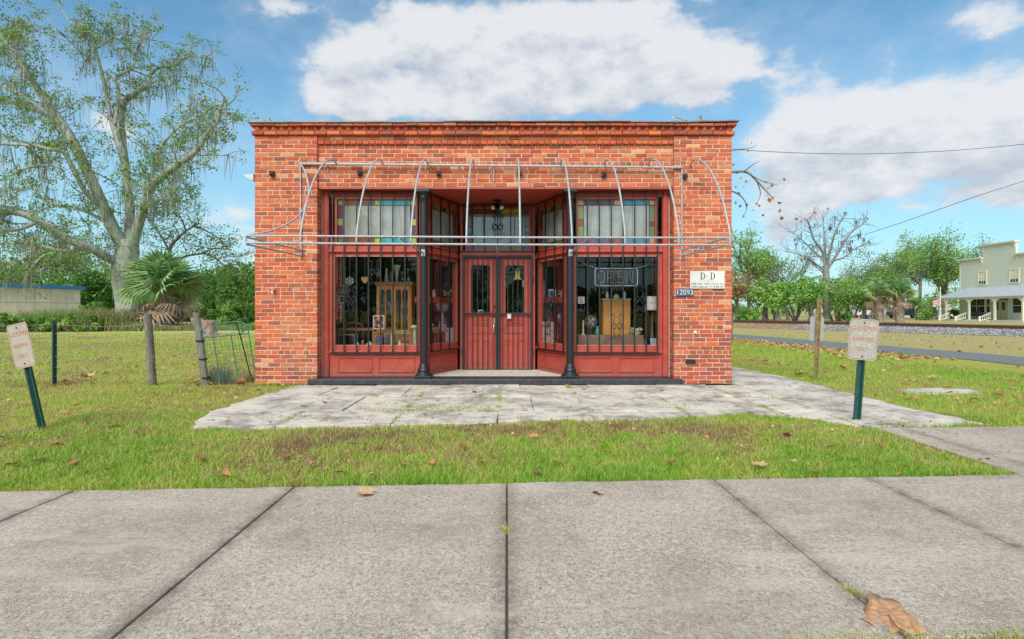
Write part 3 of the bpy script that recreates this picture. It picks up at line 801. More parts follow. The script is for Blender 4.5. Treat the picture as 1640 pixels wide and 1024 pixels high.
def scroll(mb, f, h, w, rr=.0062):
    """Mirrored wrought scrollwork, height h, half width w; f(u, z) maps to world."""
    half = [(.42, .40), (.52, .47), (.80, .50), (.98, .44), (.80, .40)], [(.42, .40), (.38, .33), (.62, .26), (.70, .20), (.42, .12), (.18, .06), (.14, 0)], \
           [(.40, .045), (.55, .10), (.88, .11), (1.0, .05), (.86, .0), (.62, .03)]
    for sx in (-1, 1):
        for sz in (-1, 1):
            for line in half: mb.tube([f(sx * a * w, sz * b * h) for a, b in line], rr, 5)
def transom(bay, u0, u1, z0, z1, top, bottom, left, right, cw=.092):
    """Leaded light: clear centre, border of stained panes. Rows are lists of (fraction, colour)."""
    t = MB(); o = -.02
    fr = .035
    for a, b, c, d in ((u0 - fr, u1 + fr, z1, z1 + fr), (u0 - fr, u1 + fr, z0 - fr, z0), (u0 - fr, u0, z0, z1), (u1, u1 + fr, z0, z1)): bay.box(t, a, b, c, d, -.055, .02)
    w = t.build('transom_window', M['red'], shop)
    e = .006
    bay_ = bay
    pane_mesh(bay, u0 + cw + e, u1 - cw - e, z0 + cw + e, z1 - cw - e, o).build('clear_pane', M['frost'], w)
    lead = MB()
    for a in (u0 + cw, u1 - cw): bay.box(lead, a - e, a + e, z0, z1, o - .006, o + .008)
    for c in (z0 + cw, z1 - cw): bay.box(lead, u0, u1, c - e, c + e, o - .005, o + .009)
    def cells(lst, s0, s1, horiz, c0, c1):
        tot = sum(q[0] for q in lst); x = s0
        for i, (fq, col) in enumerate(lst):
            L = (s1 - s0) * fq / tot; a, b = x + .004, x + L - .004
            if horiz: pane_mesh(bay, a, b, c0, c1, o + r.uniform(-.002, .002)).build('stained_pane', ST[col], w)
            else: pane_mesh(bay, c0, c1, a, b, o + r.uniform(-.002, .002)).build('stained_pane', ST[col], w)
            x += L
            if i < len(lst) - 1:
                if horiz: bay.box(lead, x - .005, x + .005, c0, c1, o - .004, o + .007)
                else: bay.box(lead, c0, c1, x - .005, x + .005, o - .004, o + .007)
    cells(top, u0, u1, True, z1 - cw + e, z1 - .002); cells(bottom, u0, u1, True, z0 + .002, z0 + cw - e)
    cells(left, z0 + cw + e, z1 - cw - e, False, u0 + .002, u0 + cw - e); cells(right, z0 + cw + e, z1 - cw - e, False, u1 - cw + e, u1 - .002)
    lead.build('lead_came', simple('red_came', (.14, .03, .025), .6), w)
    return w
def display(bay, gu0, gu1, panels, shelf=None, jl=0.0, jr=None):
    """Shop window: stall riser with sunk panels, sill, glass, rail above."""
    L = bay.L if jr is None else jr
    f = MB()
    rz = MB(); bay.box(rz, jl, L, ZB + .002, ZSILL - .03, -.09, 0)
    bay.box(f, jl, L, ZG0 - .085, ZG0, -.07, .012); bay.box(f, jl, L, ZG1, ZT0 - .14, -.07, .010)      # bottom and top rail
    bay.box(f, jl, gu0, ZG0, ZG1, -.07, .011); bay.box(f, gu1, L, ZG0, ZG1, -.07, .011)
    hd_ = MB(); bay.box(hd_, jl, L, ZT1 + .035, ZTOP, -.07, .012)
    w = f.build('display_window', M['red'], shop, bev=.004)
    rz.build('stall_riser', M['red'], w); hd_.build('head_board', M['red'], w)
    s = MB(); bay.box(s, jl, L, ZSILL - .029, ZG0 - .086, -.06, .045); s.build('window_sill', M['red'], w, bev=.008)
    s = MB(); bay.box(s, jl, L, ZT0 - .139, ZT0 - .086, -.06, .055); bay.box(s, jl, L, ZT0 - .085, ZT0 - .036, -.06, .03); s.build('transom_ledge', M['red'], w, bev=.006)
    pane_mesh(bay, gu0 + .002, gu1 - .002, ZG0 + .002, ZG1 - .002, -.03).build('pane', M['glass'], w)
    b = MB()
    for a, c, d, e in ((gu0 - .012, gu0, ZG0, ZG1), (gu1, gu1 + .012, ZG0, ZG1), (gu0, gu1, ZG0 - .012, ZG0 + .004), (gu0, gu1, ZG1 - .004, ZG1 + .012)): bay.box(b, a, c, d, e, .0115, .018)
    b.build('glazing_bead', simple('worn_pinkish_bead', (.40, .18, .14), .6), w)
    z0, z1 = ZB + .09, ZSILL - .11
    for a, c in panels:
        q = MB()     # moulded frame round a sunk panel
        for x0, x1, y0, y1 in ((a, c, z1, z1 + .022), (a, c, z0 - .022, z0), (a - .022, a, z0 - .022, z1 + .022), (c, c + .022, z0 - .022, z1 + .022)): bay.box(q, x0, x1, y0, y1, .0005, .016)
        q.build('panel_moulding', M['red'], w, bev=.004)
    if shelf:
        q = MB(); bay.box(q, gu0, gu1, shelf - .05, shelf + .05, -.27, -.042); q.build('shelf', M['red'], w)
    return w
def grille(bay, us, z0, z1, out, u0, u1, scrolls, label=None):
    gt = thing('g', None, None, bay.p(0, 0)); gt.name = 'window_grille'; gt.parent = shop; gt.location = Vector(bay.p(0, 0)) - org(shop); ORG[gt.name] = Vector(bay.p(0, 0))
    for z in (z0, z1):
        q = MB(); bay.box(q, u0, u1, z - .011, z + .011, out - .006, out + .008); q.build('rail', M['black'], gt)
    q = MB(); bay.box(q, -.0095, .0095, z0 + .012, z1 - .012, out - .0095, out + .0095)
    o = Vector(bay.p(0, 0)); me = q.mesh('bar', M['black'], o); q.fix(me)
    for u in us:
        link('bar', me, gt, bay.p(u, 0))
    for u, z, h, w_ in scrolls:
        q = MB(); scroll(q, lambda a, b: bay.p(u + a, z + b, out), h, w_); q.build('scrollwork', M['black'], gt)
    return gt
def px_u(bay, px, out=0.0):
    """distance along the bay where it crosses the sight line through photograph column px"""
    k = (px - VPX) / FPX; a = bay.a + bay.n * out
    return (k * (a.y + CAM_D) - a.x) / (bay.u.x - k * bay.u.y)

LB = Bay((OX0 + .015, WP), (-1.40, WP + .03)); RB = Bay((1.04, WP + .03), (OX1 - .015, WP))
LS = Bay((-1.40, WP + .05), (-.90, 1.40)); RS = Bay((.55, 1.40), (1.04, WP + .05))
DB = Bay((-.90, 1.41), (.55, 1.41))
# jambs and corner posts
for b, u0, u1 in ((LB, 0, .10), (RB, RB.L - .10, RB.L)):
    q = MB(); b.box(q, u0, u1, ZB + .002, ZTOP, -.08, .03); s0 = u0 + .03 if b is LB else u0 + .012
    b.box(q, s0, s0 + .058, ZB + .003, ZTOP - .001, .0302, .048); q.build('jamb', M['red'], shop, bev=.006)
for x, y in ((-1.40, WP + .03), (1.04, WP + .03)):
    MB().box(x - .045, x + .045, y - .02, y + .07, ZB + .003, ZTOP - .002).build('corner_post', M['red'], shop, bev=.005)
u = lambda px: px_u(LB, px)
jl = .105
display(LB, u(537), u(669), ((u(543), u(594)), (u(608), u(662))), jl=jl, jr=LB.L - .047)
transom(LB, u(540), u(666), 2.285, 3.005, [(.105, 'green'), (.48, 'brown'), (.10, 'lime'), (.47, 'cyan'), (.09, 'lime')],
        [(.105, 'moss'), (.48, 'brown'), (.10, 'lime'), (.47, 'cyan'), (.09, 'lime')], [(.9, 'purple'), (.55, 'green'), (1.0, 'purple')], [(.95, 'purple'), (.55, 'lime'), (1.05, 'purple')])
g0 = .075
grille(LB, [px_u(LB, p, g0) for p in (532.5, 551, 571, 590, 609.5, 629, 648.5, 668)], .485, 3.115, g0, px_u(LB, 530, g0), px_u(LB, 671, g0),
       [(px_u(LB, 599.5, g0), 1.80, .40, .085), (px_u(LB, 561.5, g0), 1.36, .42, .085)])
u = lambda px: px_u(RB, px)
display(RB, u(922), u(1053), ((u(928), u(978)), (u(992), u(1046))), jl=.047, jr=RB.L - .105)
transom(RB, u(926), u(1049), 2.285, 3.005, [(.10, 'tan'), (.55, 'purple'), (.13, 'tan'), (.50, 'teal'), (.10, 'tan')],
        [(.10, 'dusk'), (.55, 'dusk'), (.13, 'brown'), (.50, 'teal'), (.10, 'tan')], [(.8, 'green'), (.45, 'brown'), (.95, 'green')], [(.75, 'moss'), (.3, 'maroon'), (1.1, 'moss')])
grille(RB, [px_u(RB, p, g0) for p in (923, 941, 960, 979, 998, 1016.5, 1035, 1053)], .485, 3.115, g0, px_u(RB, 920, g0), px_u(RB, 1056, g0),
       [(px_u(RB, 988, g0), 1.72, .40, .085), (px_u(RB, 988, g0), .92, .42, .085), (px_u(RB, 1025, g0), 1.36, .42, .085)])
sT = [(.30, 'brown'), (.22, 'green'), (.20, 'maroon'), (.22, 'green'), (.2, 'brown')]
sL = [(.5, 'blue'), (.3, 'orange'), (.7, 'maroon')]
for b, pl, pr, bars, scr in ((LS, 686, 731, (691.5, 706, 720, 733.5), ((713, 1.62, .42, .08), (713, .98, .36, .08))),
                             (RS, 864, 904, (861.5, 873.5, 888, 902), ((881, 1.30, .42, .07), (879, .92, .36, .07)))):
    u0, u1 = px_u(b, pl), px_u(b, pr)
    u0, u1 = max(u0, .06), min(u1, b.L - .06)
    display(b, u0, u1, ((u0 + .04, u1 - .03),), shelf=1.36, jl=.03, jr=b.L - .03)
    transom(b, u0, u1, 2.285, 3.005, sT, [(.3, 'orange'), (.3, 'moss'), (.25, 'maroon'), (.3, 'moss'), (.2, 'brown')], sL, [(.6, 'blue'), (.3, 'brown'), (.6, 'purple')])
    grille(b, [px_u(b, p, .06) for p in bars], .485, 3.115, .06, px_u(b, bars[0] - 2, .06), px_u(b, bars[-1] + 2, .06), [(px_u(b, c, .06), zz, h, w_) for c, zz, h, w_ in scr])

# ------------------------------------------------ door screen
u = lambda px: px_u(DB, px)
ZD = 2.175                                   # head of the doors
zf = lambda py: CAM_H - (py - VPY) * (1.41 + CAM_D) / FPX
q = MB(); DB.box(q, .03, u(741.5), .085, ZTOP, -.09, .03); DB.box(q, u(852.5), DB.L - .03, .085, ZTOP, -.09, .03)
DB.box(q, u(741.5), u(852.5), zf(410), zf(402), -.09, .03); DB.box(q, u(741.5), u(852.5), zf(331), ZTOP, -.09, .025); q.build('door_frame', M['red'], shop, bev=.006)
transom(DB, u(748), u(848), zf(399.5), zf(335), [(.08, 'blue'), (.42, 'maroon'), (.09, 'teal'), (.40, 'lime'), (.09, 'blue')],
        [(.08, 'blue'), (.42, 'dusk'), (.09, 'teal'), (.40, 'moss'), (.09, 'blue')], [(.5, 'brown'), (.3, 'cyan'), (.6, 'brown')], [(.55, 'brown'), (.28, 'cyan'), (.6, 'brown')], .088)
tg = grille(DB, [u(p) for p in (757, 776, 797, 818, 837)], zf(403.5), zf(330), .045, u(738), u(857), [(u(797), zf(364), .44, .10)])
def rounded(u0, u1, z0, z1, rr=.05, n=4):
    out = []
    for cx, cz, a0 in ((u1 - rr, z1 - rr, 0), (u0 + rr, z1 - rr, 90), (u0 + rr, z0 + .004, 180), (u1 - rr, z0 + .004, 270)):
        if a0 in (180, 270): out.append((u0 if a0 == 180 else u1, z0)); continue
        for k in range(n + 1):
            an = R(a0 + 90 * k / n); out.append((cx + rr * math.cos(an), cz + rr * math.sin(an)))
    return out
for side, (ul, ur, ga, gb) in enumerate(((u(742.5), u(796.5), u(754.5), u(784.5)), (u(797.5), u(851.5), u(809.5), u(839.5)))):
    z0, z1, gz0, gz1 = .09, zf(411), zf(504), zf(425)
    d = MB()
    hole = rounded(ga, gb, gz0, gz1)
    # leaf with a round-shouldered light: stiles, rails and the shoulders
    DB.box(d, ul, ga, z0, z1, -.05, 0); DB.box(d, gb, ur, z0, z1, -.05, 0); DB.box(d, ga, gb, gz1, z1, -.05, 0); DB.box(d, ga, gb, z0, gz0, -.05, 0)
    leaf = d.build('door', M['red'], shop)
    d = MB()
    for cu, sx in ((ga, 1), (gb, -1)):
        arc = [(cu, gz1)] + [(cu + sx * (.05 - .05 * math.cos(R(a))), gz1 - .05 + .05 * math.sin(R(a))) for a in (90, 67, 45, 22, 0)]
        d.prism(arc, -.046, -.003, lambda a, b, t: DB.p(a, b, t))
    d.build('light_shoulder', M['red'], leaf)
    pane_mesh(DB, ga + .001, gb - .001, gz0 + .001, gz1 - .001, -.03).build('pane', M['glass'], leaf)
    for a, b, c, e in ((ga, gb, zf(518), zf(512)), (ga - .02, gb + .02, zf(534), zf(520)), (ga - .015, u(769 + 54.5 * side) - .03, zf(583), zf(545)), (u(770 + 54.5 * side) + .03, gb + .02, zf(583), zf(545))):
        d = MB(); m_ = .014
        DB.box(d, a, b, e - m_, e, .0005, .014); DB.box(d, a, b, c, c + m_, .0005, .014); DB.box(d, a, a + m_, c + m_, e - m_, .0005, .0135); DB.box(d, b - m_, b, c + m_, e - m_, .0005, .0135)
        d.build('panel_moulding', M['red'], leaf)
    brass = M.setdefault('brass', simple('aged_brass', (.45, .34, .16), .4, .8, .2))
    if side == 0:
        d = MB(); k = DB.p(u(791), zf(490), .01); d.lathe([(.0, 0), (.022, .001), (.024, .02), (0, .03)], (0, 0, 0)); d.v = [(k.x + x, k.y - z, k.z + y) for x, y, z in d.v]; d.build('lock', brass, leaf)
        d = MB(); c = DB.p(u(790.5), zf(526), .02); DB.box(d, u(789), u(792.5), zf(519), zf(510), .0, .02)
        d.tube([DB.p(u(791), zf(518), .02), DB.p(u(791), zf(521), .07), DB.p(u(790.6), zf(530), .075), DB.p(u(790.6), zf(536), .02)], [.012, .011, .011, .008], 8); d.build('handle', simple('worn_nickel', (.55, .53, .48), .35, .7, .2), leaf)
    else:
        d = MB(); DB.box(d, u(812.5), u(818.5), zf(510.5), zf(503), .05, .075); d.build('padlock', simple('white_padlock', (.6, .58, .54), .5), leaf)
    # iron security gate in front of the leaf
    o = .055
    gt = thing('g', None, None, DB.p(0, 0)); gt.name = 'security_gate'; gt.parent = shop; gt.location = DB.p(0, 0) - org(shop); ORG[gt.name] = DB.p(0, 0)
    d = MB()
    tf, bf = zf(409.5), zf(593.5)
    sl_, sr_ = (u(740.8), u(744.3)), (u(793.8), u(797.0))
    if side: sl_, sr_ = (u(797.3), u(801)), (u(849.5), u(853))
    DB.box(d, *sl_, bf, tf, o - .02, o + .02); DB.box(d, *sr_, bf, tf, o - .02, o + .02)
    DB.box(d, sl_[1], sr_[0], tf - .035, tf, o - .015, o + .015); DB.box(d, sl_[1], sr_[0], bf, bf + .022, o - .015, o + .015); DB.box(d, sl_[1], sr_[0], zf(503.5), zf(501), o - .012, o + .014)
    d.build('gate_frame', M['black'], gt, bev=.003)
    d = MB(); DB.box(d, -.0075, .0075, bf + .022, tf - .036, o - .005, o + .006); me = d.mesh('bar', M['black'], DB.p(0, 0)); d.fix(me)
    for k in range(6): link('bar', me, gt, DB.p(sl_[1] + (sr_[0] - sl_[1]) * (k + .5) / 6, 0))
    d = MB()
    for zz in (zf(447), zf(562)): DB.box(d, (sl_[0] if side == 0 else sr_[1]) - .012, (sl_[0] if side == 0 else sr_[1]) + .012, zz - .05, zz + .05, o - .01, o + .03)
    d.build('hinge', M['black'], gt)
# ------------------------------------------------ cast-iron columns
def column(x, y):
    prof = [(.056, .30), (.060, .34), (.0615, .9), (.060, 2.9), (.057, 2.98), (.072, 3.0), (.072, 3.02), (.058, 3.03), (.058, 3.06)]
    col = MB().lathe(prof, (x, y, 0), 18).build('column', M['black'], shop)
    b = MB(); b.box(x - .135, x + .135, y - .135, y + .135, .089, .125)
    b.lathe([(.128, .125), (.125, .15), (.10, .17), (.095, .19), (.105, .205), (.10, .22), (.078, .245), (.074, .285), (.062, .31)], (x, y, 0), 18)
    b.build('base', M['black'], col, bev=.004)
    b = MB(); b.box(x - .105, x + .105, y - .105, y + .105, 3.085, 3.134); b.lathe([(.062, 3.03), (.085, 3.06), (.09, 3.085)], (x, y, 0), 16); b.build('capital', M['black'], col, bev=.004)
column(-1.352, .12); column(1.023, .12)
# ------------------------------------------------ dim room behind the glass
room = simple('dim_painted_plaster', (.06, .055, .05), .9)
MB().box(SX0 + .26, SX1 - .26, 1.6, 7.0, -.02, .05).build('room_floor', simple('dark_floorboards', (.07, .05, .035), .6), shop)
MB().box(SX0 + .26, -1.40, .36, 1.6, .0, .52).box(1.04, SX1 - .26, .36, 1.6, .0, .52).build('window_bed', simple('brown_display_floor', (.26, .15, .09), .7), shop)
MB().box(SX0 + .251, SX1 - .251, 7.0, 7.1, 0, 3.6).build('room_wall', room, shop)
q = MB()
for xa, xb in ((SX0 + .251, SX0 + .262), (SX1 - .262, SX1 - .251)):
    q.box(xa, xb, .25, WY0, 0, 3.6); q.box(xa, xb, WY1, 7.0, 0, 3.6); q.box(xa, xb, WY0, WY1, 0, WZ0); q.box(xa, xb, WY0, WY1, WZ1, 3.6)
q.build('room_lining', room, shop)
for xa in (SX0 + .11, SX1 - .17):  # added windows, out of view, letting daylight onto the goods
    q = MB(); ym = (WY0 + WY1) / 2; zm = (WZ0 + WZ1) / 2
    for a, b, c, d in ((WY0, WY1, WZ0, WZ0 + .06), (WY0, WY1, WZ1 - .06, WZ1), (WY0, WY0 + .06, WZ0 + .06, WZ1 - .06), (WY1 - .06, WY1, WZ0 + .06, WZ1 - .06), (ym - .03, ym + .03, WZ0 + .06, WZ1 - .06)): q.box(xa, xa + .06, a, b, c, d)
    sw_ = q.build('added_side_window', M['red'], shop); MB().box(xa + .026, xa + .032, WY0 + .06, WY1 - .06, WZ0 + .06, WZ1 - .06).build('pane', M['glass'], sw_)
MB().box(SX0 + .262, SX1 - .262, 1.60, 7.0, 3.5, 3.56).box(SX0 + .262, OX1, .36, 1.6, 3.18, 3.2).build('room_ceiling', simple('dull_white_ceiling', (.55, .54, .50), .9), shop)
for x0, x1 in ((SX0 + .262, OX0 + .02), (OX1 - .02, SX1 - .262)):
    MB().box(x0, x1, .245, .30, 0, 3.18).build('return_wall', simple('cream_room_paint', (.5, .47, .4), .9), shop)
# ================================================================ awning frame of bent pipe
aw = thing('awning_frame', 'bare galvanised pipe frame of a missing awning fixed across the shop front', 'awning frame', (-.25, 0, 3.5))
AP = -1.6
sA = (AP + CAM_D) / FPX
prof = [(-.005, 3.50), (-.10, 3.53), (-.22, 3.53), (-.39, 3.485), (-.58, 3.40), (-.80, 3.26), (-.97, 3.12), (-1.2, 2.88), (-1.385, 2.62), (-1.50, 2.40), (-1.575, 2.24), (-1.6, 2.14), (-1.6, 2.045)]
def curve(pts, n=3):
    """smooth path through points"""
    pts = [Vector(p) for p in pts]; out = []
    for i in range(len(pts) - 1):
        p0, p1, p2, p3 = pts[max(i - 1, 0)], pts[i], pts[i + 1], pts[min(i + 2, len(pts) - 1)]
        for k in range(n):
            t = k / n
            out.append(.5 * ((2 * p1) + (p2 - p0) * t + (2 * p0 - 5 * p1 + 4 * p2 - p3) * t * t + (3 * p1 - p0 - 3 * p2 + p3) * t ** 3))
    return out + [pts[-1]]
PR = .0135
for px in (481, 571, 658, 747, 833, 916, 1001, 1087, 1169):
    X = (px - VPX) * sA
    MB().tube(curve([(X, y, z) for y, z in prof]), PR, 8).build('rib', M['galv'], aw)
end = [P(481, 262, -.02), P(490, 278, -.10), P(494, 300, -.22), P(493, 318, -.45), P(483, 340, -.8), P(462, 358, -1.15), P(430, 371, -1.45), P(394, 376.5, AP)]
MB().tube(curve(end), PR, 8).build('rib', M['galv'], aw, label='end pipe of the frame bent inwards')
for za, zb in ((2.14, 2.132), (2.045, 2.037)):
    MB().tube([((394 - VPX) * sA, AP, za + .02), (0, AP, (za + zb) / 2), ((1169 - VPX) * sA, AP, zb)], PR, 8).build('front_rail', M['galv'], aw)
MB().tube([P(481, 262.5, -.03), P(790, 265.5, -.03), P(1092, 268.5, -.03)], .021, 8).build('wall_rail', M['galv'], aw)
wl, wr = P(482.5, 412, -.02), P(1092, 416, -.02)
MB().tube([P(481, 262.5, -.02), wl], .013, 8).build('wall_post', M['galv'], aw); MB().tube([P(1092, 268, -.02), wr], .013, 8).build('wall_post', M['galv'], aw)
fl, fr = (394 - VPX) * sA, (1169 - VPX) * sA
for X, wx, s in ((fl, wl.x, 1), (fr, wr.x, -1)):
    m = MB(); m.tube([(X, AP, 2.14), (wx, -.02, 2.14)], .014, 7); m.tube([(X, AP, 2.045), (wx, -.02, 2.045)], .014, 7)
    xm, ym = X + (wx - X) * .5, AP / 2; m.tube([(xm, ym, 2.045), (xm, ym, 2.14)], .009, 6)
    m.tube([(X, AP, 2.03), (X, AP, 2.165)], .012, 7); m.build('end_bracket', M['galv'], aw)
for xa, xb in ((-1.352, -1.42), (1.023, 1.09)):
    m = MB(); m.tube([(xa, .05, 2.10), (xb, AP, 2.13)], .015, 7); m.box(xa - .03, xa + .03, .045, .062, 2.05, 2.16); m.build('brace', M['galv'], aw)
m = MB(); m.tube([(-.14, AP, 2.045), (-.15, 1.33, 2.16)], .012, 7); m.build('brace', M['galv'], aw)
m = MB(); m.tube([P(791, 264, .0), P(791, 291, .03)], .011, 7); m.build('hanger', M['galv'], aw)
for px in (524, 690, 735, 903, 955):
    m = MB(); m.box((px - VPX) * .01 - .008, (px - VPX) * .01 + .008, -.035, .055, 3.475, 3.50); m.box((px - VPX) * .01 - .008, (px - VPX) * .01 + .008, .035, .056, 3.42, 3.475); m.build('clip', M['galv'], aw)

# ================================================================ signs on the brickwork
white = simple('aged_white_sheet', (.72, .71, .65), .45, 0, .08, 8); ink = simple('black_sign_paint', (.03, .03, .032), .5)
grey_ink = simple('faded_grey_print', (.42, .42, .36), .6)
a, b = P(1105, 462.5, -.012), P(1160, 434.5, -.012)
sg = thing('wall_sign', 'white rectangular wall sign with large black letters D and D', 'sign', ((a.x + b.x) / 2, -.012, a.z))
MB().box(a.x, b.x, -.024, -.009, a.z, b.z).build('panel', white, sg, bev=.002)
cx = (a.x + b.x) / 2
def onwall(x0, z0, y=-.0245): return lambda x, yy, z: Vector((x0 + x, y - z, z0 + yy))
def serif_d(x0, z0, h, w):
    m = MB(); t = .0012; f = lambda u, v, k: (x0 + u, -.0245 - k, z0 + v)
    m.prism([(.18 * w, 0), (.36 * w, 0), (.36 * w, h), (.18 * w, h)], 0, t, f)
    m.prism([(0, 0), (.5 * w, 0), (.5 * w, .05 * h), (0, .05 * h)], 0, t * .8, f); m.prism([(0, .95 * h), (.5 * w, .95 * h), (.5 * w, h), (0, h)], 0, t * .8, f)
    n = 12; o = []; i_ = []
    for k in range(n + 1):
        an = R(90 - 180 * k / n); o.append((.45 * w + .55 * w * math.cos(an), h / 2 + h / 2 * math.sin(an))); i_.append((.45 * w + .35 * w * math.cos(an), h / 2 + (h / 2 - .05 * h) * math.sin(an)))
    for k in range(n): m.prism([o[k], o[k + 1], i_[k + 1], i_[k]], 0, t * .9, f)
    return m
zt = P(0, 448, -.024).z
serif_d(P(1121, 0, -.024).x, zt, .112, .082).build('letter', ink, sg); serif_d(P(1137, 0, -.024).x, zt, .112, .082).build('letter', ink, sg)
text_mesh('&', .05, onwall(P(1132.6, 0, -.024).x, zt + .055), grey_ink, 'lettering', sg)
text_mesh('M I N I   S T O R A G E', .026, onwall(cx, P(0, 450.6, -.024).z), grey_ink, 'lettering', sg, .27)
text_mesh('D&B Fiber Optic Constr. Inc', .040, onwall(cx, P(0, 454.8, -.024).z), ink, 'lettering', sg, .51)
text_mesh('12093 Highway 121 & 8th Av', .040, onwall(cx, P(0, 459.6, -.024).z), ink, 'lettering', sg, .51)
a, b = P(1083.5, 474.2, -.012), P(1110.5, 463.5, -.012)
pl = thing('house_number', 'small slate blue plate with white house number 12093', 'house number', ((a.x + b.x) / 2, -.012, a.z))
MB().box(a.x, b.x, -.020, -.009, a.z, b.z).build('plate', simple('slate_blue_plate', (.055, .10, .17), .5, 0, .4, 30), pl, bev=.002)
text_mesh('12093', .118, onwall((a.x + b.x) / 2, (a.z + b.z) / 2 + .001, -.0205), simple('white_digits', (.62, .66, .72), .5), 'lettering', pl, .25)
# hose tap on the left pier, flood lamp high on the left side, porch lamp
m = P(439, 466, 0)
tp = thing('wall_tap', 'small pale metal hose tap on the left brick pier', 'tap', m)
q = MB(); q.tube([m + Vector((0, .0, 0)), m + Vector((0, -.06, 0)), m + Vector((.01, -.10, -.02)), m + Vector((.015, -.105, -.05))], [.014, .018, .014, .012], 8); q.build('spout', simple('pale_metal', (.6, .58, .55), .4, .5), tp)
q = MB(); q.lathe([(.0, 0), (.032, .004), (.032, .012), (0, .016)], m + Vector((0, -.06, .03)), 10); q.build('handle', simple('pale_metal_wheel', (.68, .66, .62), .5, .3), tp)
m = P(402, 284, .35)
fl_ = thing('shade_fitting', 'pale angled metal shade sticking out high on the left side wall', 'lamp', m)
q = MB(); q.prism([(-.11, .03), (.06, .045), (.06, -.07), (.02, -.06)], .30, .62, lambda u_, v_, t: (m.x + u_, t, m.z + v_)); q.build('shade', simple('pale_grey_metal', (.55, .57, .55), .5), fl_)
m = DB.p(px_u(DB, 797), 2.98, .35)
lp = thing('porch_lamp', 'black twin spotlight under the porch ceiling above the doors', 'lamp', (m.x, m.y, 3.15))
q = MB(); q.lathe([(.075, 3.125), (.075, 3.154)], (m.x, m.y, 0), 14); q.tube([(m.x, m.y, 3.13), (m.x, m.y, 3.05)], .022, 8); q.build('base', M['black'], lp)
bulb = simple('white_bulb', (.8, .8, .78), .3)
for s in (-1, 1):
    d = Vector((s * .55, -.75, -.55)).normalized(); p0 = Vector((m.x, m.y, 3.06)) + Vector((s * .02, 0, 0))
    h = MB().tube([p0, p0 + d * .03, p0 + d * .10, p0 + d * .125], [.02, .045, .055, .058], 10, cap=False).build('lamp_head', M['black'], lp)
    MB().tube([p0 + d * .05, p0 + d * .11, p0 + d * .135], [.03, .046, .03], 10).build('bulb', bulb, h)
# small pale fixing left on the right pier
m = P(1113, 532, 0); MB().box(m.x - .02, m.x + .025, -.01, .004, m.z - .02, m.z + .02).build('mortar_patch', simple('white_patch', (.7, .66, .6), .8), shop)

# ================================================================ goods in the windows
oak = simple('honey_oak', (.46, .19, .05), .45, 0, .25, 14); pine = simple('orange_pine', (.68, .30, .07), .5, 0, .2, 9); walnut = simple('dark_walnut', (.09, .045, .025), .5, 0, .3, 12)
cream = simple('cream_china', (.70, .66, .55), .35, 0, .1); china = simple('white_china', (.75, .76, .78), .25, 0, .08); paper = simple('white_paper', (.75, .75, .72), .8, 0, .05)
def PX(px, py, Y): return P(px, py, Y)
# china cabinet
Yc = 1.0; a, b = PX(603, 536, Yc), PX(659, 457, Yc); zf_ = .52
cb = thing('china_cabinet', 'honey coloured wooden china cabinet with arched glass doors', 'cabinet', ((a.x + b.x) / 2, Yc, zf_))
q = MB(); D = .38; zc = a.z + .02; x0, x1, z1 = a.x, b.x, b.z
q.box(x0, x0 + .025, Yc, Yc + D, zc, z1); q.box(x1 - .025, x1, Yc, Yc + D, zc, z1); q.box(x0, x1, Yc + D - .015, Yc + D, zc, z1); q.box(x0 - .02, x1 + .02, Yc - .03, Yc + D, z1, z1 + .03); q.box(x0 - .035, x1 + .035, Yc - .05, Yc + D, z1 + .03, z1 + .055)
q.box(x0 - .03, x1 + .03, Yc - .06, Yc + D, zf_ + .001, zc); q.box(x0 - .04, x1 + .04, Yc - .08, Yc + D, zc, zc + .03)
q.build('carcass', oak, cb)
for k in range(3): MB().box(x0 + .026, x1 - .026, Yc + .03, Yc + D - .02, zc + .03 + k * .205, zc + .042 + k * .205).build('shelf', oak, cb)
for s in (0, 1):
    xa, xb = x0 + .02 + s * (x1 - x0 - .04) / 2, x0 + .02 + (s + 1) * (x1 - x0 - .04) / 2 - .006
    q = MB(); q.box(xa, xa + .035, Yc - .02, Yc, zc + .03, z1 - .01); q.box(xb - .035, xb, Yc - .02, Yc, zc + .03, z1 - .01); q.box(xa, xb, Yc - .019, Yc - .001, z1 - .06, z1 - .01); q.box(xa, xb, Yc - .019, Yc - .001, zc + .03, zc + .065)
    xm = (xa + xb) / 2; q.box(xm - .008, xm + .008, Yc - .018, Yc - .002, zc + .065, z1 - .06)
    for h0, h1 in ((xa + .035, xm - .008), (xm + .008, xb - .035)):
        n = 8; cxx, rr = (h0 + h1) / 2, (h1 - h0) / 2; zz = z1 - .06
        for k in range(n):
            A, B = R(180 - 180 * k / n), R(180 - 180 * (k + 1) / n)
            q.prism([(cxx + rr * math.cos(A), zz - .065 + rr * math.sin(A)), (cxx + rr * math.cos(B), zz - .065 + rr * math.sin(B)), (cxx + rr * math.cos(B), zz), (cxx + rr * math.cos(A), zz)], Yc - .018, Yc - .003, lambda u_, v_, t: (u_, t, v_))
    dr = q.build('door', oak, cb)
    MB().box(xa + .036, xb - .036, Yc - .006, Yc - .004, zc + .066, z1 - .062).build('pane', M['thinglass'], dr)
    xa2 = xa
    q = MB(); q.box(xa + .02, xb - .02, Yc - .072, Yc - .061, zf_ + .06, zc - .04); q.build('cupboard_door', oak, cb)
def vase(name, label, cat, px, py_base, Y, prof, mt, z=None, group=None, n=12):
    p = P(px, py_base, Y)
    if z is not None: p.z = z
    o = MB().lathe([(r_, h_) for r_, h_ in prof], p, n).build(name, mt, loc=p)
    return tag(o, label, cat, group)
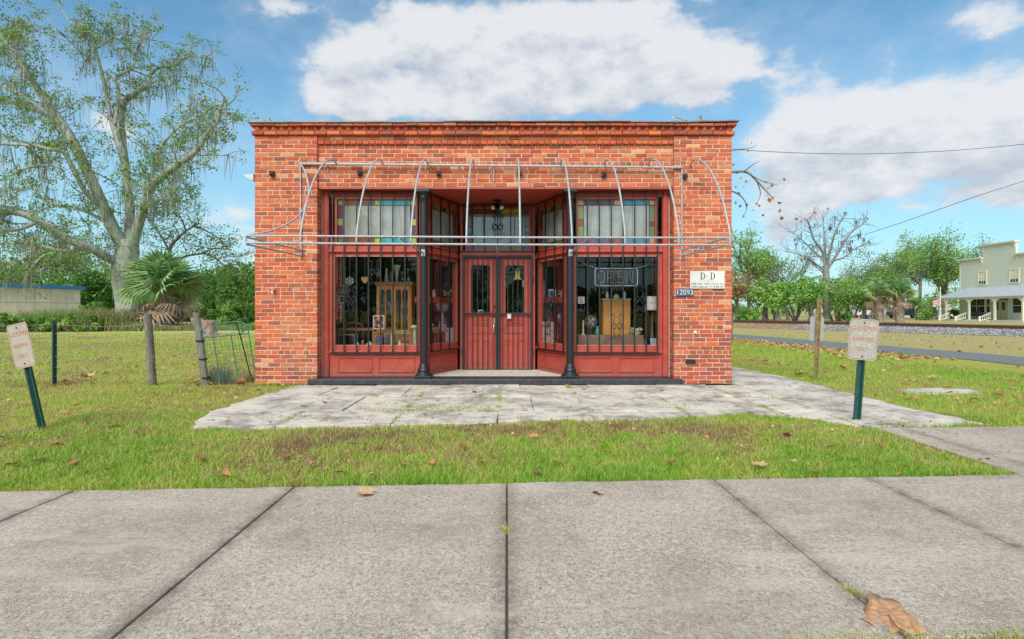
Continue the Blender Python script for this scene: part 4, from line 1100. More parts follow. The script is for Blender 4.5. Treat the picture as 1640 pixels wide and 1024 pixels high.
ctop = b.z + .0555; GV = 'glass and china vases on the cabinet'
vase('vase', 'slim cream bottle vase at the left end of the cabinet top', 'vase', 619, 457, 1.12, [(.03, 0), (.035, .02), (.028, .12), (.018, .2), (.025, .25)], cream, ctop, GV)
vase('vase', 'short clear glass vase next to the slim cream bottle', 'vase', 627, 457, 1.15, [(.03, 0), (.04, .03), (.025, .11), (.03, .2)], M['thinglass'], ctop, GV)
vase('vase', 'tall white trumpet vase with a flared mouth on the cabinet', 'vase', 635.5, 457, 1.12, [(.04, 0), (.02, .02), (.03, .1), (.04, .2), (.07, .30), (.075, .31)], china, ctop, GV)
vase('vase', 'round clear glass jug between trumpet vase and bottle on the cabinet', 'vase', 644, 457, 1.12, [(.035, 0), (.055, .04), (.05, .09), (.03, .13), (.035, .2)], M['thinglass'], ctop, GV)
vase('vase', 'clear glass bottle at the right end of the cabinet top', 'vase', 654, 457, 1.12, [(.04, 0), (.045, .08), (.02, .15), (.018, .25)], M['thinglass'], ctop, GV)
r = random.Random(4)
crock_m = [china, cream, M['thinglass'], simple('pale_blue_china', (.35, .5, .6), .3), simple('grey_pewter', (.35, .35, .36), .35, .5)]
for k in range(3):
    for j in range(5):
        xx = x0 + .08 + j * (x1 - x0 - .16) / 4; hh = r.uniform(.06, .12); rr = r.uniform(.025, .04)
        p = Vector((xx, Yc + .15 + r.uniform(-.05, .05), zc + .0425 + k * .205))
        o = MB().lathe([(rr * .6, 0), (rr, hh * .3), (rr * .95, hh * .6), (rr * r.uniform(.4, 1.1), hh)], p, 10).build('crockery', r.choice(crock_m), loc=p)
        tag(o, ('small jug or cup, %s from the left on the %s shelf of the china cabinet' % (('first', 'second', 'third', 'fourth', 'fifth')[j], ('lowest', 'middle', 'upper')[k])), 'crockery', 'crockery in the china cabinet')
# hanging ornaments
def hang(o, p, top):
    MB().tube([p, (p.x, p.y, top)], .0025, 4).build('thread', paper, o)
p = P(560, 450, .75)
sf = thing('snowflake_ornament', 'white six pointed snowflake hanging in the left window', 'ornament', p)
q = MB()
for k in range(6):
    an = R(60 * k); d = Vector((math.sin(an), 0, math.cos(an))); e = Vector((math.cos(an), 0, -math.sin(an)))
    q.bar(p, p + d * .075, .014, .008, (0, 1, 0))
    for s in (-1, 1): q.bar(p + d * .04, p + d * .062 + e * s * .026, .011, .008, (0, 1, 0))
q.build('star', paper, sf); hang(sf, p + Vector((0, 0, .07)), 3.17)
p = P(584.5, 448, .75)
ht = thing('heart_ornament', 'flat tan wooden heart hanging in the left window', 'ornament', p)
hp = [(0, -.068), (.03, -.045), (.058, -.008), (.063, .02), (.055, .042), (.036, .052), (.016, .048), (0, .03)]; hp = hp + [(-x, z) for x, z in hp[-2:0:-1]]
q = MB(); q.prism(hp, .74, .76, lambda u_, v_, t: (p.x + u_, t, p.z + v_)); q.build('heart', simple('tan_wood', (.55, .36, .18), .6), ht); hang(ht, p + Vector((0, 0, .03)), 3.17)
p = P(606, 440, 1.1)
bl = thing('glass_ball_ornament', 'pale blue glass ball hanging left of the cabinet', 'ornament', p)
MB().lathe([(.005, -.05), (.035, -.038), (.05, 0), (.035, .038), (.01, .05), (.012, .07)], p, 14).build('ball', simple('silver_blue_glass', (.35, .5, .6), .12, .3), bl); hang(bl, p + Vector((0, 0, .06)), 3.17)
def frame(name, label, px0, py0, px1, py1, Y, fm, im, bw=.02, tilt=0.0, extra=None):
    a, b = P(px0, py1, Y), P(px1, py0, Y)
    o = thing(name, label, 'picture', ((a.x + b.x) / 2, Y, a.z))
    q = MB(); q.box(a.x, b.x, Y, Y + .02, a.z, a.z + bw); q.box(a.x, b.x, Y, Y + .02, b.z - bw, b.z); q.box(a.x, a.x + bw, Y, Y + .02, a.z + bw, b.z - bw); q.box(b.x - bw, b.x, Y, Y + .02, a.z + bw, b.z - bw); q.build('frame', fm, o)
    MB().box(a.x + bw, b.x - bw, Y + .006, Y + .014, a.z + bw, b.z - bw).build('picture', im, o)
    return o
dark = simple('dark_print', (.03, .03, .035), .6)
def blotch(name, c1, c2, c3, sc):
    def f(t, bs):
        n = t.noise(world_vec(t), sc, 3, .6)
        t.l.new(t.ramp(n, [(.42, c1), (.5, c2), (.58, c3)], 'CONSTANT'), bs.inputs['Base Color'])
    return mat(name, f)
frame('picture_frame', 'small white picture frame standing at the left edge of the window', 542, 474, 552, 486, .8, china, dark, .02)
frame('poster', 'framed dark poster with red and white blotches in the left window', 597.5, 505.5, 615.5, 527.5, .62, china, blotch('red_white_print', (.03, .03, .035), (.5, .06, .07), (.6, .58, .55), 16), .012)
# things standing on the window beds
bed = .52
def block(name, label, cat, px0, py0, px1, py1, Y, dep, mt, bev=.006):
    a, b = P(px0, py1, Y), P(px1, py0, Y); lo = min(a.z, max(a.z, bed))
    return tag(MB().box(a.x, b.x, Y, Y + dep, lo, b.z).build(name, mt, loc=((a.x + b.x) / 2, Y, lo), bev=bev), label, cat)
a, b = P(602, 553, .64), P(613, 528, .64)
q = MB()
for k in range(5): q.box(a.x + .002 * (k % 2), b.x - .003 * (k % 3), .62, .80, bed + .001 + k * .042, bed + .041 + k * .042)
tag(q.build('book_stack', simple('purple_book_covers', (.13, .09, .20), .6, 0, .5, 30), loc=(a.x, .7, bed)), 'stack of purple books under the framed poster', 'books')
# low table with a cloth at the left
a, b = P(540, 553, 1.15), P(600, 526, 1.15)
tb = thing('side_table', 'low table with a pinkish brown top at the left of the window', 'table', ((a.x + b.x) / 2, 1.3, bed))
tt = simple('pinkish_wood', (.42, .22, .15), .6)
MB().box(a.x, b.x, 1.15, 1.55, b.z - .04, b.z).build('table_top', tt, tb)
for xx in (a.x + .03, b.x - .03):
    for yy in (1.18, 1.52): MB().box(xx - .02, xx + .02, yy - .02, yy + .02, bed, b.z - .041).build('leg', tt, tb)
# chair with an arched back behind the table
c0 = P(567, 522, 1.75); X = c0.x
chr_ = thing('wooden_chair', 'wooden chair with an arched top rail behind the low table', 'chair', (X, 1.75, .05))
q = MB(); q.tube(curve([(X - .17, 1.75, c0.z - .02), (X - .1, 1.75, c0.z + .04), (X, 1.75, c0.z + .06), (X + .1, 1.75, c0.z + .04), (X + .17, 1.75, c0.z - .02)]), .028, 8); q.build('top_rail', oak, chr_)
for s in (-1, 1):
    MB().tube([(X + s * .17, 1.75, c0.z - .02), (X + s * .18, 1.76, .5), (X + s * .18, 1.78, .05)], .02, 7).build('leg', oak, chr_); MB().tube([(X + s * .18, 2.13, .48), (X + s * .18, 2.15, .05)], .02, 7).build('leg', oak, chr_)
for k in range(4): MB().tube([(X - .1 + k * .066, 1.75, c0.z + .03), (X - .1 + k * .066, 1.76, .5)], .009, 6).build('spindle', oak, chr_)
MB().box(X - .21, X + .21, 1.75, 2.17, .48, .52).build('seat', oak, chr_, bev=.01)
vase('figurine', 'small pale teal figurine at the front of the left window', 'figurine', 572.5, 553, .5, [(.03, 0), (.032, .03), (.02, .06), (.026, .085), (.018, .105), (.004, .12)], simple('pale_teal_glaze', (.45, .62, .62), .3), bed)
vase('lidded_jar', 'beige lidded jar beside the teal figurine', 'jar', 592, 553, .55, [(.05, 0), (.065, .04), (.06, .09), (.03, .11), (.012, .13)], simple('beige_stoneware', (.52, .38, .26), .5), bed)
p = P(651, 553, .6); p.z = bed
bk = thing('basket', 'orange woven basket with a hoop handle beside the column', 'basket', p)
orange = simple('orange_wicker', (.58, .20, .08), .7, 0, .4, 60)
MB().lathe([(.085, 0), (.11, .05), (.12, .10), (.112, .10), (.10, .05), (.08, .012)], p, 14).build('bowl', orange, bk)
MB().tube([(p.x + .115 * math.cos(R(t)), p.y, p.z + .09 + .09 * math.sin(R(t))) for t in range(0, 181, 18)], .008, 6).build('handle', orange, bk)
vase('pedestal', 'pale yellow fluted pedestal lamp at the right of the left window', 'lamp', 664, 553, .85, [(.07, 0), (.05, .03), (.035, .08), (.032, .30), (.05, .34), (.09, .36), (.05, .40)], simple('pale_yellow_plaster', (.60, .55, .32), .6), bed)
for px, pyb, mt, lb in ((541, 472, simple('tan_lampshade', (.40, .33, .24), .8), 'tan lampshade hanging at the far left of the window'), (553, 470, simple('grey_lampshade', (.30, .29, .27), .8), 'grey lampshade hanging beneath the snowflake')):
    p = P(px, pyb, 1.35); o = thing('hanging_shade', lb, 'lamp', p)
    MB().lathe([(.085, 0), (.08, .06), (.055, .15), (.03, .17)], p, 12).build('shade', mt, o); hang(o, p + Vector((0, 0, .16)), 3.17)
# narrow left side window
p = P(694.5, 481, .62); p.z = 1.4105
vase('pitcher', 'white china pitcher on the red shelf of the left side window', 'pitcher', 694.5, 481, .80, [(.03, 0), (.04, .03), (.022, .08), (.03, .12)], china, 1.411)
p = P(716, 469, 1.36)
bf = thing('butterfly_ornament', 'yellow butterfly ornament above the red shelf in the left side window', 'ornament', p)
yel = simple('bright_yellow_paint', (.75, .58, .05), .5)
wing = [(0, -.01), (.05, .05), (.09, .06), (.095, .03), (.06, 0), (.075, -.04), (.055, -.065), (.02, -.045)]
for s in (-1, 1):
    q = MB(); q.prism([(s * x, z) for x, z in wing], 0, .008, lambda u_, v_, t: (p.x + u_, p.y + abs(u_) * .4 + t, p.z + v_)); q.build('wing', yel, bf)
MB().tube([p + Vector((0, -.003, -.05)), p + Vector((0, -.003, .04))], .007, 6).build('body', M['black'], bf); hang(bf, p + Vector((0, 0, .04)), 3.17)
p = P(709, 520, 1.36); p.z = .78
gl = thing('globe_lamp', 'white globe lamp on a slim white vase body in the left side window', 'lamp', p)
MB().box(p.x - .17, p.x + .12, 1.28, 1.48, .05, .779).build('stand', walnut, gl)
MB().lathe([(.06, 0), (.05, .02), (.07, .12), (.05, .22), (.02, .30), (.02, .36)], p, 14).build('body', china, gl)
MB().lathe([(.02, .36), (.08, .40), (.115, .48), (.08, .57), (.01, .59)], p, 16).build('globe', simple('pale_opal_glass', (.62, .58, .66), .25), gl)
p = P(699, 531, 1.25); p.z = .78
tag(MB().lathe([(.09, 0), (.10, .05), (.085, .055), (.06, .02)], p, 12).build('bowl', simple('brown_bowl', (.28, .15, .06), .5), loc=p), 'brown bowl on the small dark stool behind the left side window', 'bowl')
for k, (dx, dy) in enumerate(((-.04, 0), (.03, .02), (0, -.03), (.0, .03))):
    c = p + Vector((dx, dy, .06 + .015 * (k == 3))); tag(MB().lathe([(.004, -.032), (.026, -.02), (.032, 0), (.026, .02), (.004, .03)], c, 10).build('fruit', simple('orange_fruit', (.62, .26, .05), .5), loc=c), 'round orange fruit at the %s of the brown bowl' % ('left side', 'right side', 'front', 'back and top')[k], 'fruit', 'fruit in the brown bowl')
st_ = thing('stool', 'small dark stool carrying the brown bowl', 'stool', (p.x, p.y, .05))
MB().lathe([(.12, .75), (.13, .765), (.12, .779)], (p.x, p.y, 0), 14).build('seat', walnut, st_)
for k in range(3): MB().tube([(p.x + .08 * math.cos(R(120 * k)), p.y + .08 * math.sin(R(120 * k)), .75), (p.x + .12 * math.cos(R(120 * k)), p.y + .12 * math.sin(R(120 * k)), .05)], .014, 6).build('leg', walnut, st_)
tag(LS.box(MB(), px_u(LS, 715, -.06), px_u(LS, 729.5, -.06), .10, .86, -.075, -.06).build('white_board', paper, loc=LS.p(.7, .10, -.07)), 'plain white board leaning at the foot of the left side window', 'board')
# right side window
p = P(899, 470, 1.0)
ly = thing('artificial_lily', 'pink and white artificial lily in the right side window', 'flower', (p.x, p.y, 1.411))
pink = simple('pink_petal', (.66, .36, .38), .6)
for k in range(6):
    an = R(60 * k + 15); d = Vector((math.cos(an), -.35, math.sin(an))).normalized(); e = Vector((-math.sin(an), 0, math.cos(an)))
    q = MB(); q.add([p, p + d * .04 + e * .018, p + d * .095, p + d * .04 - e * .018, p + d * .045 + Vector((0, -.012, 0))], [(0, 1, 4), (1, 2, 4), (2, 3, 4), (3, 0, 4)]); q.build('petal', pink, ly)
MB().tube([p, p + Vector((-.01, .02, -.1)), (p.x - .02, p.y + .03, 1.411)], .006, 6).build('stem', simple('green_stem', (.08, .16, .05), .6), ly)
frame('picture_frame', 'white framed picture with a blue print on the right red shelf', 878, 463.5, 890, 481, 1.20, china, simple('blue_print', (.08, .22, .42), .6), .028)
a, b = P(866, 481, 1.38), P(873, 450, 1.38)
tag(MB().box(a.x, b.x, 1.38, 1.46, 1.411, b.z).build('box_file', simple('grey_card', (.4, .4, .39), .8), loc=(a.x, 1.38, 1.411)), 'grey upright box on the right red shelf next to the door', 'box')
def lace(name, label, px, pyt, pyb, Y, w_):
    top, bot = P(px, pyt, Y), P(px, pyb, Y); q = MB(); n = 14
    prev = None
    for i in range(n + 1):
        x = top.x - w_ / 2 + w_ * i / n; yy = Y + .022 * math.sin(i * 2.1)
        cur = [(x, yy, top.z), (x * 1.0, yy, bot.z + .03 * math.sin(i * 1.7))]
        if prev: q.add([prev[0], cur[0], cur[1], prev[1]], [(0, 1, 2, 3)], None, True)
        prev = cur
    o = q.build(name, blotch('lace_cloth', (.16, .14, .12), (.33, .30, .27), (.48, .45, .41), 45), loc=top); o.modifiers.new('solid', 'SOLIDIFY').thickness = .004
    return tag(o, label, 'cloth')
lace('lace_cloth', 'grey lace cloth hanging under the shelf beside the doors', 875.5, 487, 517, 1.42, .14); lace('lace_cloth', 'long grey lace cloth hanging beside the right column', 899, 487, 528, 1.12, .14)
a, b = P(866, 550, 1.47), P(887, 516, 1.47)
po = thing('white_poster', 'white poster with a black line drawing at the foot of the right side window', 'poster', ((a.x + b.x) / 2, 1.47, .09))
pu0, pu1 = px_u(RS, 866, -.06), px_u(RS, 887, -.06); RS.box(MB(), pu0, pu1, .10, .97, -.072, -.06).build('sheet', paper, po)
q = MB(); f = lambda u_, v_: RS.p(pu0 + (pu1 - pu0) * u_, .60 + .36 * v_, -.056)
q.tube([f(.1, .95), f(.2, .8), f(.5, .78), f(.62, .9)], .006, 5); q.tube([f(.25, .5), f(.45, .4), f(.7, .32), f(.95, .22)], .006, 5); q.tube([f(.65, .75), f(.75, .6), f(.9, .55)], .005, 5); q.tube([f(.2, .22), f(.3, .2)], .008, 5); q.build('drawing', ink, po)
a, b = P(887, 552, 1.35), P(897, 485, 1.35)
tag(MB().box(a.x, b.x + .2, 1.7, 2.1, .06, b.z).build('dark_red_chest', simple('dark_red_chest', (.10, .02, .02), .5), loc=(a.x, 1.6, .06), bev=.01), 'tall dark red chest behind the right side window', 'chest')
# right window: neon sign
a, b = P(953, 458, .40), P(1021, 430, .40); Y = .40
ne = thing('open_sign', 'unlit neon OPEN sign with a pale tube border in the right window', 'neon sign', ((a.x + b.x) / 2, Y, a.z))
tube_w = simple('unlit_white_tube', (.50, .56, .64), .25); tube_r = simple('unlit_red_tube', (.36, .26, .28), .3)
rr = .045; pts = []
for cx_, cz_, a0 in ((b.x - rr, b.z - rr, 0), (a.x + rr, b.z - rr, 90), (a.x + rr, a.z + rr, 180), (b.x - rr, a.z + rr, 270)):
    for k in range(5): pts.append((cx_ + rr * math.cos(R(a0 + 22.5 * k)), Y, cz_ + rr * math.sin(R(a0 + 22.5 * k))))
MB().tube(pts + [pts[0]], .007, 7).build('border_tube', tube_w, ne)
W, H = b.x - a.x, b.z - a.z
def nl(*pp): return [(a.x + W * u_, Y, a.z + H * v_) for u_, v_ in pp]
for nm, strokes in (('O', [[(.15 + .075 * math.cos(R(t)), .5 + .34 * math.sin(R(t))) for t in range(0, 361, 24)]]), ('P', [[(.30, .16), (.30, .84), (.40, .84), (.445, .75), (.445, .58), (.40, .48), (.31, .48)]]),
                    ('E', [[(.67, .84), (.54, .84), (.54, .16), (.67, .16)], [(.545, .5), (.64, .5)]]), ('N', [[(.75, .16), (.75, .84), (.88, .16), (.88, .84)]])):
    q = MB()
    for s_ in strokes: q.tube(nl(*s_), .006, 6)
    q.build('letter', tube_r, ne)
MB().box(a.x + .02, b.x - .02, Y + .03, Y + .035, a.z + .02, b.z - .02).build('backing', glass('smoky_backing', (.5, .5, .52), 1.0), ne)
q = MB(); q.tube(curve([P(925, 412, .5), P(938, 424, .45), P(957, 430, Y + .01)]), .004, 5); q.tube(curve([P(1050, 413, .5), P(1035, 425, .45), P(1018, 430, Y + .01)]), .004, 5); q.build('hanging_wire', paper, ne)
# orange cabinet seen from the back
Y = .95; a, b = P(966, 536, Y), P(1009.5, 480.5, Y)
oc = thing('pine_cabinet', 'plain orange pine cabinet back with pale finials in the right window', 'cabinet', ((a.x + b.x) / 2, Y, bed))
q = MB(); q.box(a.x, b.x, Y, Y + .02, bed, b.z); q.box(a.x, a.x + .02, Y + .0205, Y + .3, bed, b.z - .02); q.box(b.x - .02, b.x, Y + .0205, Y + .3, bed, b.z - .02); q.box(a.x + .021, b.x - .021, Y + .0205, Y + .3, b.z - .04, b.z - .02); q.build('carcass', pine, oc, bev=.003)
MB().box(a.x - .012, b.x + .012, Y + .03, Y + .31, b.z + .0005, b.z + .022).build('top', cream, oc)
for px in (972.5, 1000):
    p = P(px, 480, Y + .05); p.z = b.z + .0225; MB().lathe([(.03, 0), (.02, .02), (.035, .05), (.02, .08), (.026, .10), (.006, .125)], p, 12).build('finial', cream, oc)
p = P(987, 480, Y + .05); p.z = b.z + .0225; MB().lathe([(.055, 0), (.05, .04), (.03, .075), (.004, .085)], p, 14).build('crest', cream, oc)
a, b = P(926, 553, .62), P(1030, 537, .62)
ch = thing('blanket_chest', 'long low brown chest along the front of the right window', 'chest', ((a.x + b.x) / 2, .65, bed))
lid_z = b.z; MB().box(a.x, b.x, .58, .92, bed, lid_z).build('body', simple('mid_brown_wood', (.28, .16, .10), .55, 0, .3, 10), ch, bev=.006)
q = MB(); q.box(P(966, 0, .58).x, P(1004, 0, .58).x, .565, .579, bed + .015, bed + .035); q.build('handle_bar', M['black'], ch)
p = P(1019, 533, .75); p.z = lid_z + .001
fw = thing('flower_basket', 'pale basket of cream flowers at the right end of the brown chest', 'flowers', p)
MB().lathe([(.06, 0), (.085, .05), (.08, .05), (.05, .01)], p, 12).build('basket', simple('pale_wicker', (.45, .38, .24), .7), fw)
r = random.Random(9); q = MB()
for k in range(26):
    c = p + Vector((r.uniform(-.09, .09), r.uniform(-.07, .07), .06 + r.uniform(0, .06))); q.lathe([(.004, -.012), (.018, -.006), (.022, .004), (.008, .012)], c, 6)
q.build('blossoms', simple('cream_green_petals', (.60, .62, .38), .7), fw)
p = P(1044.5, 536, .72); p.z = bed
lm = thing('table_lamp', 'table lamp with a white drum shade at the right of the right window', 'lamp', p)
zs = P(0, 497, .72).z - bed; zt_ = P(0, 475, .72).z - bed
MB().lathe([(.07, 0), (.06, .02), (.02, .06), (.045, .14), (.028, .24), (.016, .30), (.012, zs + .05)], p, 12).build('lamp_base', simple('olive_brass', (.22, .19, .09), .4, .4), lm)
MB().lathe([(.125, zs), (.10, zt_), (.095, zt_), (.12, zs)], p, 18).build('lamp_shade', simple('white_linen_shade', (.66, .65, .60), .8), lm)
p = P(946, 537, .80); p.z = lid_z + .001
fn = thing('desk_fan', 'small dark wire desk fan on the left part of the brown chest', 'fan', p)
q = MB(); q.lathe([(.06, 0), (.055, .015), (.015, .03), (.012, .15)], p, 12); q.build('stand', M['black'], fn)
hub = p + Vector((0, -.02, .23))
q = MB()
for k in range(3): q.tube([hub + Vector((.035 * (k + 1) * math.cos(R(t)), -.02 + .01 * k, .035 * (k + 1) * math.sin(R(t)))) for t in range(0, 361, 24)], .003, 4)
for k in range(12): q.tube([hub, hub + Vector((.105 * math.cos(R(30 * k)), 0, .105 * math.sin(R(30 * k))))], .0025, 4)
q.build('cage', M['galv'], fn)
q = MB()
for k in range(4):
    an = R(90 * k + 20); q.add([hub + Vector((0, .02, 0)), hub + Vector((.09 * math.cos(an), .012, .09 * math.sin(an))), hub + Vector((.08 * math.cos(an + .8), .03, .08 * math.sin(an + .8)))], [(0, 1, 2)])
q.build('blades', M['galv'], fn)
frame('window_card', 'small white card with a dark emblem low in the right window', 926.5, 475.5, 936, 486.5, .55, china, blotch('emblem_print', (.5, .52, .55), (.08, .08, .1), (.6, .6, .6), 26), .008)
p = P(829, 446, 1.62)
yd = thing('birdhouse', 'small bright yellow birdhouse ornament behind the right door glass', 'ornament', p)
MB().box(p.x - .045, p.x + .045, p.y, p.y + .09, p.z, p.z + .13).build('body', yel, yd, bev=.01)
q = MB(); q.prism([(-.065, .125), (.065, .125), (0, .19)], -.01, .10, lambda u_, v_, t: (p.x + u_, p.y + t, p.z + v_)); q.build('roof', yel, yd)
MB().box(p.x - .07, p.x + .07, p.y - .02, p.y + .10, p.z - .02, p.z - .0005).build('base', yel, yd); hang(yd, p + Vector((0, .04, .18)), 3.4)
frame('door_card', 'small white card with a dark square low in the left door glass', 766, 496.5, 774, 503.5, 1.50, paper, dark, .015)
frame('door_card', 'narrow white notice at the edge of the right door glass', 836.5, 449, 839, 460, 1.50, paper, paper, .006)

# more small goods crowding the window beds
def case(name, label, px0, py0, px1, py1, Y, dep):
    a, b = P(px0, py1, Y), P(px1, py0, Y); o = thing(name, label, 'display case', ((a.x + b.x) / 2, Y, bed)); q = MB(); t = .012; z0 = bed + .001
    for x in (a.x, b.x - t):
        for y in (Y, Y + dep - t): q.box(x, x + t, y, y + t, z0, b.z)
    q.box(a.x + t, b.x - t, Y, Y + t, b.z - t, b.z); q.box(a.x + t, b.x - t, Y, Y + t, z0, z0 + t); q.box(a.x + t, b.x - t, Y + dep - t, Y + dep, b.z - t, b.z)
    q.build('frame', simple('grey_metal_edge', (.35, .35, .34), .4, .6), o); MB().box(a.x + t, b.x - t, Y + .004, Y + .008, z0 + t, b.z - t).build('pane', M['thinglass'], o)
    return a, b
case('display_case', 'low glass case with grey metal edges right of the framed poster', 616, 534, 657, 552, .68, .2); case('display_case', 'low glass case with grey metal edges at the left end of the window bed', 541, 536, 568, 552, .72, .2)
r = random.Random(17)
cols = dict(teal=(.10, .34, .36), cream=(.62, .56, .42), russet=(.40, .12, .06), slate=(.14, .16, .2), ochre=(.50, .32, .09), white=(.66, .66, .64), rose=(.52, .26, .26), green=(.12, .24, .10))
cm = {k: simple(k + '_glaze', c, .3) for k, c in cols.items()}
forms = {'jar': [(.030, 0), (.042, .03), (.04, .075), (.024, .09), (.026, .105)], 'jug': [(.026, 0), (.045, .04), (.03, .09), (.022, .12), (.032, .15)], 'bowl': [(.025, 0), (.05, .03), (.06, .055), (.054, .055), (.03, .02)], 'candlestick': [(.04, 0), (.018, .02), (.014, .06), (.022, .08), (.012, .10), (.016, .24), (.02, .25)], 'figurine': [(.028, 0), (.034, .04), (.018, .08), (.026, .10), (.02, .13), (.004, .15)]}
for nm, cn, px, Y, where in (('jar', 'ochre', 620, .80, 'inside the low glass case right of the poster, left of three'), ('bowl', 'rose', 634, .80, 'inside the low glass case right of the poster, middle of three'), ('figurine', 'white', 648, .80, 'inside the low glass case right of the poster, right of three'),
                             ('jug', 'slate', 546, .84, 'inside the left low glass case, left of two'), ('bowl', 'white', 560, .84, 'inside the left low glass case, right of two'), ('figurine', 'russet', 581, .60, 'between the teal figurine and the beige jar'), ('jug', 'cream', 640, .52, 'in front of the low glass case by the orange basket'),
                             ('candlestick', 'cream', 627, .56, 'in front of the low glass case beside the purple books')):
    p = P(px, 553, Y); p.z = bed + .0005
    tag(MB().lathe(forms[nm], p, 12).build(nm, cm[cn], loc=p), 'small %s %s %s' % (cn, nm, where), nm)
for nm, cn, px, Y, where in (('candlestick', 'cream', 934, .70, 'at the left end of the brown chest'), ('jug', 'teal', 957, .72, 'between fan and orange cabinet on the brown chest'), ('jar', 'green', 1011, .66, 'just left of the cream flower basket')):
    p = P(px, 540, Y); p.z = lid_z + .0005
    tag(MB().lathe(forms[nm], p, 12).build(nm, cm[cn], loc=p), 'small %s %s %s' % (cn, nm, where), nm)
for nm, cn, px, Y, where in (('bowl', 'russet', 1037, .52, 'low in the right corner of the right window'), ('jug', 'slate', 1033, .95, 'behind the table lamp in the right window')):
    p = P(px, 553, Y); p.z = bed + .0005
    tag(MB().lathe(forms[nm], p, 12).build(nm, cm[cn], loc=p), 'small %s %s %s' % (cn, nm, where), nm)
frame('picture_frame', 'small pale blue picture at the bottom right corner of the right window', 1042, 542, 1051, 552.5, .46, china, blotch('pale_blue_print', (.5, .55, .62), (.2, .3, .45), (.65, .66, .68), 40), .008)
# bentwood chair back in the dark of the right window
c0 = P(1024, 500, 1.85); X = c0.x
bc = thing('bentwood_chair', 'dark bentwood chair behind the flower basket in the right window', 'chair', (X, 1.85, .05))
MB().tube(curve([(X - .2, 1.85, .5), (X - .19, 1.85, c0.z - .1), (X, 1.85, c0.z + .06), (X + .19, 1.85, c0.z - .1), (X + .2, 1.85, .5)]), .018, 8).build('backrest', walnut, bc); MB().tube(curve([(X - .11, 1.85, .5), (X - .1, 1.85, c0.z - .16), (X, 1.85, c0.z - .07), (X + .1, 1.85, c0.z - .16), (X + .11, 1.85, .5)]), .012, 7).build('inner_hoop', walnut, bc)
MB().lathe([(.2, .485), (.21, .50), (.2, .515)], (X, 2.05, 0), 16).build('seat', walnut, bc)
for sx in (-1, 1):
    for y in (1.87, 2.23): MB().tube([(X + sx * .16, y, .485), (X + sx * .2, y, .05)], .016, 6).build('leg', walnut, bc)
# ================================================================ posts, fence, gate, parking signs
def postwood(name, c): 
    def f(t, bs):
        v = world_vec(t); mp = t.new('ShaderNodeMapping'); t.l.new(v, mp.inputs[0]); mp.inputs['Scale'].default_value = (1, 1, .12)
        n = t.noise(mp.outputs[0], 55, 5, .65); n2 = t.noise(v, 5, 4, .6)
        k = t.rng(n, .3, .7, .35, 1.3)
        t.l.new(t.mix(t.rng(n2, .5, .7, 0, .4), t.mix(1.0, c, t.comb(k, k, k), 'MULTIPLY'), (.30, .31, .27)), bs.inputs['Base Color']); bs.inputs['Roughness'].default_value = .95
        bump(t, bs, n, .8, .01)
    return mat(name, f)
greywood = postwood('weathered_post_wood', (.22, .195, .165)); green_steel = simple('dark_green_post_paint', (.018, .075, .062), .5, 0, .35, 30)
teal = simple('teal_gate_paint', (.035, .17, .12), .5, 0, .4, 30); wire_m = simple('old_galvanised_wire', (.30, .31, .30), .5, .5, .2)
FY = .05
fence = thing('wire_fence', 'sagging wire fence strung from a green steel post to two grey wooden posts', 'fence', P(240, 612, FY))
def wpost(top, bot, rt, rb, seed):
    r = random.Random(seed); q = MB(); n = 9; k = 7; vs = []
    top = Vector(top); bot = Vector(bot) - Vector((0, 0, .06))
    lobes = [r.uniform(.84, 1.1) for _ in range(n)]
    for i in range(k + 1):
        t = i / k; c = bot.lerp(top, t) + Vector((r.uniform(-.004, .004), 0, 0)); rr = rb + (rt - rb) * t
        for j in range(n):
            a = 2 * math.pi * j / n; w_ = rr * lobes[j] * r.uniform(.95, 1.05)
            vs.append(c + Vector((w_ * math.cos(a), w_ * math.sin(a), (r.uniform(-.015, .015) if i == k else 0))))
    fs = [(i * n + j, i * n + (j + 1) % n, (i + 1) * n + (j + 1) % n, (i + 1) * n + j) for i in range(k) for j in range(n)] + [tuple(range(k * n, k * n + n)), tuple(range(n))[::-1]]
    return q.add(vs, fs)
pA, pB = (P(236.5, 503, FY), P(244.5, 613, FY)), (P(314, 502, FY), P(329.5, 612, FY))
wpost(*pA, .055, .062, 1).build('post', greywood, fence, label='grey split wooden post standing almost upright'); wpost(*pB, .052, .06, 2).build('post', greywood, fence, label='grey wooden post leaning beside the green gate')
t0, t1 = P(86, 515, FY), P(86.5, 615, FY)
q = MB(); q.box(t1.x - .008, t1.x + .008, FY - .03, FY + .02, -.05, t0.z); q.box(t1.x - .028, t1.x + .028, FY + .02, FY + .027, -.05, t0.z)
for k in range(18): q.box(t1.x - .012, t1.x + .012, FY - .037, FY - .0301, .08 + k * .05, .095 + k * .05)
q.build('steel_post', green_steel, fence)
r = random.Random(3)
L0 = P(-60, 612, FY); L0.z = 0
for h in (.96, .80, .62, .44, .26, .12):
    pts = []
    for A, B in ((Vector((L0.x, FY, h)), Vector((t1.x, FY, h))), (Vector((t1.x, FY, h)), Vector((pA[1].x - .0, FY, h))), (Vector((pA[1].x, FY, h)), Vector((pB[1].x - (.12 * h), FY, h)))):
        sag = r.uniform(.02, .07)
        pts += [A.lerp(B, k / 6) - Vector((0, 0, 4 * sag * (k / 6) * (1 - k / 6))) for k in range(6)]
    pts.append(B); MB().tube(pts, .0032, 4).build('wire', wire_m, fence)
x = L0.x
q = MB()
while x < pB[1].x - .2:
    q.tube([(x, FY, .10), (x + r.uniform(-.02, .02), FY, .94 - r.uniform(.0, .06))], .0014, 3); x += .155
q.build('stay_wires', wire_m, fence, kind='stuff')
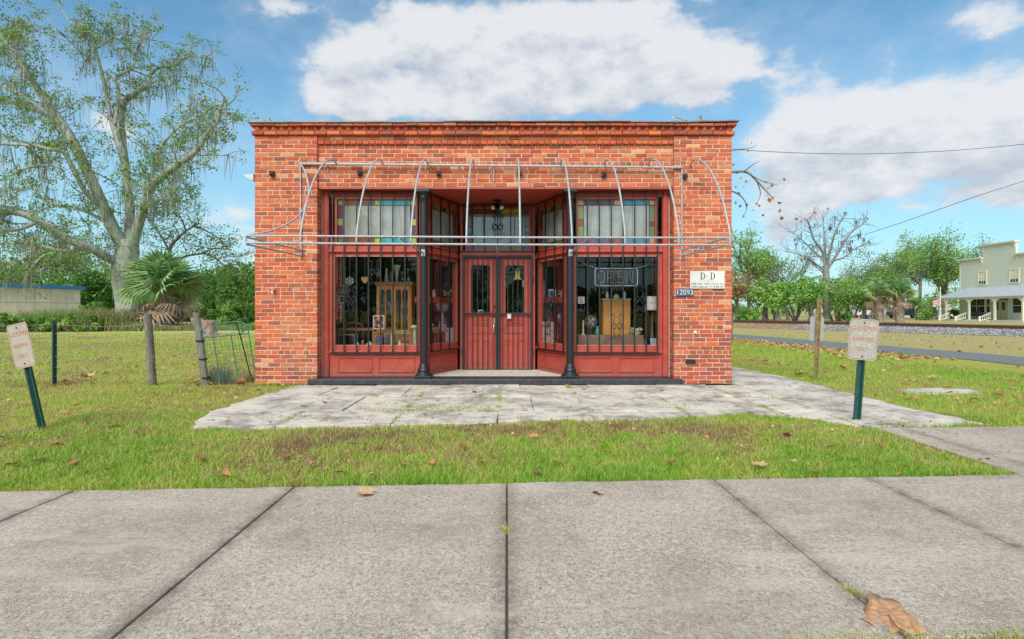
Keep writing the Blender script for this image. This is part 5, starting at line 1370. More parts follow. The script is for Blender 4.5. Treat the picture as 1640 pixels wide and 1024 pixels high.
gate = thing('garden_gate', 'leaning green wrought garden gate with leaf ornaments between post and brick pier', 'gate', P(368, 612, FY))
gp = lambda px, py, dy=0: P(px, py, FY - .02 + dy)
MB().tube(curve([gp(325.6, 612), gp(320, 570), gp(314.5, 535), gp(314, 528), gp(317, 523), gp(322, 521.5)]), .011, 7).build('stile', teal, gate)
MB().tube(curve([gp(410.5, 607), gp(404, 570), gp(397.5, 530), gp(394, 521), gp(388, 517), gp(382, 515.5), gp(362, 517), gp(345, 519)]), .010, 7).build('stile', teal, gate)
MB().tube([gp(322, 541), gp(360, 538), gp(398.5, 534.5)], .011, 7).build('rail', teal, gate)
for a, b in (((342, 539.5), (352, 612)), ((370, 537), (383, 614)), ): MB().tube([gp(*a), gp(*b)], .009, 7).build('bar', teal, gate)
MB().tube([gp(322, 541), gp(333, 538), gp(340, 541), gp(352, 534), gp(364, 536), gp(376, 533), gp(389, 535)], .005, 5).build('vine', teal, gate)
MB().tube([gp(379.5, 519, -.03), gp(392, 565, -.03), gp(401, 602, -.03)], .010, 7).build('prop_rod', M['black'], gate)
leafp = [(0, -.5), (.28, -.25), (.34, .05), (.2, .35), (0, .5), (-.2, .35), (-.34, .05), (-.28, -.25)]
for px, py, s, an in ((321, 526, .085, 10), (326.5, 533.5, .07, -60), (348, 522, .085, 85), (364.5, 527, .075, 100), (375.5, 525.5, .075, 80), (388.5, 531.5, .065, 90)):
    c = gp(px, py, -.015); ca, sa = math.cos(R(an)), math.sin(R(an))
    q = MB(); q.prism([(s * (u_ * ca - v_ * sa), s * (u_ * sa + v_ * ca)) for u_, v_ in leafp], -.004, .004, lambda u_, v_, t: (c.x + u_, c.y + t + abs(u_) * .2, c.z + v_)); q.build('ornament_leaf', teal, gate)
q = MB()
A, B, Cc, Dd = gp(323, 541), gp(398, 535), gp(409, 608), gp(335, 613)
for k in range(1, 13): q.tube([A.lerp(B, k / 13), Dd.lerp(Cc, k / 13)], .0024, 3)
for k in range(1, 13): q.tube([A.lerp(Dd, k / 13), B.lerp(Cc, k / 13)], .0024, 3)
q.build('mesh_panel', simple('green_wire', (.05, .15, .09), .5), gate, kind='stuff')
for py, nm in ((546, 0), (575, 1), (605, 2)):
    c = P(318 + (py - 528) * .155, py, FY); q = MB(); q.lathe([(.068, -.012), (.07, 0), (.068, .012)], c, 10); q.build('strap', M['black'], gate)
# rusty can and dry clump at the foot of the gate
p = G(404, 612, 0); p.y = -.06
can = thing('rusty_can', 'rusty orange can lying at the foot of the gate by the brick pier', 'can', p)
q = MB(); c = p + Vector((-.05, 0, .055)); q.tube([c + Vector((-.05, -.03, 0)), c + Vector((.05, .03, 0))], .05, 12); q.build('body', simple('rusted_tin', (.30, .11, .045), .85, .1, .5, 30), can)

def parking_sign(name, label, base, tilt, yaw, h0, zc, size, plate_m, txt_m, rust_top=0.0, lean_y=0.0, post_m=None, back=False):
    """U-channel post with a sheet-metal plate bolted to it."""
    o = thing(name, label, 'sign', base)
    Rm = Matrix.Translation(base) @ Matrix.Rotation(tilt, 4, 'Y') @ Matrix.Rotation(lean_y, 4, 'X') @ Matrix.Rotation(yaw, 4, 'Z')
    q = MB()
    prof = [(-.042, -.004), (-.028, -.004), (-.02, .026), (.02, .026), (.028, -.004), (.042, -.004), (.042, .003), (.031, .003), (.023, .032), (-.023, .032), (-.031, .003), (-.042, .003)]
    q.prism(prof, -.12, h0, lambda u_, v_, t: tuple(Rm @ Vector((u_, v_, t)))); 
    q.build('post', post_m or green_steel, o)
    if rust_top:
        q = MB(); q.prism([(u_ * 1.06, v_ * 1.06) for u_, v_ in prof], h0 - rust_top, h0 + .003, lambda u_, v_, t: tuple(Rm @ Vector((u_, v_, t)))); q.build('rusty_post_end', M['rust'], o)
    W, H = size; yb = .040 if back else -.008
    out = []; rr = .04
    for cx_, cz_, a0 in ((W / 2 - rr, H / 2 - rr, 0), (-W / 2 + rr, H / 2 - rr, 90), (-W / 2 + rr, -H / 2 + rr, 180), (W / 2 - rr, -H / 2 + rr, 270)):
        for k in range(5): out.append((cx_ + rr * math.cos(R(a0 + 22.5 * k)), cz_ + rr * math.sin(R(a0 + 22.5 * k))))
    q = MB(); q.prism(out, yb - .0015, yb + .0015, lambda u_, v_, t: tuple(Rm @ Vector((u_, t, zc + v_)))); pl_ = q.build('plate', plate_m, o)
    for zz in (H / 2 - .04, -H / 2 + .04):
        q = MB(); q.obox(Rm @ Matrix.Translation((0, yb - .004, zc + zz)), .014, .008, .014); q.build('bolt', M['rust'], o)
    if not back:
        q = MB()
        inn = [(x * .94, z * .955) for x, z in out]; inn2 = [(x * .91, z * .935) for x, z in out]
        for k in range(len(out)):
            j = (k + 1) % len(out); q.prism([inn[k], inn[j], inn2[j], inn2[k]], yb - .0022, yb - .0016, lambda u_, v_, t: tuple(Rm @ Vector((u_, t, zc + v_))))
        q.build('border', txt_m, o)
        for s, zz, wd in (('CUSTOMER', .115, .26), ('PARKING', .0, .215), ('ONLY', -.105, .125)):
            text_mesh(s, .062, lambda x, y, z, zz=zz: Rm @ Vector((x, yb - .0018 - z * .3, zc + zz + y)), txt_m, 'lettering', o, wd)
    return o
def _plate(t, bs, crackle=1.0, base=(.46, .40, .33)):
    v = world_vec(t); n = t.noise(v, 9, 5, .6)
    cr = t.vor(v, 34, 'DISTANCE_TO_EDGE')
    cr2 = t.vor(v, 75, 'DISTANCE_TO_EDGE')
    col = t.mix(t.rng(n, .35, .7), base, tuple(c * .82 for c in base))
    col = t.mix(t.m('MULTIPLY', t.rng(cr, .0, .06, .85, 0), crackle), col, (.68, .65, .58)); col = t.mix(t.m('MULTIPLY', t.rng(cr2, .0, .05, .5, 0), crackle), col, (.22, .19, .16))
    t.l.new(col, bs.inputs['Base Color']); bs.inputs['Roughness'].default_value = .6
faded = simple('faded_red_print', (.46, .115, .06), .7, 0, .35, 50)
bL = G(67, 690, -.02); tl = G(45, 580)
sL_ = parking_sign('parking_sign', 'leaning beige customer parking sign on a dark green post on the left lawn', bL, R(-11.5), R(-17), .88, .865, (.29, .44), mat('beige_faded_plate', lambda t, b: _plate(t, b, .25, (.48, .43, .36))), faded, lean_y=R(2))
bR = G(1372, 676, -.02)
parking_sign('parking_sign', 'crackled grey customer parking sign on a green post by the old path', bR, R(4.2), R(-3), 1.15, .885, (.302, .44), mat('crackled_grey_plate', lambda t, b: _plate(t, b, 1.0, (.40, .37, .32))), faded, rust_top=.085)
bM = G(1306, 608, -.03)
parking_sign('parking_sign', 'grey back of a parking sign on a rusty brown post beside the brick shop', bM, R(3.0), R(2), 1.42, .885, (.245, .43), simple('bare_grey_plate', (.40, .38, .38), .5, .2, .15, 6), faded, post_m=simple('rusty_brown_post', (.24, .165, .075), .8, 0, .45, 16), back=True)

# ================================================================ buildings beyond
# pale store with stepped false front; its front stands at X = HX and looks towards the shop (-X)
HX, HYc, HW = 56.4, 55.45, 5.55
siding = mat('pale_green_clapboard', lambda t, bs: (lambda v, s: (t.l.new(v, s.inputs[0]), t.l.new(t.mix(t.rng(t.m('FRACT', t.m('MULTIPLY', s.outputs[2], 6.0)), .82, .95), t.mix(t.noise(v, .7, 5, .6), (.60, .62, .48), (.70, .71, .58)), (.40, .42, .34)), bs.inputs['Base Color'])))(world_vec(t), t.new('ShaderNodeSeparateXYZ')))
trim = simple('cream_trim_paint', (.74, .68, .52), .6, 0, .06); tin = simple('pale_tin_roof', (.50, .53, .58), .4, .3, .12, 2); winglass = simple('dark_window_glass', (.02, .025, .035), .08, 0, .2)
house = thing('wooden_store', 'two storey pale green wooden store with a stepped false front and tin porch', 'building', (HX, HYc, 0))
q = MB()
ys = [HYc - HW, HYc - 2.15, HYc - 2.15, HYc + 2.15, HYc + 2.15, HYc + HW]
q.prism([(ys[0], 0), (ys[5], 0), (ys[5], 7.4), (ys[4], 7.4), (ys[3], 8.85), (ys[2], 8.85), (ys[1], 7.4), (ys[0], 7.4)], HX, HX + .25, lambda u_, v_, t: (t, u_, v_))
q.box(HX + .26, HX + 14, ys[0], ys[0] + .2, 0, 6.4); q.box(HX + .26, HX + 14, ys[5] - .2, ys[5], 0, 6.4)
q.build('wall', siding, house)
q = MB()
for a, b, z in ((ys[0] - .2, ys[1], 7.4), (ys[4], ys[5] + .2, 7.4), (ys[2] - .15, ys[3] + .15, 8.85)):
    q.box(HX - .28, HX + .3, a, b, z + .002, z + .14); q.box(HX - .18, HX - .002, a, b, z - .12, z)
q.build('cornice', trim, house)
q = MB()
for y, z in ((ys[1] - .15, 7.28), (ys[4] + .15, 7.28), (ys[2] + .1, 8.73), (ys[3] - .1, 8.73), (ys[5] - .1, 7.28)): q.prism([(0, 0), (-.2, 0), (-.06, -.35), (0, -.6)], y - .06, y + .06, lambda u_, v_, t: (HX - .003 + u_, t, z + v_))
q.build('bracket', trim, house)
q = MB(); q.box(HX - .03, HX - .003, ys[5] - .16, ys[5] + .02, .1, 7.27); q.build('corner_board', trim, house)
def hwin(y, z0, z1, w_, lite, name='window'):
    q = MB()
    for a, b, c, d in ((y - w_ / 2 - .13, y + w_ / 2 + .13, z1, z1 + .16), (y - w_ / 2 - .13, y + w_ / 2 + .13, z0 - .12, z0), (y - w_ / 2 - .13, y - w_ / 2, z0, z1), (y + w_ / 2, y + w_ / 2 + .13, z0, z1)): q.box(HX - .07, HX - .002, a, b, c, d)
    zm = (z0 + z1) / 2; q.box(HX - .05, HX - .003, y - w_ / 2, y + w_ / 2, zm - .035, zm + .035)
    for k in range(1, lite): q.box(HX - .045, HX - .0035, y - w_ / 2 + w_ * k / lite - .02, y - w_ / 2 + w_ * k / lite + .02, z0, z1)
    return q.build(name, trim, house), zm
blind = simple('yellowed_blind', (.72, .66, .40), .8, 0, .05)
for y in (HYc + 2.2, HYc - 2.0):
    w_, zm = hwin(y, 4.35, 5.75, 1.0, 3)
    MB().box(HX - .02, HX - .004, y - .5, y + .5, 4.35 + .36, 5.75).build('blind', blind, w_); MB().box(HX - .02, HX - .004, y - .5, y + .5, 4.35, 4.70).build('pane', winglass, w_)
for y, ww in ((HYc + 3.0, 2.3), (HYc - 3.0, 2.3)):
    w_, zm = hwin(y, .95, 2.55, ww, 2); MB().box(HX - .02, HX - .004, y - ww / 2, y + ww / 2, .95, 2.55).build('pane', winglass, w_)
w_, zm = hwin(HYc + 1.35, 1.0, 2.5, .5, 1); MB().box(HX - .02, HX - .004, HYc + 1.1, HYc + 1.6, 1.0, 2.5).build('pane', winglass, w_)
for s in (-1, 1):
    d = MB().box(HX - .06, HX - .004, HYc - .25 + s * .01, HYc - .25 + s * .85, .16, 2.4).build('door', simple('olive_cream_door', (.46, .42, .24), .6) if s < 0 else bpy.data.materials['olive_cream_door'], house)
    MB().box(HX - .075, HX - .061, HYc - .25 + s * .43 - .2, HYc - .25 + s * .43 + .2, 1.25, 2.15).build('pane', winglass, d)
MB().box(HX - .05, HX - .0045, HYc - 1.25, HYc + .75, 2.42, 2.72).build('fanlight', winglass, house)
PXo = 53.7
q = MB(); y0, y1 = ys[0] - .3, ys[5] + .3
q.add([(PXo, y0 - .2, 2.78), (PXo, y1 + .2, 2.78), (HX - .002, y1 - 1.5, 4.0), (HX - .002, y0 + 1.5, 4.0), (HX - .002, y1 + .2, 2.78), (HX - .002, y0 - .2, 2.78),
       (PXo, y0 - .2, 2.68), (PXo, y1 + .2, 2.68), (HX - .002, y1 + .2, 2.68), (HX - .002, y0 - .2, 2.68)],
      [(0, 1, 2, 3), (1, 4, 2), (0, 3, 5), (1, 0, 6, 7), (4, 1, 7, 8), (0, 5, 9, 6), (7, 6, 9, 8)])
q.build('porch_roof', tin, house)
MB().box(PXo + .15, PXo + .35, y0, y1, 2.5, 2.679).build('porch_beam', trim, house)
MB().box(PXo + .1, HX - .003, y0, y1, GZ, .15).build('porch_floor', simple('pale_porch_boards', (.52, .55, .46), .7), house)
for y in (y0 + .15, HYc - 2.3, HYc + 1.15, HYc + HW - 1.0 - .0, y1 - .15):
    q = MB(); q.box(PXo + .16, PXo + .34, y - .09, y + .09, .151, 2.499); q.prism([(-.55, 2.49), (.55, 2.49), (.12, 2.15), (.1, 2.05), (-.1, 2.05), (-.12, 2.15)], PXo + .19, PXo + .31, lambda u_, v_, t: (t, y + u_, v_)); q.build('porch_post', trim, house)
for y in (HYc + 1.45, HYc - 1.9, HYc + 3.9):
    q = MB(); q.bar((PXo + .15, y, .95), (PXo - 1.1, y, .45), .10, .06); q.bar((PXo + .15, y, .35), (PXo - 1.1, y, GZ + .1), .10, .06); q.box(PXo - 1.2, PXo - 1.06, y - .07, y + .07, GZ, .55)
    for k in range(6): t = k / 6 + .08; q.box(PXo + .15 - 1.25 * t - .02, PXo + .15 - 1.25 * t + .02, y - .02, y + .02, .35 - .35 * t, .93 - .5 * t)
    q.build('stair_rail', trim, house)
for k in range(2): MB().box(PXo - .4 - .4 * k, PXo + .099 - .401 * k, HYc - 1.8, HYc + 1.3, GZ, .10 - .06 * k).build('step', bpy.data.materials['pale_porch_boards'], house)
MB().add([(HX - .0 + .1, ys[0], 6.4), (HX + 14, ys[0], 6.4), (HX + 14, HYc, 7.3), (HX + .1, HYc, 7.3), (HX + .1, ys[5], 6.4), (HX + 14, ys[5], 6.4)], [(0, 1, 2, 3), (3, 2, 5, 4)]).build('roof', tin, house)
bn = thing('bench', 'dark green bench on the porch of the pale wooden store', 'bench', (HX - .6, HYc + 2.6, .15))
gp_ = simple('dark_green_bench_paint', (.03, .10, .06), .6)
MB().box(HX - .9, HX - .4, HYc + 1.8, HYc + 3.5, .52, .58).build('seat', gp_, bn); MB().box(HX - .42, HX - .36, HYc + 1.8, HYc + 3.5, .581, 1.05).build('backrest', gp_, bn)
for y in (HYc + 1.9, HYc + 3.4): MB().box(HX - .85, HX - .45, y - .04, y + .04, .151, .519).build('leg', gp_, bn)
# flag on a pole by the porch
p = P(1506, 508, 60.5); p.z = GZ
fg = thing('flag', 'red and white striped flag hanging on a pale pole beside the porch', 'flag', p)
MB().tube([p, p + Vector((0, 0, 4.2))], .05, 6).build('pole', trim, fg)
red_c = simple('flag_red', (.42, .05, .07), .8); whi_c = simple('flag_white', (.66, .6, .6), .8)
for k in range(6):
    z = 2.9 - k * .14; q = MB(); q.add([p + Vector((-.02, -.0, z)), p + Vector((-.45, -.1, z - .25)), p + Vector((-.85, .1, z - .40)), p + Vector((-.85, .1, z - .54)), p + Vector((-.45, -.1, z - .39)), p + Vector((-.02, 0, z - .14))], [(0, 1, 4, 5), (1, 2, 3, 4)])
    o = q.build('stripe', (red_c, whi_c)[k % 2], fg); o.modifiers.new('solid', 'SOLIDIFY').thickness = .01
def shed(name, label, px0, px1, pyb, pyt, Y, depth, wall_m, roof_m, ridge):
    a, b = P(px0, pyb, Y), P(px1, pyt, Y); o = thing(name, label, 'shed', ((a.x + b.x) / 2, Y, GZ))
    cx_ = (a.x + b.x) / 2; zt = b.z
    q = MB(); q.prism([(a.x, GZ), (b.x, GZ), (b.x, zt), (cx_, zt + ridge), (a.x, zt)], Y, Y + depth, lambda u_, v_, t: (u_, t, v_)); q.build('wall', wall_m, o)
    e = .35; h = .08
    q = MB()
    for s, xe in ((-1, a.x), (1, b.x)):
        k = ridge / ((b.x - a.x) / 2); q.prism([(cx_, zt + ridge + .01), (xe + s * e, zt - k * e + .01), (xe + s * e, zt - k * e + h), (cx_, zt + ridge + h)], Y - e, Y + depth + e, lambda u_, v_, t: (u_, t, v_))
    q.build('roof', roof_m, o)
    return o, a, b
whiteroof = simple('white_metal_roof', (.72, .74, .76), .4, .1, .05, 2); palegreen = simple('pale_green_boards', (.48, .54, .42), .7, 0, .08)
# gable end towards us, long eave slope running right
p0 = P(1447, 505, 95)
s1 = thing('green_shed', 'pale green shed with a white metal roof behind the palms', 'shed', p0)
q = MB(); a, b = P(1446, 507, 92), P(1494, 484, 92); m_ = P(1462, 507, 92)
q.prism([(a.x, GZ), (m_.x + 1.6, GZ), (m_.x + 1.6, b.z - .6), ((a.x + m_.x + 1.6) / 2, b.z + .9), (a.x, b.z - .6)], 92, 104, lambda u_, v_, t: (u_ + (t - 92) * .16, t, v_)); q.build('wall', palegreen, s1)
cxs = (a.x + m_.x + 1.6) / 2
q = MB(); q.prism([(cxs, b.z + .95), (m_.x + 2.1, b.z - 1.0), (m_.x + 2.1, b.z - .85), (cxs, b.z + 1.1)], 91.6, 104, lambda u_, v_, t: (u_ + (t - 92) * .16, t, v_)); q.prism([(cxs, b.z + .95), (a.x - .5, b.z - 1.0), (a.x - .5, b.z - .85), (cxs, b.z + 1.1)], 91.6, 104, lambda u_, v_, t: (u_ + (t - 92) * .16, t, v_)); q.build('roof', whiteroof, s1)
q = MB(); q.box(m_.x + 1.0, m_.x + 4.2, 94, 100, GZ, b.z - .9); q.build('lean_to_wall', palegreen, s1)
q = MB(); q.add([(m_.x + 1.0, 93.6, b.z - .4), (m_.x + 4.6, 93.6, b.z - .95), (m_.x + 4.6, 100.4, b.z - .5), (m_.x + 1.0, 100.4, b.z + .05)], [(0, 1, 2, 3)]); o = q.build('lean_to_roof', whiteroof, s1); o.modifiers.new('solid', 'SOLIDIFY').thickness = .1
shed('small_shed', 'small grey green shed with a white gable roof between trees and store', 1504, 1536, 507, 497, 88, 8, palegreen, whiteroof, .9)
# white camper van far behind the palms
p = P(1390, 507, 84); p.z = GZ
cv = thing('camper_van', 'white camper van parked far behind the palms', 'van', p)
q = MB(); q.prism([(-2.3, .45), (2.3, .45), (2.45, 1.2), (2.1, 1.9), (1.9, 2.1), (-2.2, 2.1), (-2.35, 1.9)], -1, 1, lambda u_, v_, t: (p.x + u_, p.y + t, p.z + v_)); q.build('body', china, cv, bev=.08)
for x0, x1 in ((-1.9, -.9), (-.6, .5), (.8, 1.7)): MB().box(p.x + x0, p.x + x1, p.y - 1.02, p.y - 1.001, p.z + 1.3, p.z + 1.8).build('window', winglass, cv)
def wheel(c, rr, wd, parent, axis=Vector((0, 1, 0))):
    q = MB(); n = 16; 
    for k in (0,): q.tube([c - axis * wd / 2, c + axis * wd / 2], rr, n)
    w_ = q.build('wheel', M['black'], parent); MB().tube([c - axis * (wd / 2 + .01), c + axis * (wd / 2 + .01)], rr * .55, 12).build('rim', M['galv'], w_)
for x in (-1.5, 1.5): wheel(Vector((p.x + x, p.y - .85, p.z + .36)), .36, .25, cv); wheel(Vector((p.x + x, p.y + .85, p.z + .36)), .36, .25, cv)
p = P(1451, 508, 82); p.z = GZ
car = thing('dark_pickup', 'dark blue pickup truck parked in front of the pale green shed', 'pickup', p)
body = simple('dark_blue_paint', (.025, .045, .10), .25, .2, .1)
q = MB(); q.prism([(-2.6, .45), (2.6, .45), (2.65, .9), (1.2, 1.05), (.7, 1.65), (-.6, 1.65), (-.95, 1.05), (-2.6, 1.05)], -.95, .95, lambda u_, v_, t: (p.x + u_, p.y + t, p.z + v_)); q.build('body', body, car, bev=.05)
MB().prism([(-.75, 1.08), (.95, 1.08), (.6, 1.55), (-.5, 1.55)], -.97, -.951, lambda u_, v_, t: (p.x + u_, p.y + t, p.z + v_)).build('window', winglass, car)
for x in (-1.7, 1.7): wheel(Vector((p.x + x, p.y - .82, p.z + .38)), .38, .28, car); wheel(Vector((p.x + x, p.y + .82, p.z + .38)), .38, .28, car)
# concrete block store with a blue eave, far left
A, B = P(-30, 505, 33), P(129, 505, 40); A.z = B.z = GZ
bb = thing('block_store', 'low pale concrete building with a blue roof edge behind the weeds', 'building', (A.x, A.y, GZ))
dv = (B - A).normalized(); nv = Vector((dv.y, -dv.x, 0)); LL = (B - A).length; HH = 3.05
def bx(q, u0, u1, z0, z1, o0, o1):
    vs = [A + dv * u_ + nv * o_ + Vector((0, 0, z_)) for u_ in (u0, u1) for o_ in (o1, o0) for z_ in (z0, z1)]
    return q.add(vs, [(0, 1, 3, 2), (4, 6, 7, 5), (0, 4, 5, 1), (2, 3, 7, 6), (0, 2, 6, 4), (1, 5, 7, 3)])
bx(MB(), 0, LL, 0, HH, -10, -.03).build('wall', simple('grey_block_joint', (.20, .19, .17), .9), bb)
blk = simple('stained_pale_panel', (.80, .70, .60), .9, 0, .16, 1.2)
n = 6
for k in range(n):
    for z0, z1 in ((0, 1.85), (1.88, HH - .01)): bx(MB(), LL * k / n + .015, LL * (k + 1) / n - .015, z0, z1, -.029, 0).build('panel', blk, bb)
bx(MB(), -.2, LL + .25, HH + .001, HH + .26, -10.2, .25).build('eave', simple('bright_blue_fascia', (.03, .22, .62), .5), bb)
# leaning far pole and two overhead cables
p = P(1311, 503, 62); p.z = GZ
pole = thing('utility_pole', 'pale leaning utility pole in front of the bare tree', 'pole', p); ptop = P(1322, 423, 62)
MB().tube([p, ptop], [.17, .11], 8).build('shaft', simple('pale_pole_wood', (.42, .38, .29), .9), pole)
q = MB(); q.bar(ptop + Vector((-.6, 0, -.4)), ptop + Vector((.6, 0, -.3)), .09, .09); q.build('crossarm', M['bark'], pole)
c1 = [P(1160, 238, 2.0), P(1230, 243, 2.4), P(1330, 246.5, 3.0), P(1420, 246, 3.4), P(1530, 241, 3.7), P(1660, 229, 4.0), P(1760, 215, 4.2)]
tag(MB().tube(curve(c1, 5), .006, 5).build('overhead_cable', M['black'], loc=c1[0]), 'thin overhead cable running right from the top of the brick shop', 'cable')
c2 = [P(1385, 376, 60), P(1440, 358, 42), P(1500, 337, 30), P(1560, 316, 22), P(1640, 290, 17), P(1720, 262, 14)]
tag(MB().tube(curve(c2, 5), [.030 - .0009 * i for i in range(26)], 5).build('overhead_cable', M['black'], loc=c2[0]), 'slanting overhead cable dropping down to the far trees', 'cable')
# ================================================================ vegetation
def onb(n):
    """rows of two unit vectors perpendicular to the rows of n"""
    a = np.where(np.abs(n[:, 2:3]) < .9, np.array([[0, 0, 1.0]]), np.array([[1.0, 0, 0]]))
    u_ = np.cross(a, n); u_ /= np.linalg.norm(u_, axis=1, keepdims=True) + 1e-9
    return u_, np.cross(n, u_)
def leaf_quads(rs, c, size, flat=0.0, aspect=.55, tone=None, droop=0.0):
    """pointed leaf-sized quads centred on c"""
    n = len(c)
    nr = rs.normal(size=(n, 3)); nr[:, 2] += flat * 2; nr /= np.linalg.norm(nr, axis=1, keepdims=True) + 1e-9
    u_, v_ = onb(nr); an = rs.uniform(0, 6.283, (n, 1))
    a = u_ * np.cos(an) + v_ * np.sin(an); b = np.cross(nr, a)
    s = size * rs.uniform(.6, 1.35, (n, 1))
    V = np.stack([c - a * s * .5, c + b * s * .5 * aspect, c + a * s * .5 - np.array([[0, 0, 1]]) * s * droop, c - b * s * .5 * aspect], 1)
    F = np.arange(4 * n).reshape(n, 4)
    if tone is None: tone = rs.uniform(0, 1, n)
    return V.reshape(-1, 3), F, np.repeat(tone, 4)
class Wood:
    def __init__(s): s.mb = MB(); s.tips = []; s.hang = []
    def limb(s, pts, r0, r1, n=8):
        k = len(pts); s.mb.tube(pts, [r0 + (r1 - r0) * i / (k - 1) for i in range(k)], n)
def grow(W, r, p, d, L, rad, lev, maxlev, wander=.25, up=.12, kids=3, spread=50, minr=.02, tipn=3, sides=None, ratio=.62):
    n = max(3, int(3 + L * .5)) if lev < maxlev else 3
    n = min(n, 7)
    pts = [Vector(p)]; d = Vector(d).normalized()
    for i in range(n):
        d = (d + Vector((r.gauss(0, wander), r.gauss(0, wander), r.gauss(0, wander) + up))).normalized()
        pts.append(pts[-1] + d * (L / n))
    r1 = max(minr * .6, rad * .45)
    W.limb(pts, max(rad, minr), r1, sides or (7 if lev == 0 else 5 if lev == 1 else 4))
    W.hang += pts[1:]
    if lev >= maxlev:
        for k in range(tipn): W.tips.append(pts[-1 - min(k, n - 1)].lerp(pts[-2 - min(k, n - 2)], r.random()))
        return
    for k in range(kids):
        t = .35 + .65 * (k + r.random() * .6) / kids; t = min(t, .99); i = int(t * n); b = pts[i].lerp(pts[min(i + 1, n)], t * n - i)
        ax = d.orthogonal(); ax.rotate(Matrix.Rotation(r.uniform(0, 6.283), 3, d)); dd = d.copy(); dd.rotate(Matrix.Rotation(R(spread * r.uniform(.6, 1.25)), 3, ax))
        grow(W, r, b, dd, L * ratio * r.uniform(.75, 1.2), rad * (1 - .5 * t) * .55, lev + 1, maxlev, wander, up, kids, spread, minr, tipn, None, ratio)
    grow(W, r, pts[-1], d, L * ratio, r1, lev + 1, maxlev, wander, up, kids, spread, minr, tipn, None, ratio)
def crown_from(rs, tips, per, rad, size, clump=.35, flat=.2, squash=.7, tonebias=0.0, droop=0.0):
    t = np.array([tuple(v) for v in tips], np.float32); n = len(t)
    per_ = np.maximum(1, rs.poisson(per, n)); idx = np.repeat(np.arange(n), per_)
    off = rs.normal(size=(len(idx), 3)) * rad * .5; off[:, 2] *= squash
    tn = np.clip(rs.normal(.5 + tonebias, .20, n)[idx] + rs.normal(0, .16, len(idx)), 0, 1)
    return leaf_quads(rs, t[idx] + off, size, flat, tone=tn, droop=droop)
def moss_strands(rs, pts, per, L, w_, spread):
    p = np.array([tuple(v) for v in pts], np.float32); n = len(p); idx = np.repeat(np.arange(n), np.maximum(1, rs.poisson(per, n)))
    c = p[idx] + rs.normal(size=(len(idx), 3)) * spread * np.array([1, 1, .4]); k = len(c)
    ln = L * rs.uniform(.3, 1.3, k) * np.repeat(rs.uniform(.4, 1.4, n), np.bincount(idx, minlength=n)); an = rs.uniform(0, 6.28, k)
    d = np.stack([np.cos(an), np.sin(an), 0 * an], -1) * w_ * rs.uniform(.6, 1.5, (k, 1)); sw = rs.normal(size=(k, 3)) * .06 * ln[:, None]; sw[:, 2] = 0
    dn = np.zeros((k, 3)); dn[:, 2] = -ln
    V = np.stack([c - d, c + d, c + d * .8 + dn * .55 + sw, c - d * .7 + dn * .5 + sw, ], 1)
    V2 = np.stack([V[:, 3], V[:, 2], c + dn + sw * 1.6 + d * .1, c + dn + sw * 1.6 - d * .1], 1)
    VV = np.concatenate([V, V2], 1).reshape(-1, 3)
    return VV, np.arange(8 * k).reshape(-1, 4), np.repeat(rs.uniform(0, 1, k), 8)
def tree(name, label, base, H, leafm, seed, trunk_r=.3, trunk_h=.3, kids=4, maxlev=2, spread=45, per=14, rad=1.0, size=.35, up=.12, barkm='bark', group=None, limbs=5, cat='tree',
         lean=(0, 0), flat=.2, squash=.7, tonebias=0, ratio=.62, reach=.55, moss=0, wander=.22, droop=0):
    r = random.Random(seed); rs = np.random.RandomState(seed); W = Wood(); base = Vector(base)
    th = H * trunk_h; top = base + Vector((lean[0], lean[1], th))
    tp_ = [base + Vector((0, 0, -.1)), base + Vector((0, 0, .25)), base.lerp(top, .5) + Vector((r.uniform(-.1, .1), 0, 0)), top]
    W.mb.tube(tp_, [trunk_r * 1.35, trunk_r, trunk_r * .85, trunk_r * .75], 9)
    for k in range(limbs):
        an = 6.283 * (k + r.uniform(-.3, .3)) / limbs; tl_ = R(r.uniform(15, 60)) if k else R(6)
        d = Vector((math.sin(tl_) * math.cos(an), math.sin(tl_) * math.sin(an), math.cos(tl_)))
        st = top.lerp(tp_[2], r.uniform(0, .35)) if k else top
        grow(W, r, st, d, H * reach * r.uniform(.75, 1.05) * (1 if tl_ < R(40) else .8), trunk_r * .55, 0, maxlev, wander, up, kids, spread, minr=.018 + H * .0012, ratio=ratio)
    # keep the finished height
    o = thing(name, label, cat, base, group)
    zmax = max(t.z for t in W.tips) - base.z; k = H / (zmax + rad * .35) if per else H / zmax
    f = lambda v: (base.x + (v[0] - base.x) * k, base.y + (v[1] - base.y) * k, base.z + (v[2] - base.z) * k)
    W.mb.v = [f(v) for v in W.mb.v]; W.tips = [Vector(f(v)) for v in W.tips]; W.hang = [Vector(f(v)) for v in W.hang]
    W.mb.build('trunk', M[barkm], o)
    if per:
        V, F, T = crown_from(rs, W.tips, per, rad, size, flat=flat, squash=squash, tonebias=tonebias, droop=droop); np_mesh('crown', V, F, M[leafm], T, o)
    if moss:
        V, F, T = moss_strands(rs, [q for q in W.hang if r.random() < .5], moss, 1.1, .03, .2); np_mesh('hanging_moss', V, F, M['moss'], T, o)
    return o
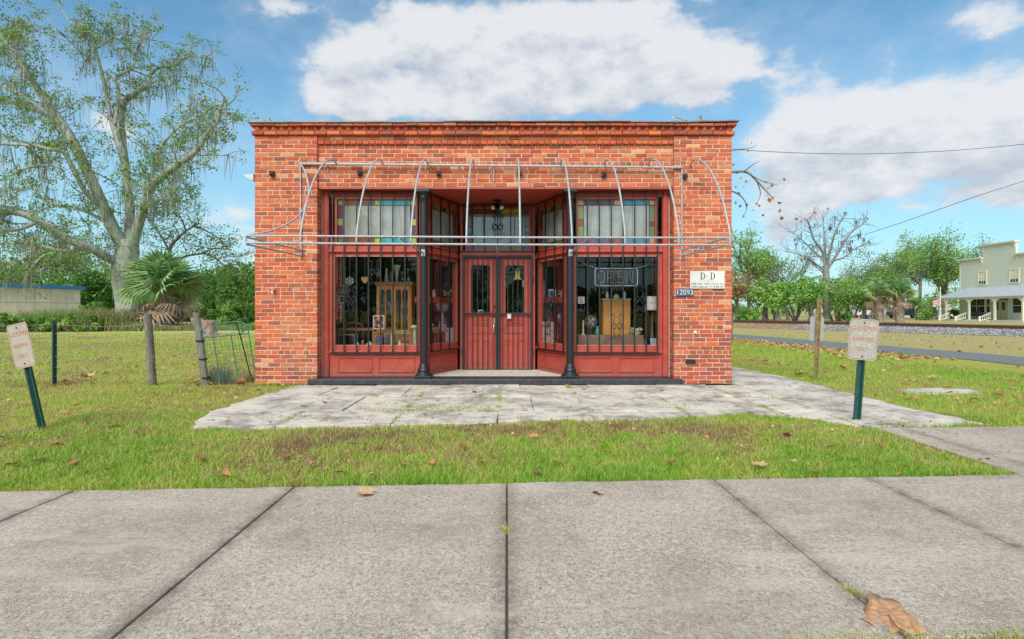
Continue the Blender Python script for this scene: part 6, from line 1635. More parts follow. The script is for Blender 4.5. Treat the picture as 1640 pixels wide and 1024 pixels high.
def bush(name, label, base, rx, ry, H, leafm, seed, n=2600, size=.3, lumps=16, group=None, cat='shrub', low=.0, tonebias=0, stems=5):
    """leaves on the shells of many overlapping clumps"""
    rs = np.random.RandomState(seed); base = Vector(base); c = []; 
    ph = rs.uniform(0, 6.28, lumps); q = np.sqrt(rs.uniform(0, 1, lumps)); z = low + (1 - low) * rs.uniform(.12, .88, lumps)
    env = np.sqrt(np.clip(1 - ((z - .45) / .62) ** 2, .1, 1))
    C_ = np.stack([base.x + rx * q * np.cos(ph) * env * .75, base.y + ry * q * np.sin(ph) * env * .75, base.z + z * H], -1); rr = rs.uniform(.22, .42, lumps) * min(rx, ry, H * .6)
    idx = rs.choice(lumps, n, p=rr ** 2 / (rr ** 2).sum()); d = rs.normal(size=(n, 3)); d /= np.linalg.norm(d, axis=1, keepdims=True)
    pos = C_[idx] + d * (rr[idx] * np.power(rs.uniform(.25, 1, n), .35))[:, None]; pos[:, 2] = np.maximum(pos[:, 2], base.z + .05)
    tn = np.clip(rs.normal(.5 + tonebias, .18, lumps)[idx] + rs.normal(0, .17, n), 0, 1)
    o = thing(name, label, cat, base, group)
    V, F, T = leaf_quads(rs, pos, size, .35, .6, tn); np_mesh('crown', V, F, M[leafm], T, o)
    m = MB(); r = random.Random(seed)
    for k in range(stems):
        e = Vector(C_[k % lumps]); s = base + Vector((r.uniform(-.2, .2) * rx, r.uniform(-.2, .2) * ry, -.1)); m.tube([s, s.lerp(e, .5) + Vector((r.uniform(-.1, .1), 0, .1)), e], [.03 + .02 * H, .02 + .012 * H, .015], 5)
    m.build('trunk', M['bark'], o)
    return o

# ------------------------------------------------ the great moss-hung oak
OY = 31.0
oak_t = thing('great_oak', 'huge pale barked old tree hung with grey moss and leaning limbs behind the palm', 'tree', P(205, 515, OY))
Wd = Wood(); ro = random.Random(5); rso = np.random.RandomState(5)
def O(px, py, dy=0.0): return P(px, py, OY + dy)
KS = (OY + 9) / FPX
def lim(pts, w0, w1, n=10):
    """limb through (px, py, depth offset) points, widths in picture pixels"""
    w_ = curve([O(*p) for p in pts], 4); Wd.limb(w_, w0 * KS / 2 * .76, w1 * KS / 2 * .8, n); Wd.hang += w_[3:]; return w_
g0 = O(203, 530)
Wd.mb.tube(curve([Vector((g0.x, OY, -.3)), O(204, 500), O(200, 470), O(197, 440), O(203, 410), O(206, 385)], 3), [1.15, .98, .85, .76, .70, .68, .68, .69, .71, .74, .77, .78, .77, .73, .66, .55], 14)
main = {}
main['A'] = lim([(203, 405, 0), (183, 370, -.5), (165, 330, -1), (140, 275, -1.5), (110, 215, -2), (75, 165, -2.2), (45, 120, -2.5), (15, 75, -2.5), (-10, 40, -2.5)], 27, 7)
main['A2'] = lim([(70, 160, -2.2), (40, 112, -3.4), (8, 62, -4)], 10, 5)
main['A3'] = lim([(100, 200, -2), (60, 170, -1), (20, 145, -.5), (-15, 130, 0)], 9, 4)
main['A4'] = lim([(55, 135, -2.3), (30, 90, -1), (5, 55, 0), (-15, 20, 0)], 8, 3)
main['B'] = lim([(207, 390, 0), (208, 345, .6), (204, 300, 1), (199, 260, 1.2), (186, 215, 1.4), (178, 190, 1.5)], 20, 11)
main['B1'] = lim([(178, 192, 1.5), (172, 160, 1.2), (160, 105, .8), (150, 75, .5), (128, 50, .2), (108, 30, 0), (90, 2, 0)], 9, 1.5)
main['B1b'] = lim([(152, 80, .6), (165, 72, .9), (176, 64, 1.2), (171, 50, 1.4), (168, 25, 1.5)], 3, 1)
main['B1c'] = lim([(130, 85, .4), (108, 62, -.3), (88, 45, -1), (72, 22, -1)], 3, 1)
main['B2'] = lim([(184, 200, 1.4), (190, 150, 2), (186, 125, 2.2), (208, 112, 2.5), (216, 95, 2.8), (200, 62, 3)], 9, 2)
main['B3'] = lim([(203, 275, 1), (197, 225, 2.2), (196, 172, 2.6), (215, 150, 3), (236, 138, 3.2), (240, 122, 3.4), (256, 108, 3.7), (280, 106, 4), (300, 92, 4.2), (330, 92, 4.4)], 15, 1.8)
main['B4'] = lim([(256, 108, 3.7), (240, 100, 3.2), (225, 70, 3), (215, 52, 3)], 3, 1)
main['C'] = lim([(212, 395, 0), (226, 345, -.6), (240, 305, -1), (252, 290, -1.3), (278, 268, -1.8), (305, 250, -2.2), (320, 235, -2.5), (330, 215, -2.6), (348, 196, -2.8), (352, 175, -3), (362, 160, -3.2)], 21, 2)
main['C2'] = lim([(243, 300, -1), (245, 270, -.5), (258, 235, 0), (285, 205, .3), (312, 190, .5), (340, 172, .6)], 10, 2)
main['C3'] = lim([(228, 340, -.6), (243, 325, -1.8), (262, 318, -2.5), (278, 322, -3)], 7, 2)
main['D'] = lim([(198, 425, 0), (170, 412, -1), (150, 400, -1.8), (128, 392, -2.4), (100, 378, -3), (70, 360, -3.8), (45, 346, -4.3), (22, 340, -4.6), (-15, 341, -5)], 19, 10)
main['D2'] = lim([(60, 355, -4), (35, 366, -4.5), (5, 370, -5), (-25, 376, -5)], 8, 5)
main['D3'] = lim([(140, 398, -2), (112, 402, -1), (90, 400, -.5), (62, 395, 0), (45, 410, .5), (20, 425, .8), (-10, 445, 1)], 7, 3)
main['E'] = lim([(170, 340, -.8), (135, 305, -2.2), (105, 248, -3), (85, 240, -3.2), (45, 233, -3.6), (-10, 230, -4)], 11, 4)
main['E2'] = lim([(190, 370, 0), (150, 345, 1), (110, 330, 1.6), (80, 328, 2), (55, 305, 2.2), (42, 290, 2.4)], 8, 2)
main['F'] = lim([(95, 250, -3), (70, 262, -2), (30, 275, -1), (-10, 292, -1)], 5, 2)
main['H'] = lim([(130, 265, -1.7), (100, 210, -.6), (60, 178, .5), (20, 165, 1), (-10, 158, 1)], 8, 3)
# twigs, denser where the photograph shows leaf
dens = dict(A=1.2, A2=1.5, A3=1.2, A4=1.5, B=.35, B1=.5, B1b=.9, B1c=.6, B2=1.0, B3=.9, B4=1.0, C=1.5, C2=1.3, C3=1.6, D=.9, D2=1.1, D3=1.1, E=1.3, E2=1.4, F=1.1, H=1.1)
for kx, pts in main.items():
    n = len(pts)
    for i in range(4 if kx in 'ABCD' else 2, n):
        if kx == 'A' and i < 8: continue
        if kx == 'C' and i < 8: continue
        for _ in range(2):
            if ro.random() < dens[kx] * .43:
                d = Vector((ro.gauss(0, 1), ro.gauss(0, 1), ro.gauss(.25, .8))).normalized()
                grow(Wd, ro, pts[i], d, ro.uniform(1.1, 2.3), ro.uniform(.03, .06), 1, 2, .30, .03, 2, 50, .014, 2, 4)
    if dens[kx] > .4: Wd.tips += [pts[-1]] * 2
Wd.mb.build('trunk', M['oakbark'], oak_t)
V, F, T = crown_from(rso, Wd.tips, 12, .42, .17, flat=.2, squash=.6, tonebias=-.04); np_mesh('crown', V, F, M['oakleaf'], T, oak_t)
hp_ = [p for p in Wd.hang if ro.random() < .10]
V, F, T = moss_strands(rso, hp_, 9, 1.4, .018, .2); np_mesh('hanging_moss', V, F, M['moss'], T, oak_t)
print('oak tips', len(Wd.tips), 'hang', len(hp_))

# ------------------------------------------------ palms
def frond_mesh(seed, leafm, L=1.0, nleaf=22, petiole=1.1, droop=.5, fold=.25):
    """fan leaf of a cabbage palm: curved stalk along +X, blades radiating from its end"""
    r = random.Random(seed); V = []; F = []; T = []
    pts = [Vector((petiole * t, 0, .22 * math.sin(t * 1.4) * petiole - droop * .25 * t * t)) for t in (0, .25, .5, .75, 1)]
    for a, b in zip(pts, pts[1:]):
        k = len(V); V += [a + Vector((0, .022, 0)), a - Vector((0, .022, 0)), b - Vector((0, .016, 0)), b + Vector((0, .016, 0))]; F.append((k, k + 1, k + 2, k + 3)); T += [.9] * 4
        k = len(V); V += [a + Vector((0, 0, .018)), a - Vector((0, 0, .018)), b - Vector((0, 0, .014)), b + Vector((0, 0, .014))]; F.append((k, k + 1, k + 2, k + 3)); T += [.9] * 4
    h = pts[-1]
    for i in range(nleaf):
        t = (i / (nleaf - 1)) * 2 - 1; an = t * R(128) ; ln = L * (1.0 - .35 * abs(t) ** 2) * r.uniform(.9, 1.08)
        d = Vector((math.cos(an), math.sin(an), .12 - fold * abs(t))).normalized(); s = Vector((-math.sin(an), math.cos(an), 0))
        w_ = L * .052; m = h + d * ln * .55 - Vector((0, 0, .08 * L * droop)); e = h + d * ln * .95 - Vector((0, 0, (.30 + .3 * r.random()) * L * droop)); k = len(V); tn = min(1, max(0, r.gauss(.5, .2)))
        V += [h, m + s * w_ + Vector((0, 0, .02)), m - s * w_ + Vector((0, 0, .02)), e]
        F.append((k, k + 1, k + 3, k + 2)); T += [tn] * 4
    me = bpy.data.meshes.new('frond'); me.from_pydata([tuple(v) for v in V], [], F); me.materials.append(M[leafm])
    at = me.attributes.new('tone', 'FLOAT', 'POINT'); at.data.foreach_set('value', T); me.update()
    return me
FG = [frond_mesh(k, 'palmleaf', 1.0, 24, 1.0, .55 + .2 * k) for k in range(3)]; FDead = [frond_mesh(9 + k, 'deadfrond', .8, 18, .9, 1.4, .6) for k in range(2)]; FYel = [frond_mesh(20 + k, 'yellowfrond', .95, 20, 1.1, .9) for k in range(2)]
def palm(name, label, base, th, tr_, fl, nf, seed, dead=.25, group=None):
    r = random.Random(seed); base = Vector(base); o = thing(name, label, 'palm', base, group)
    q = MB(); top = base + Vector((r.uniform(-.1, .1), 0, th)); q.tube([base - Vector((0, 0, .1)), base + Vector((0, 0, .3)), base.lerp(top, .6), top], [tr_ * 1.2, tr_, tr_ * 1.05, tr_ * 1.25], 12)
    for k in range(int(th * 26)):       # old leaf boots criss-crossing the trunk
        z = r.uniform(.25, th); an = r.uniform(0, 6.283); d = Vector((math.cos(an), math.sin(an), 0)); c = base + Vector((0, 0, z)) + d * tr_ * .95
        q.bar(c, c + d * .10 + Vector((r.uniform(-.06, .06), r.uniform(-.06, .06), .16)), .07, .025)
    q.build('trunk', M['palmbark'], o)
    for k in range(nf):
        t = (k + .5) / nf; el = R(86 - 96 * t + r.uniform(-16, 16)); az = k * 2.399963 + r.uniform(-.25, .25)
        if t > 1 - dead * .55: me = r.choice(FDead); el = R(r.choice((r.uniform(-38, -8), r.uniform(-70, -45))))
        elif t > 1 - dead: me = r.choice(FYel if r.random() < .5 else FG)
        else: me = r.choice(FG)
        f = link('frond', me, o, top + Vector((0, 0, -.25 * t))); f.rotation_euler = Euler((r.uniform(-.9, .9), -el, az), 'XYZ'); f.scale = (fl * r.uniform(.75, 1.12),) * 3
    return o
pb = P(262, 528, 26); pb.z = GZ
palm('cabbage_palm', 'large bushy cabbage palm with brown hanging fronds in front of the great oak', pb, 2.35, .30, 1.40, 120, 3, .46)
for px, yy, sd, lb in ((1408, 47, 5, 'left one of two cabbage palms beyond the railway'), (1441, 46, 8, 'right one of two cabbage palms beyond the railway')):
    b = P(px, 505, yy); b.z = GZ; palm('cabbage_palm', lb, b, 2.7, .36, 1.02, 46, sd, .34, 'cabbage palms beyond the railway')

# ------------------------------------------------ trees on the left horizon
def at_(px, Y): p = P(px, 505, Y); p.z = GZ; return p
BG = 'dark green trees along the back of the left field'
for i, (px, Y, rx, H, n, lm, lb) in enumerate((
        (150, 44, 2.6, 4.9, 5200, 'darkleaf', 'dark dense round tree just right of the blue edged building'),
        (172, 58, 4.5, 7.2, 4200, 'darkleaf', 'tall dark tree left of the great trunk'),
        (240, 52, 4.0, 5.6, 4200, 'darkleaf', 'dark dense tree hidden mostly behind the palm'),
        (300, 54, 3.8, 5.4, 4200, 'darkleaf', 'dark rounded tree to the right of the palm'),
        (345, 48, 3.0, 5.0, 4600, 'darkleaf', 'dark green tree above the broken stump'),
        (388, 40, 2.7, 5.1, 5600, 'midleaf', 'lighter green tree close to the left brick pier'),
        (408, 56, 4.2, 7.0, 4600, 'darkleaf', 'tall dark tree half hidden by the brick shop'),
        (105, 62, 4.5, 6.8, 4200, 'midleaf', 'bright green tree above the blue roof edge'),
        (60, 64, 5.0, 7.6, 4200, 'darkleaf', 'dark tree rising behind the blue edged building'),
        (15, 60, 4.5, 7.2, 4200, 'darkleaf', 'dark tree at the far left behind the building'),
        (360, 70, 5.5, 7.6, 3600, 'darkleaf', 'tall dark tree far back left of the brick shop'),
        (205, 70, 6.0, 8.0, 3600, 'darkleaf', 'tall dark tree far back behind the great trunk'))):
    bush('dense_tree', lb, at_(px, Y), rx, rx, H, lm, 40 + i, n, .26 + Y * .0016, 24, BG, 'tree')
for i, (px, Y, rx, H, lm, lb) in enumerate(((150, 38, 1.3, 1.9, 'brightleaf', 'bright green bush at the corner of the blue edged building'), (255, 29, 1.0, .8, 'midleaf', 'low green bush at the foot of the palm'),
                                           (205, 30, .9, .75, 'brightleaf', 'low bright bush at the foot of the great trunk'), (322, 34, 1.1, 1.7, 'midleaf', 'pale green bush behind the leaning wooden post'),
                                           (372, 34, 1.3, 2.2, 'midleaf', 'green bush behind the garden gate'), (350, 36, 1.2, 1.5, 'darkleaf', 'dark low bush behind the stump'), (396, 33, 1.0, 1.8, 'darkleaf', 'dark bush next to the left brick pier'), (20, 22.5, 1.4, 1.0, 'midleaf', 'low vine covered bush straight behind the left parking sign'), (120, 23, 1.5, 1.05, 'midleaf', 'low spreading bush right of the green steel post'), (160, 24, 1.0, .9, 'brightleaf', 'small bright bush between steel post and great trunk'), (62, 22.8, 1.1, .8, 'brightleaf', 'small bright bush just left of the green steel post'))):
    bush('shrub', lb, at_(px, Y), rx, rx, H, lm, 60 + i, 1500, .2, 10, 'shrubs along the left field')
# the thin pale tree with arching branches between palm and shop
Yt = 36.0
thin = thing('arching_tree', 'thin pale leaved tree with an arching branch between the palm and the shop', 'tree', at_(270, Yt))
Wt = Wood(); rt = random.Random(8)
def lt(pts, w0, w1):
    w_ = curve([P(a, b, Yt + c) for a, b, c in pts], 3); k_ = (Yt + 9) / FPX / 2; Wt.limb(w_, w0 * k_, w1 * k_, 6); return w_
ls = [lt([(272, 512, 0), (272, 450, 0), (272, 400, 0), (282, 385, 0), (298, 370, 0), (318, 358, .5)], 8, 2), lt([(272, 405, 0), (262, 385, .6), (250, 365, 1), (240, 352, 1)], 4, 1.5), lt([(275, 420, 0), (300, 410, -.6), (330, 407, -1), (350, 418, -1.2), (365, 432, -1.3)], 4, 1.2),
      lt([(298, 370, 0), (290, 350, -.6), (285, 345, -1)], 3, 1), lt([(310, 362, .3), (340, 375, .6), (362, 395, 1), (375, 412, 1)], 3, 1), lt([(318, 408, -.8), (345, 398, -.4), (370, 400, 0)], 2.5, 1)]
for pts in ls:
    for p in pts[3:]:
        for _ in range(2):
            if rt.random() < .8: grow(Wt, rt, p, Vector((rt.gauss(0, 1), rt.gauss(0, 1), rt.gauss(.3, .6))), rt.uniform(.8, 1.7), .03, 1, 2, .3, .03, 2, 50, .012, 2, 4)
Wt.mb.build('trunk', M['bark'], thin)
V, F, T = crown_from(np.random.RandomState(8), Wt.tips, 8, .7, .17); np_mesh('crown', V, F, M['oakleaf'], T, thin)
# moss-hung trees at the left edge
tree('mossy_tree', 'moss hung tree at the left edge in front of the blue edged building', at_(-70, 50), 12.5, 'oakleaf', 71, .4, .3, 3, 2, 50, 30, 1.2, .25, .05, 'oakbark', limbs=5, moss=4, reach=.5)
tree('mossy_tree', 'shorter moss hung tree behind the blue edged building', at_(40, 47), 9.6, 'oakleaf', 72, .35, .35, 3, 2, 50, 26, 1.3, .28, .05, 'oakbark', limbs=5, moss=3, reach=.45)
# stump
p = P(331, 530, 17); p.z = GZ
m = MB(); n = 16; vs = []; r = random.Random(2)
for z, rr in ((-.1, .62), (.08, .50), (.3, .39), (.55, .36), (.74, .35)):
    for j in range(n): a = 6.283 * j / n; k_ = rr * r.uniform(.88, 1.12); vs.append((p.x + k_ * math.cos(a), p.y + k_ * math.sin(a), p.z + z + (r.uniform(-.05, .05) if z > .7 else 0)))
m.add(vs, [(i * n + j, i * n + (j + 1) % n, (i + 1) * n + (j + 1) % n, (i + 1) * n + j) for i in range(4) for j in range(n)] + [tuple(range(4 * n, 5 * n))])
tag(m.build('tree_stump', postwood('pinkish_stump_wood', (.36, .24, .20)), loc=p), 'broad weathered pinkish tree stump behind the garden gate', 'stump')

# ------------------------------------------------ trees on the right horizon
RG = 'trees beyond the railway'
tree('feathery_cypress', 'tall feathery bright green cypress just right of the brick shop', at_(1199, 62), 12.6, 'brightleaf', 81, .22, .45, 3, 2, 62, 13, 1.0, .26, .04, group=RG, limbs=7, reach=.30, squash=.5)
tree('feathery_cypress', 'lower feathery green cypress to the right of the tall one', at_(1228, 66), 9.8, 'brightleaf', 82, .2, .4, 3, 2, 60, 13, 1.0, .27, .04, group=RG, limbs=7, reach=.32, squash=.5)
tree('rusty_tree', 'rusty autumn tree against the edge of the brick shop', at_(1180, 56), 6.6, 'rustleaf', 83, .18, .25, 3, 2, 50, 9, 1.0, .24, group=RG, limbs=6, reach=.4)
tree('grey_tree', 'slender greyish tree between the cypress and the bare tree', at_(1262, 64), 9.8, 'greyleaf', 84, .2, .4, 3, 2, 45, 6, .9, .22, group=RG, limbs=5, lean=(-.5, 0), reach=.4)
bare_m = 'bark'
# the bare tree, limb by limb
Yb = 52.0
M['darkmoss'] = leafy('dark_hanging_tufts', [(0, (.08, .075, .06)), (1, (.17, .16, .13))], .2)
bare = thing('bare_tree', 'tall bare grey tree with a few hanging tufts and fanned limbs', 'tree', at_(1323, Yb))
Wb = Wood(); rb = random.Random(12); KB = (Yb + 9) / FPX / 2
def lb_(pts, w0, w1):
    w_ = curve([P(a, b, Yb + c) for a, b, c in pts], 3); Wb.limb(w_, w0 * KB, w1 * KB, 7); Wb.hang += w_[4:]; return w_
bl_ = [lb_([(1324, 512, 0), (1324, 470, 0), (1323, 440, 0), (1323, 425, 0)], 11, 9), lb_([(1322, 430, 0), (1318, 405, 0), (1304, 385, -.5), (1298, 368, -.8), (1293, 352, -1)], 5, 1), lb_([(1323, 428, 0), (1321, 400, .5), (1320, 375, .8), (1318, 352, 1)], 5, 1),
       lb_([(1324, 428, 0), (1330, 400, -.6), (1336, 378, -1), (1344, 360, -1.2), (1350, 350, -1.2)], 4.5, 1), lb_([(1326, 430, 0), (1338, 412, .6), (1350, 392, 1), (1362, 374, 1.2), (1380, 360, 1.4), (1392, 350, 1.4)], 5, 1),
       lb_([(1319, 432, 0), (1302, 420, -.8), (1285, 410, -1.4), (1262, 403, -1.8)], 3.5, .8), lb_([(1320, 418, 0), (1300, 400, .8), (1284, 384, 1.4), (1268, 372, 1.8)], 3, .8), lb_([(1335, 418, 0), (1352, 412, -.8), (1368, 400, -1.2), (1384, 390, -1.5)], 3, .8), lb_([(1323, 440, 0), (1308, 428, 1), (1296, 412, 1.6)], 3, .8)]
for pts in bl_[1:]:
    for p in pts[2:]:
        for _ in range(2): grow(Wb, rb, p, Vector((rb.gauss(0, 1), rb.gauss(0, .8), rb.gauss(.6, .5))), rb.uniform(.7, 1.6), .035, 0, 1, .22, .06, 2, 45, .014, 2, 4)
Wb.mb.build('trunk', simple('grey_dead_bark', (.23, .225, .205), .95, 0, .3, 3), bare)
V, F, T = moss_strands(np.random.RandomState(4), [p for p in Wb.hang if rb.random() < .022], 6, .6, .05, .15); np_mesh('hanging_moss', V, F, M['darkmoss'], T, bare)
ROW = 'low green trees in a row beyond the railway'
for i, (px, Y, rx, H, lm, lb) in enumerate(((1222, 54, 2.4, 4.4, 'midleaf', 'low round green tree in front of the two cypresses'), (1246, 52, 2.3, 4.3, 'brightleaf', 'bright low tree left of the bare tree'), (1275, 55, 2.4, 4.7, 'midleaf', 'low green tree below the greyish tree'),
                                           (1300, 50, 2.3, 4.9, 'brightleaf', 'yellowish green low tree touching the bare trunk'), (1338, 56, 2.5, 4.9, 'midleaf', 'low green tree right behind the bare trunk'), (1362, 50, 2.6, 4.7, 'midleaf', 'wide low tree left of the two palms'),
                                           (1388, 58, 3.0, 5.8, 'darkleaf', 'darker tree just behind the left palm'))):
    bush('low_tree', lb, at_(px, Y), rx, rx, H, lm, 90 + i, 2600, .27, 15, ROW, 'tree', low=.32, tonebias=.08)
tree('grey_tree', 'airy greyish tree behind the two palms', at_(1385, 72), 10.4, 'greyleaf', 86, .22, .4, 3, 2, 42, 12, 1.1, .27, group=RG, limbs=6, reach=.4)
tree('open_tree', 'open crowned green tree right of the palms', at_(1433, 66), 10.6, 'midleaf', 87, .26, .5, 3, 2, 52, 15, 1.0, .25, group=RG, limbs=5, reach=.36)
tree('broad_tree', 'broad bright green tree left of the pale wooden store', at_(1512, 76), 13.8, 'brightleaf', 88, .36, .35, 4, 2, 52, 17, 1.3, .30, group=RG, limbs=7, reach=.42, moss=3)
tree('open_tree', 'tall open green tree with high leaf tufts behind the shed', at_(1474, 74), 13.2, 'midleaf', 89, .3, .5, 3, 2, 50, 15, 1.1, .28, group=RG, limbs=5, reach=.36)
tree('sparse_tree', 'sparse dark twigged tree rising behind the pale wooden store', at_(1566, 84), 14.4, 'darkleaf', 90, .3, .4, 3, 2, 46, 6, 1.0, .28, group=RG, limbs=6, reach=.42)
tree('open_tree', 'thin open tree among the low row below the cypress', at_(1240, 60), 7.4, 'greyleaf', 91, .16, .4, 3, 2, 45, 9, .9, .22, group=RG, limbs=5, reach=.4)
for i, (px, Y, rx, H, lm, lb) in enumerate(((1484, 62, 1.4, 2.6, 'midleaf', 'green bush in front of the lean-to of the pale green shed'), (1470, 66, 1.6, 3.0, 'darkleaf', 'dark bush close to the pale green shed'), (1186, 46, 1.5, 1.7, 'darkleaf', 'dark low bush at the edge of the brick shop'),
                                           (1202, 45, .9, 1.0, 'brightleaf', 'small bright bush at the foot of the tall cypress'), (1360, 47, 1.0, 1.1, 'darkleaf', 'dark palmetto like bush left of the palms'), (1497, 70, 2.0, 3.0, 'midleaf', 'bush between shed and flag'), (1525, 62, 1.0, 1.3, 'midleaf', 'low bush beside the porch end'))):
    bush('shrub', lb, at_(px, Y), rx, rx, H, lm, 110 + i, 1300, .22, 9, 'shrubs beyond the railway')
# far wood closing the view
def far_wood(name, segs, seed, lm, H, n, sz=.75):
    rs = np.random.RandomState(seed); a = np.array([s[0] for s in segs]); b = np.array([s[1] for s in segs]); k = rs.randint(0, len(segs), n); t = rs.uniform(0, 1, n)
    xy = a[k] + (b[k] - a[k]) * t[:, None] + rs.normal(size=(n, 2)) * 2.5
    hh = H * (.62 + .38 * np.sin(xy[:, 0] * .23 + 1.3 * np.sin(xy[:, 0] * .071)) * np.sin(xy[:, 1] * .11 + xy[:, 0] * .05)) * np.sqrt(rs.uniform(0, 1, n))
    tn = np.clip(.45 + .25 * np.sin(xy[:, 0] * .5) + rs.normal(0, .2, n), 0, 1)
    V, F, T = leaf_quads(rs, np.stack([xy[:, 0], xy[:, 1], hh + GZ], -1), sz, .3, .7, tn); o = np_mesh(name, V, F, M[lm], T, o=(float(a[0][0]), float(a[0][1]), 0)); o['kind'] = 'stuff'; return o
far_wood('distant_wood', [((25, 105), (60, 108)), ((60, 108), (110, 118)), ((110, 118), (170, 100))], 1, 'midleaf', 6.5, 9000)
far_wood('distant_wood', [((-110, 70), (-60, 84)), ((-60, 84), (-20, 86))], 2, 'darkleaf', 7.0, 7000)
far_wood('distant_wood', [((-20, 110), (25, 115)), ((-90, 95), (-20, 108))], 6, 'midleaf', 6.5, 7000)
far_wood('roadside_wood', [((-90, -40), (-4, -44)), ((-50, -36), (-4, -38))], 3, 'darkleaf', 13.0, 34000, .5)
far_wood('roadside_wood', [((-4, -95), (60, -100)), ((60, -100), (130, -80))], 4, 'darkleaf', 9.0, 16000, .8)
# distant bare ground under the far trees
# the sycamore whose twigs show past the right corner of the roof
Ys = 8.0
sy = thing('sycamore', 'sycamore branches with a few brown leaves reaching past the right corner of the shop', 'tree', Vector((4.2, Ys + 1, GZ)))
Ws = Wood(); r = random.Random(3); KY = (Ys + 9) / FPX / 2
def lsy(pts, w0, w1): w_ = curve([P(a, b, Ys + c) for a, b, c in pts], 4); Ws.limb(w_, w0 * KY, w1 * KY, 6); return w_
Ws.mb.tube([(4.2, Ys + 1, -.1), (4.2, Ys + 1, 2.0), P(1110, 330, Ys + .5), P(1120, 270, Ys)], [.17, .14, .10, .06], 8)
sb = [lsy([(1115, 300, 0), (1150, 280, 0), (1180, 275, 0), (1198, 277, .2), (1212, 290, .3), (1226, 305, .3), (1238, 318, .2)], 6, 1.5), lsy([(1198, 277, .2), (1216, 288, 0), (1230, 293, -.2), (1246, 296, -.3)], 2.5, .8), lsy([(1150, 300, 0), (1176, 308, 0), (1190, 318, .2), (1196, 334, .3), (1188, 350, .3)], 3, .8),
      lsy([(1160, 246, 0), (1180, 240, 0), (1200, 238, .2), (1212, 232, .2)], 2.2, .8), lsy([(1120, 270, 0), (1112, 230, 0), (1098, 196, 0), (1080, 188, .1)], 3, .8), lsy([(1112, 230, 0), (1125, 200, .2), (1122, 188, .2)], 2.5, .8), lsy([(1212, 290, .3), (1218, 310, .5), (1212, 326, .6)], 2, .7), lsy([(1190, 276, 0), (1206, 264, -.3), (1218, 258, -.4)], 2, .6)]
Ws.mb.build('trunk', simple('pale_grey_twig_bark', (.24, .21, .18), .9), sy)
LEAF2D = [(0, -.5), (.10, -.30), (.34, -.42), (.30, -.16), (.5, -.02), (.28, .10), (.34, .34), (.12, .24), (0, .52), (-.13, .24), (-.36, .33), (-.27, .10), (-.5, 0), (-.30, -.17), (-.33, -.42), (-.10, -.30)]
def leaf_mesh(seed, curl=.25, name='fallen_leaf'):
    r = random.Random(seed); out = [(x * r.uniform(.85, 1.15), y * r.uniform(.88, 1.12)) for x, y in LEAF2D]; tw = r.uniform(-.3, .3)
    hgt = lambda x, y: curl * (x * x * (1.2 + tw) + y * y * .6 + tw * x * y) + .04 * math.sin(9 * x + seed) + r.uniform(0, .03)
    mid = [(x * .5, y * .5) for x, y in out]; n = len(out)
    vs = [(0, 0, .02)] + [(x, y, hgt(x, y)) for x, y in mid] + [(x, y, hgt(x, y)) for x, y in out]
    fs = [(0, 1 + i, 1 + (i + 1) % n) for i in range(n)] + [(1 + i, 1 + n + i, 1 + n + (i + 1) % n, 1 + (i + 1) % n) for i in range(n)]
    k = len(vs); vs += [(-.012, -.48, .03), (.012, -.48, .03), (.02, -.95, .05), (0, -.96, .05)]; fs.append((k, k + 1, k + 2, k + 3))
    me = bpy.data.meshes.new(name); me.from_pydata(vs, [], fs); me.materials.append(M['deadleaf']); me.polygons.foreach_set('use_smooth', [True] * len(fs)); me.update(); return me
LM = [leaf_mesh(k, c) for k, c in enumerate((.12, .35, .6, -.25, .9, .2))]
hangl = []
for (px, py, s) in ((1180, 276, 8), (1186, 288, 7), (1178, 300, 7), (1183, 310, 7), (1195, 292, 6), (1197, 330, 9), (1212, 326, 6), (1206, 337, 5), (1232, 321, 10), (1238, 318, 8), (1247, 326, 9), (1249, 338, 7), (1252, 350, 7), (1275, 351, 6), (1204, 229, 5), (1198, 243, 5), (1197, 226, 4), (1226, 292, 7), (1236, 297, 7), (1231, 303, 7), (1228, 314, 8), (1216, 330, 5),
                    (1079, 188, 6), (1084, 194, 5), (1099, 193, 5), (1122, 189, 7), (1118, 194, 5), (1175, 264, 6), (1256, 288, 5), (1190, 346, 6), (1184, 330, 7), (1208, 272, 5), (1192, 300, 6), (1222, 345, 5), (1178, 325, 7), (1234, 363, 5), (1212, 357, 4)):
    o = link('leaf', r.choice(LM), sy, P(px, py, Ys + r.uniform(-.2, .3))); o.rotation_euler = (r.uniform(0, 6), r.uniform(0, 6), r.uniform(0, 6)); o.scale = (s * (Ys + 9) / FPX,) * 3
p = at_(1178, 14); 
tree('yellow_sapling', 'small sapling with bright yellow leaves against the right edge of the shop', Vector((P(1171, 500, 14).x, 14, GZ)), 3.3, 'yellowfrond', 95, .05, .5, 2, 1, 45, 4, .30, .16, limbs=3, reach=.3)

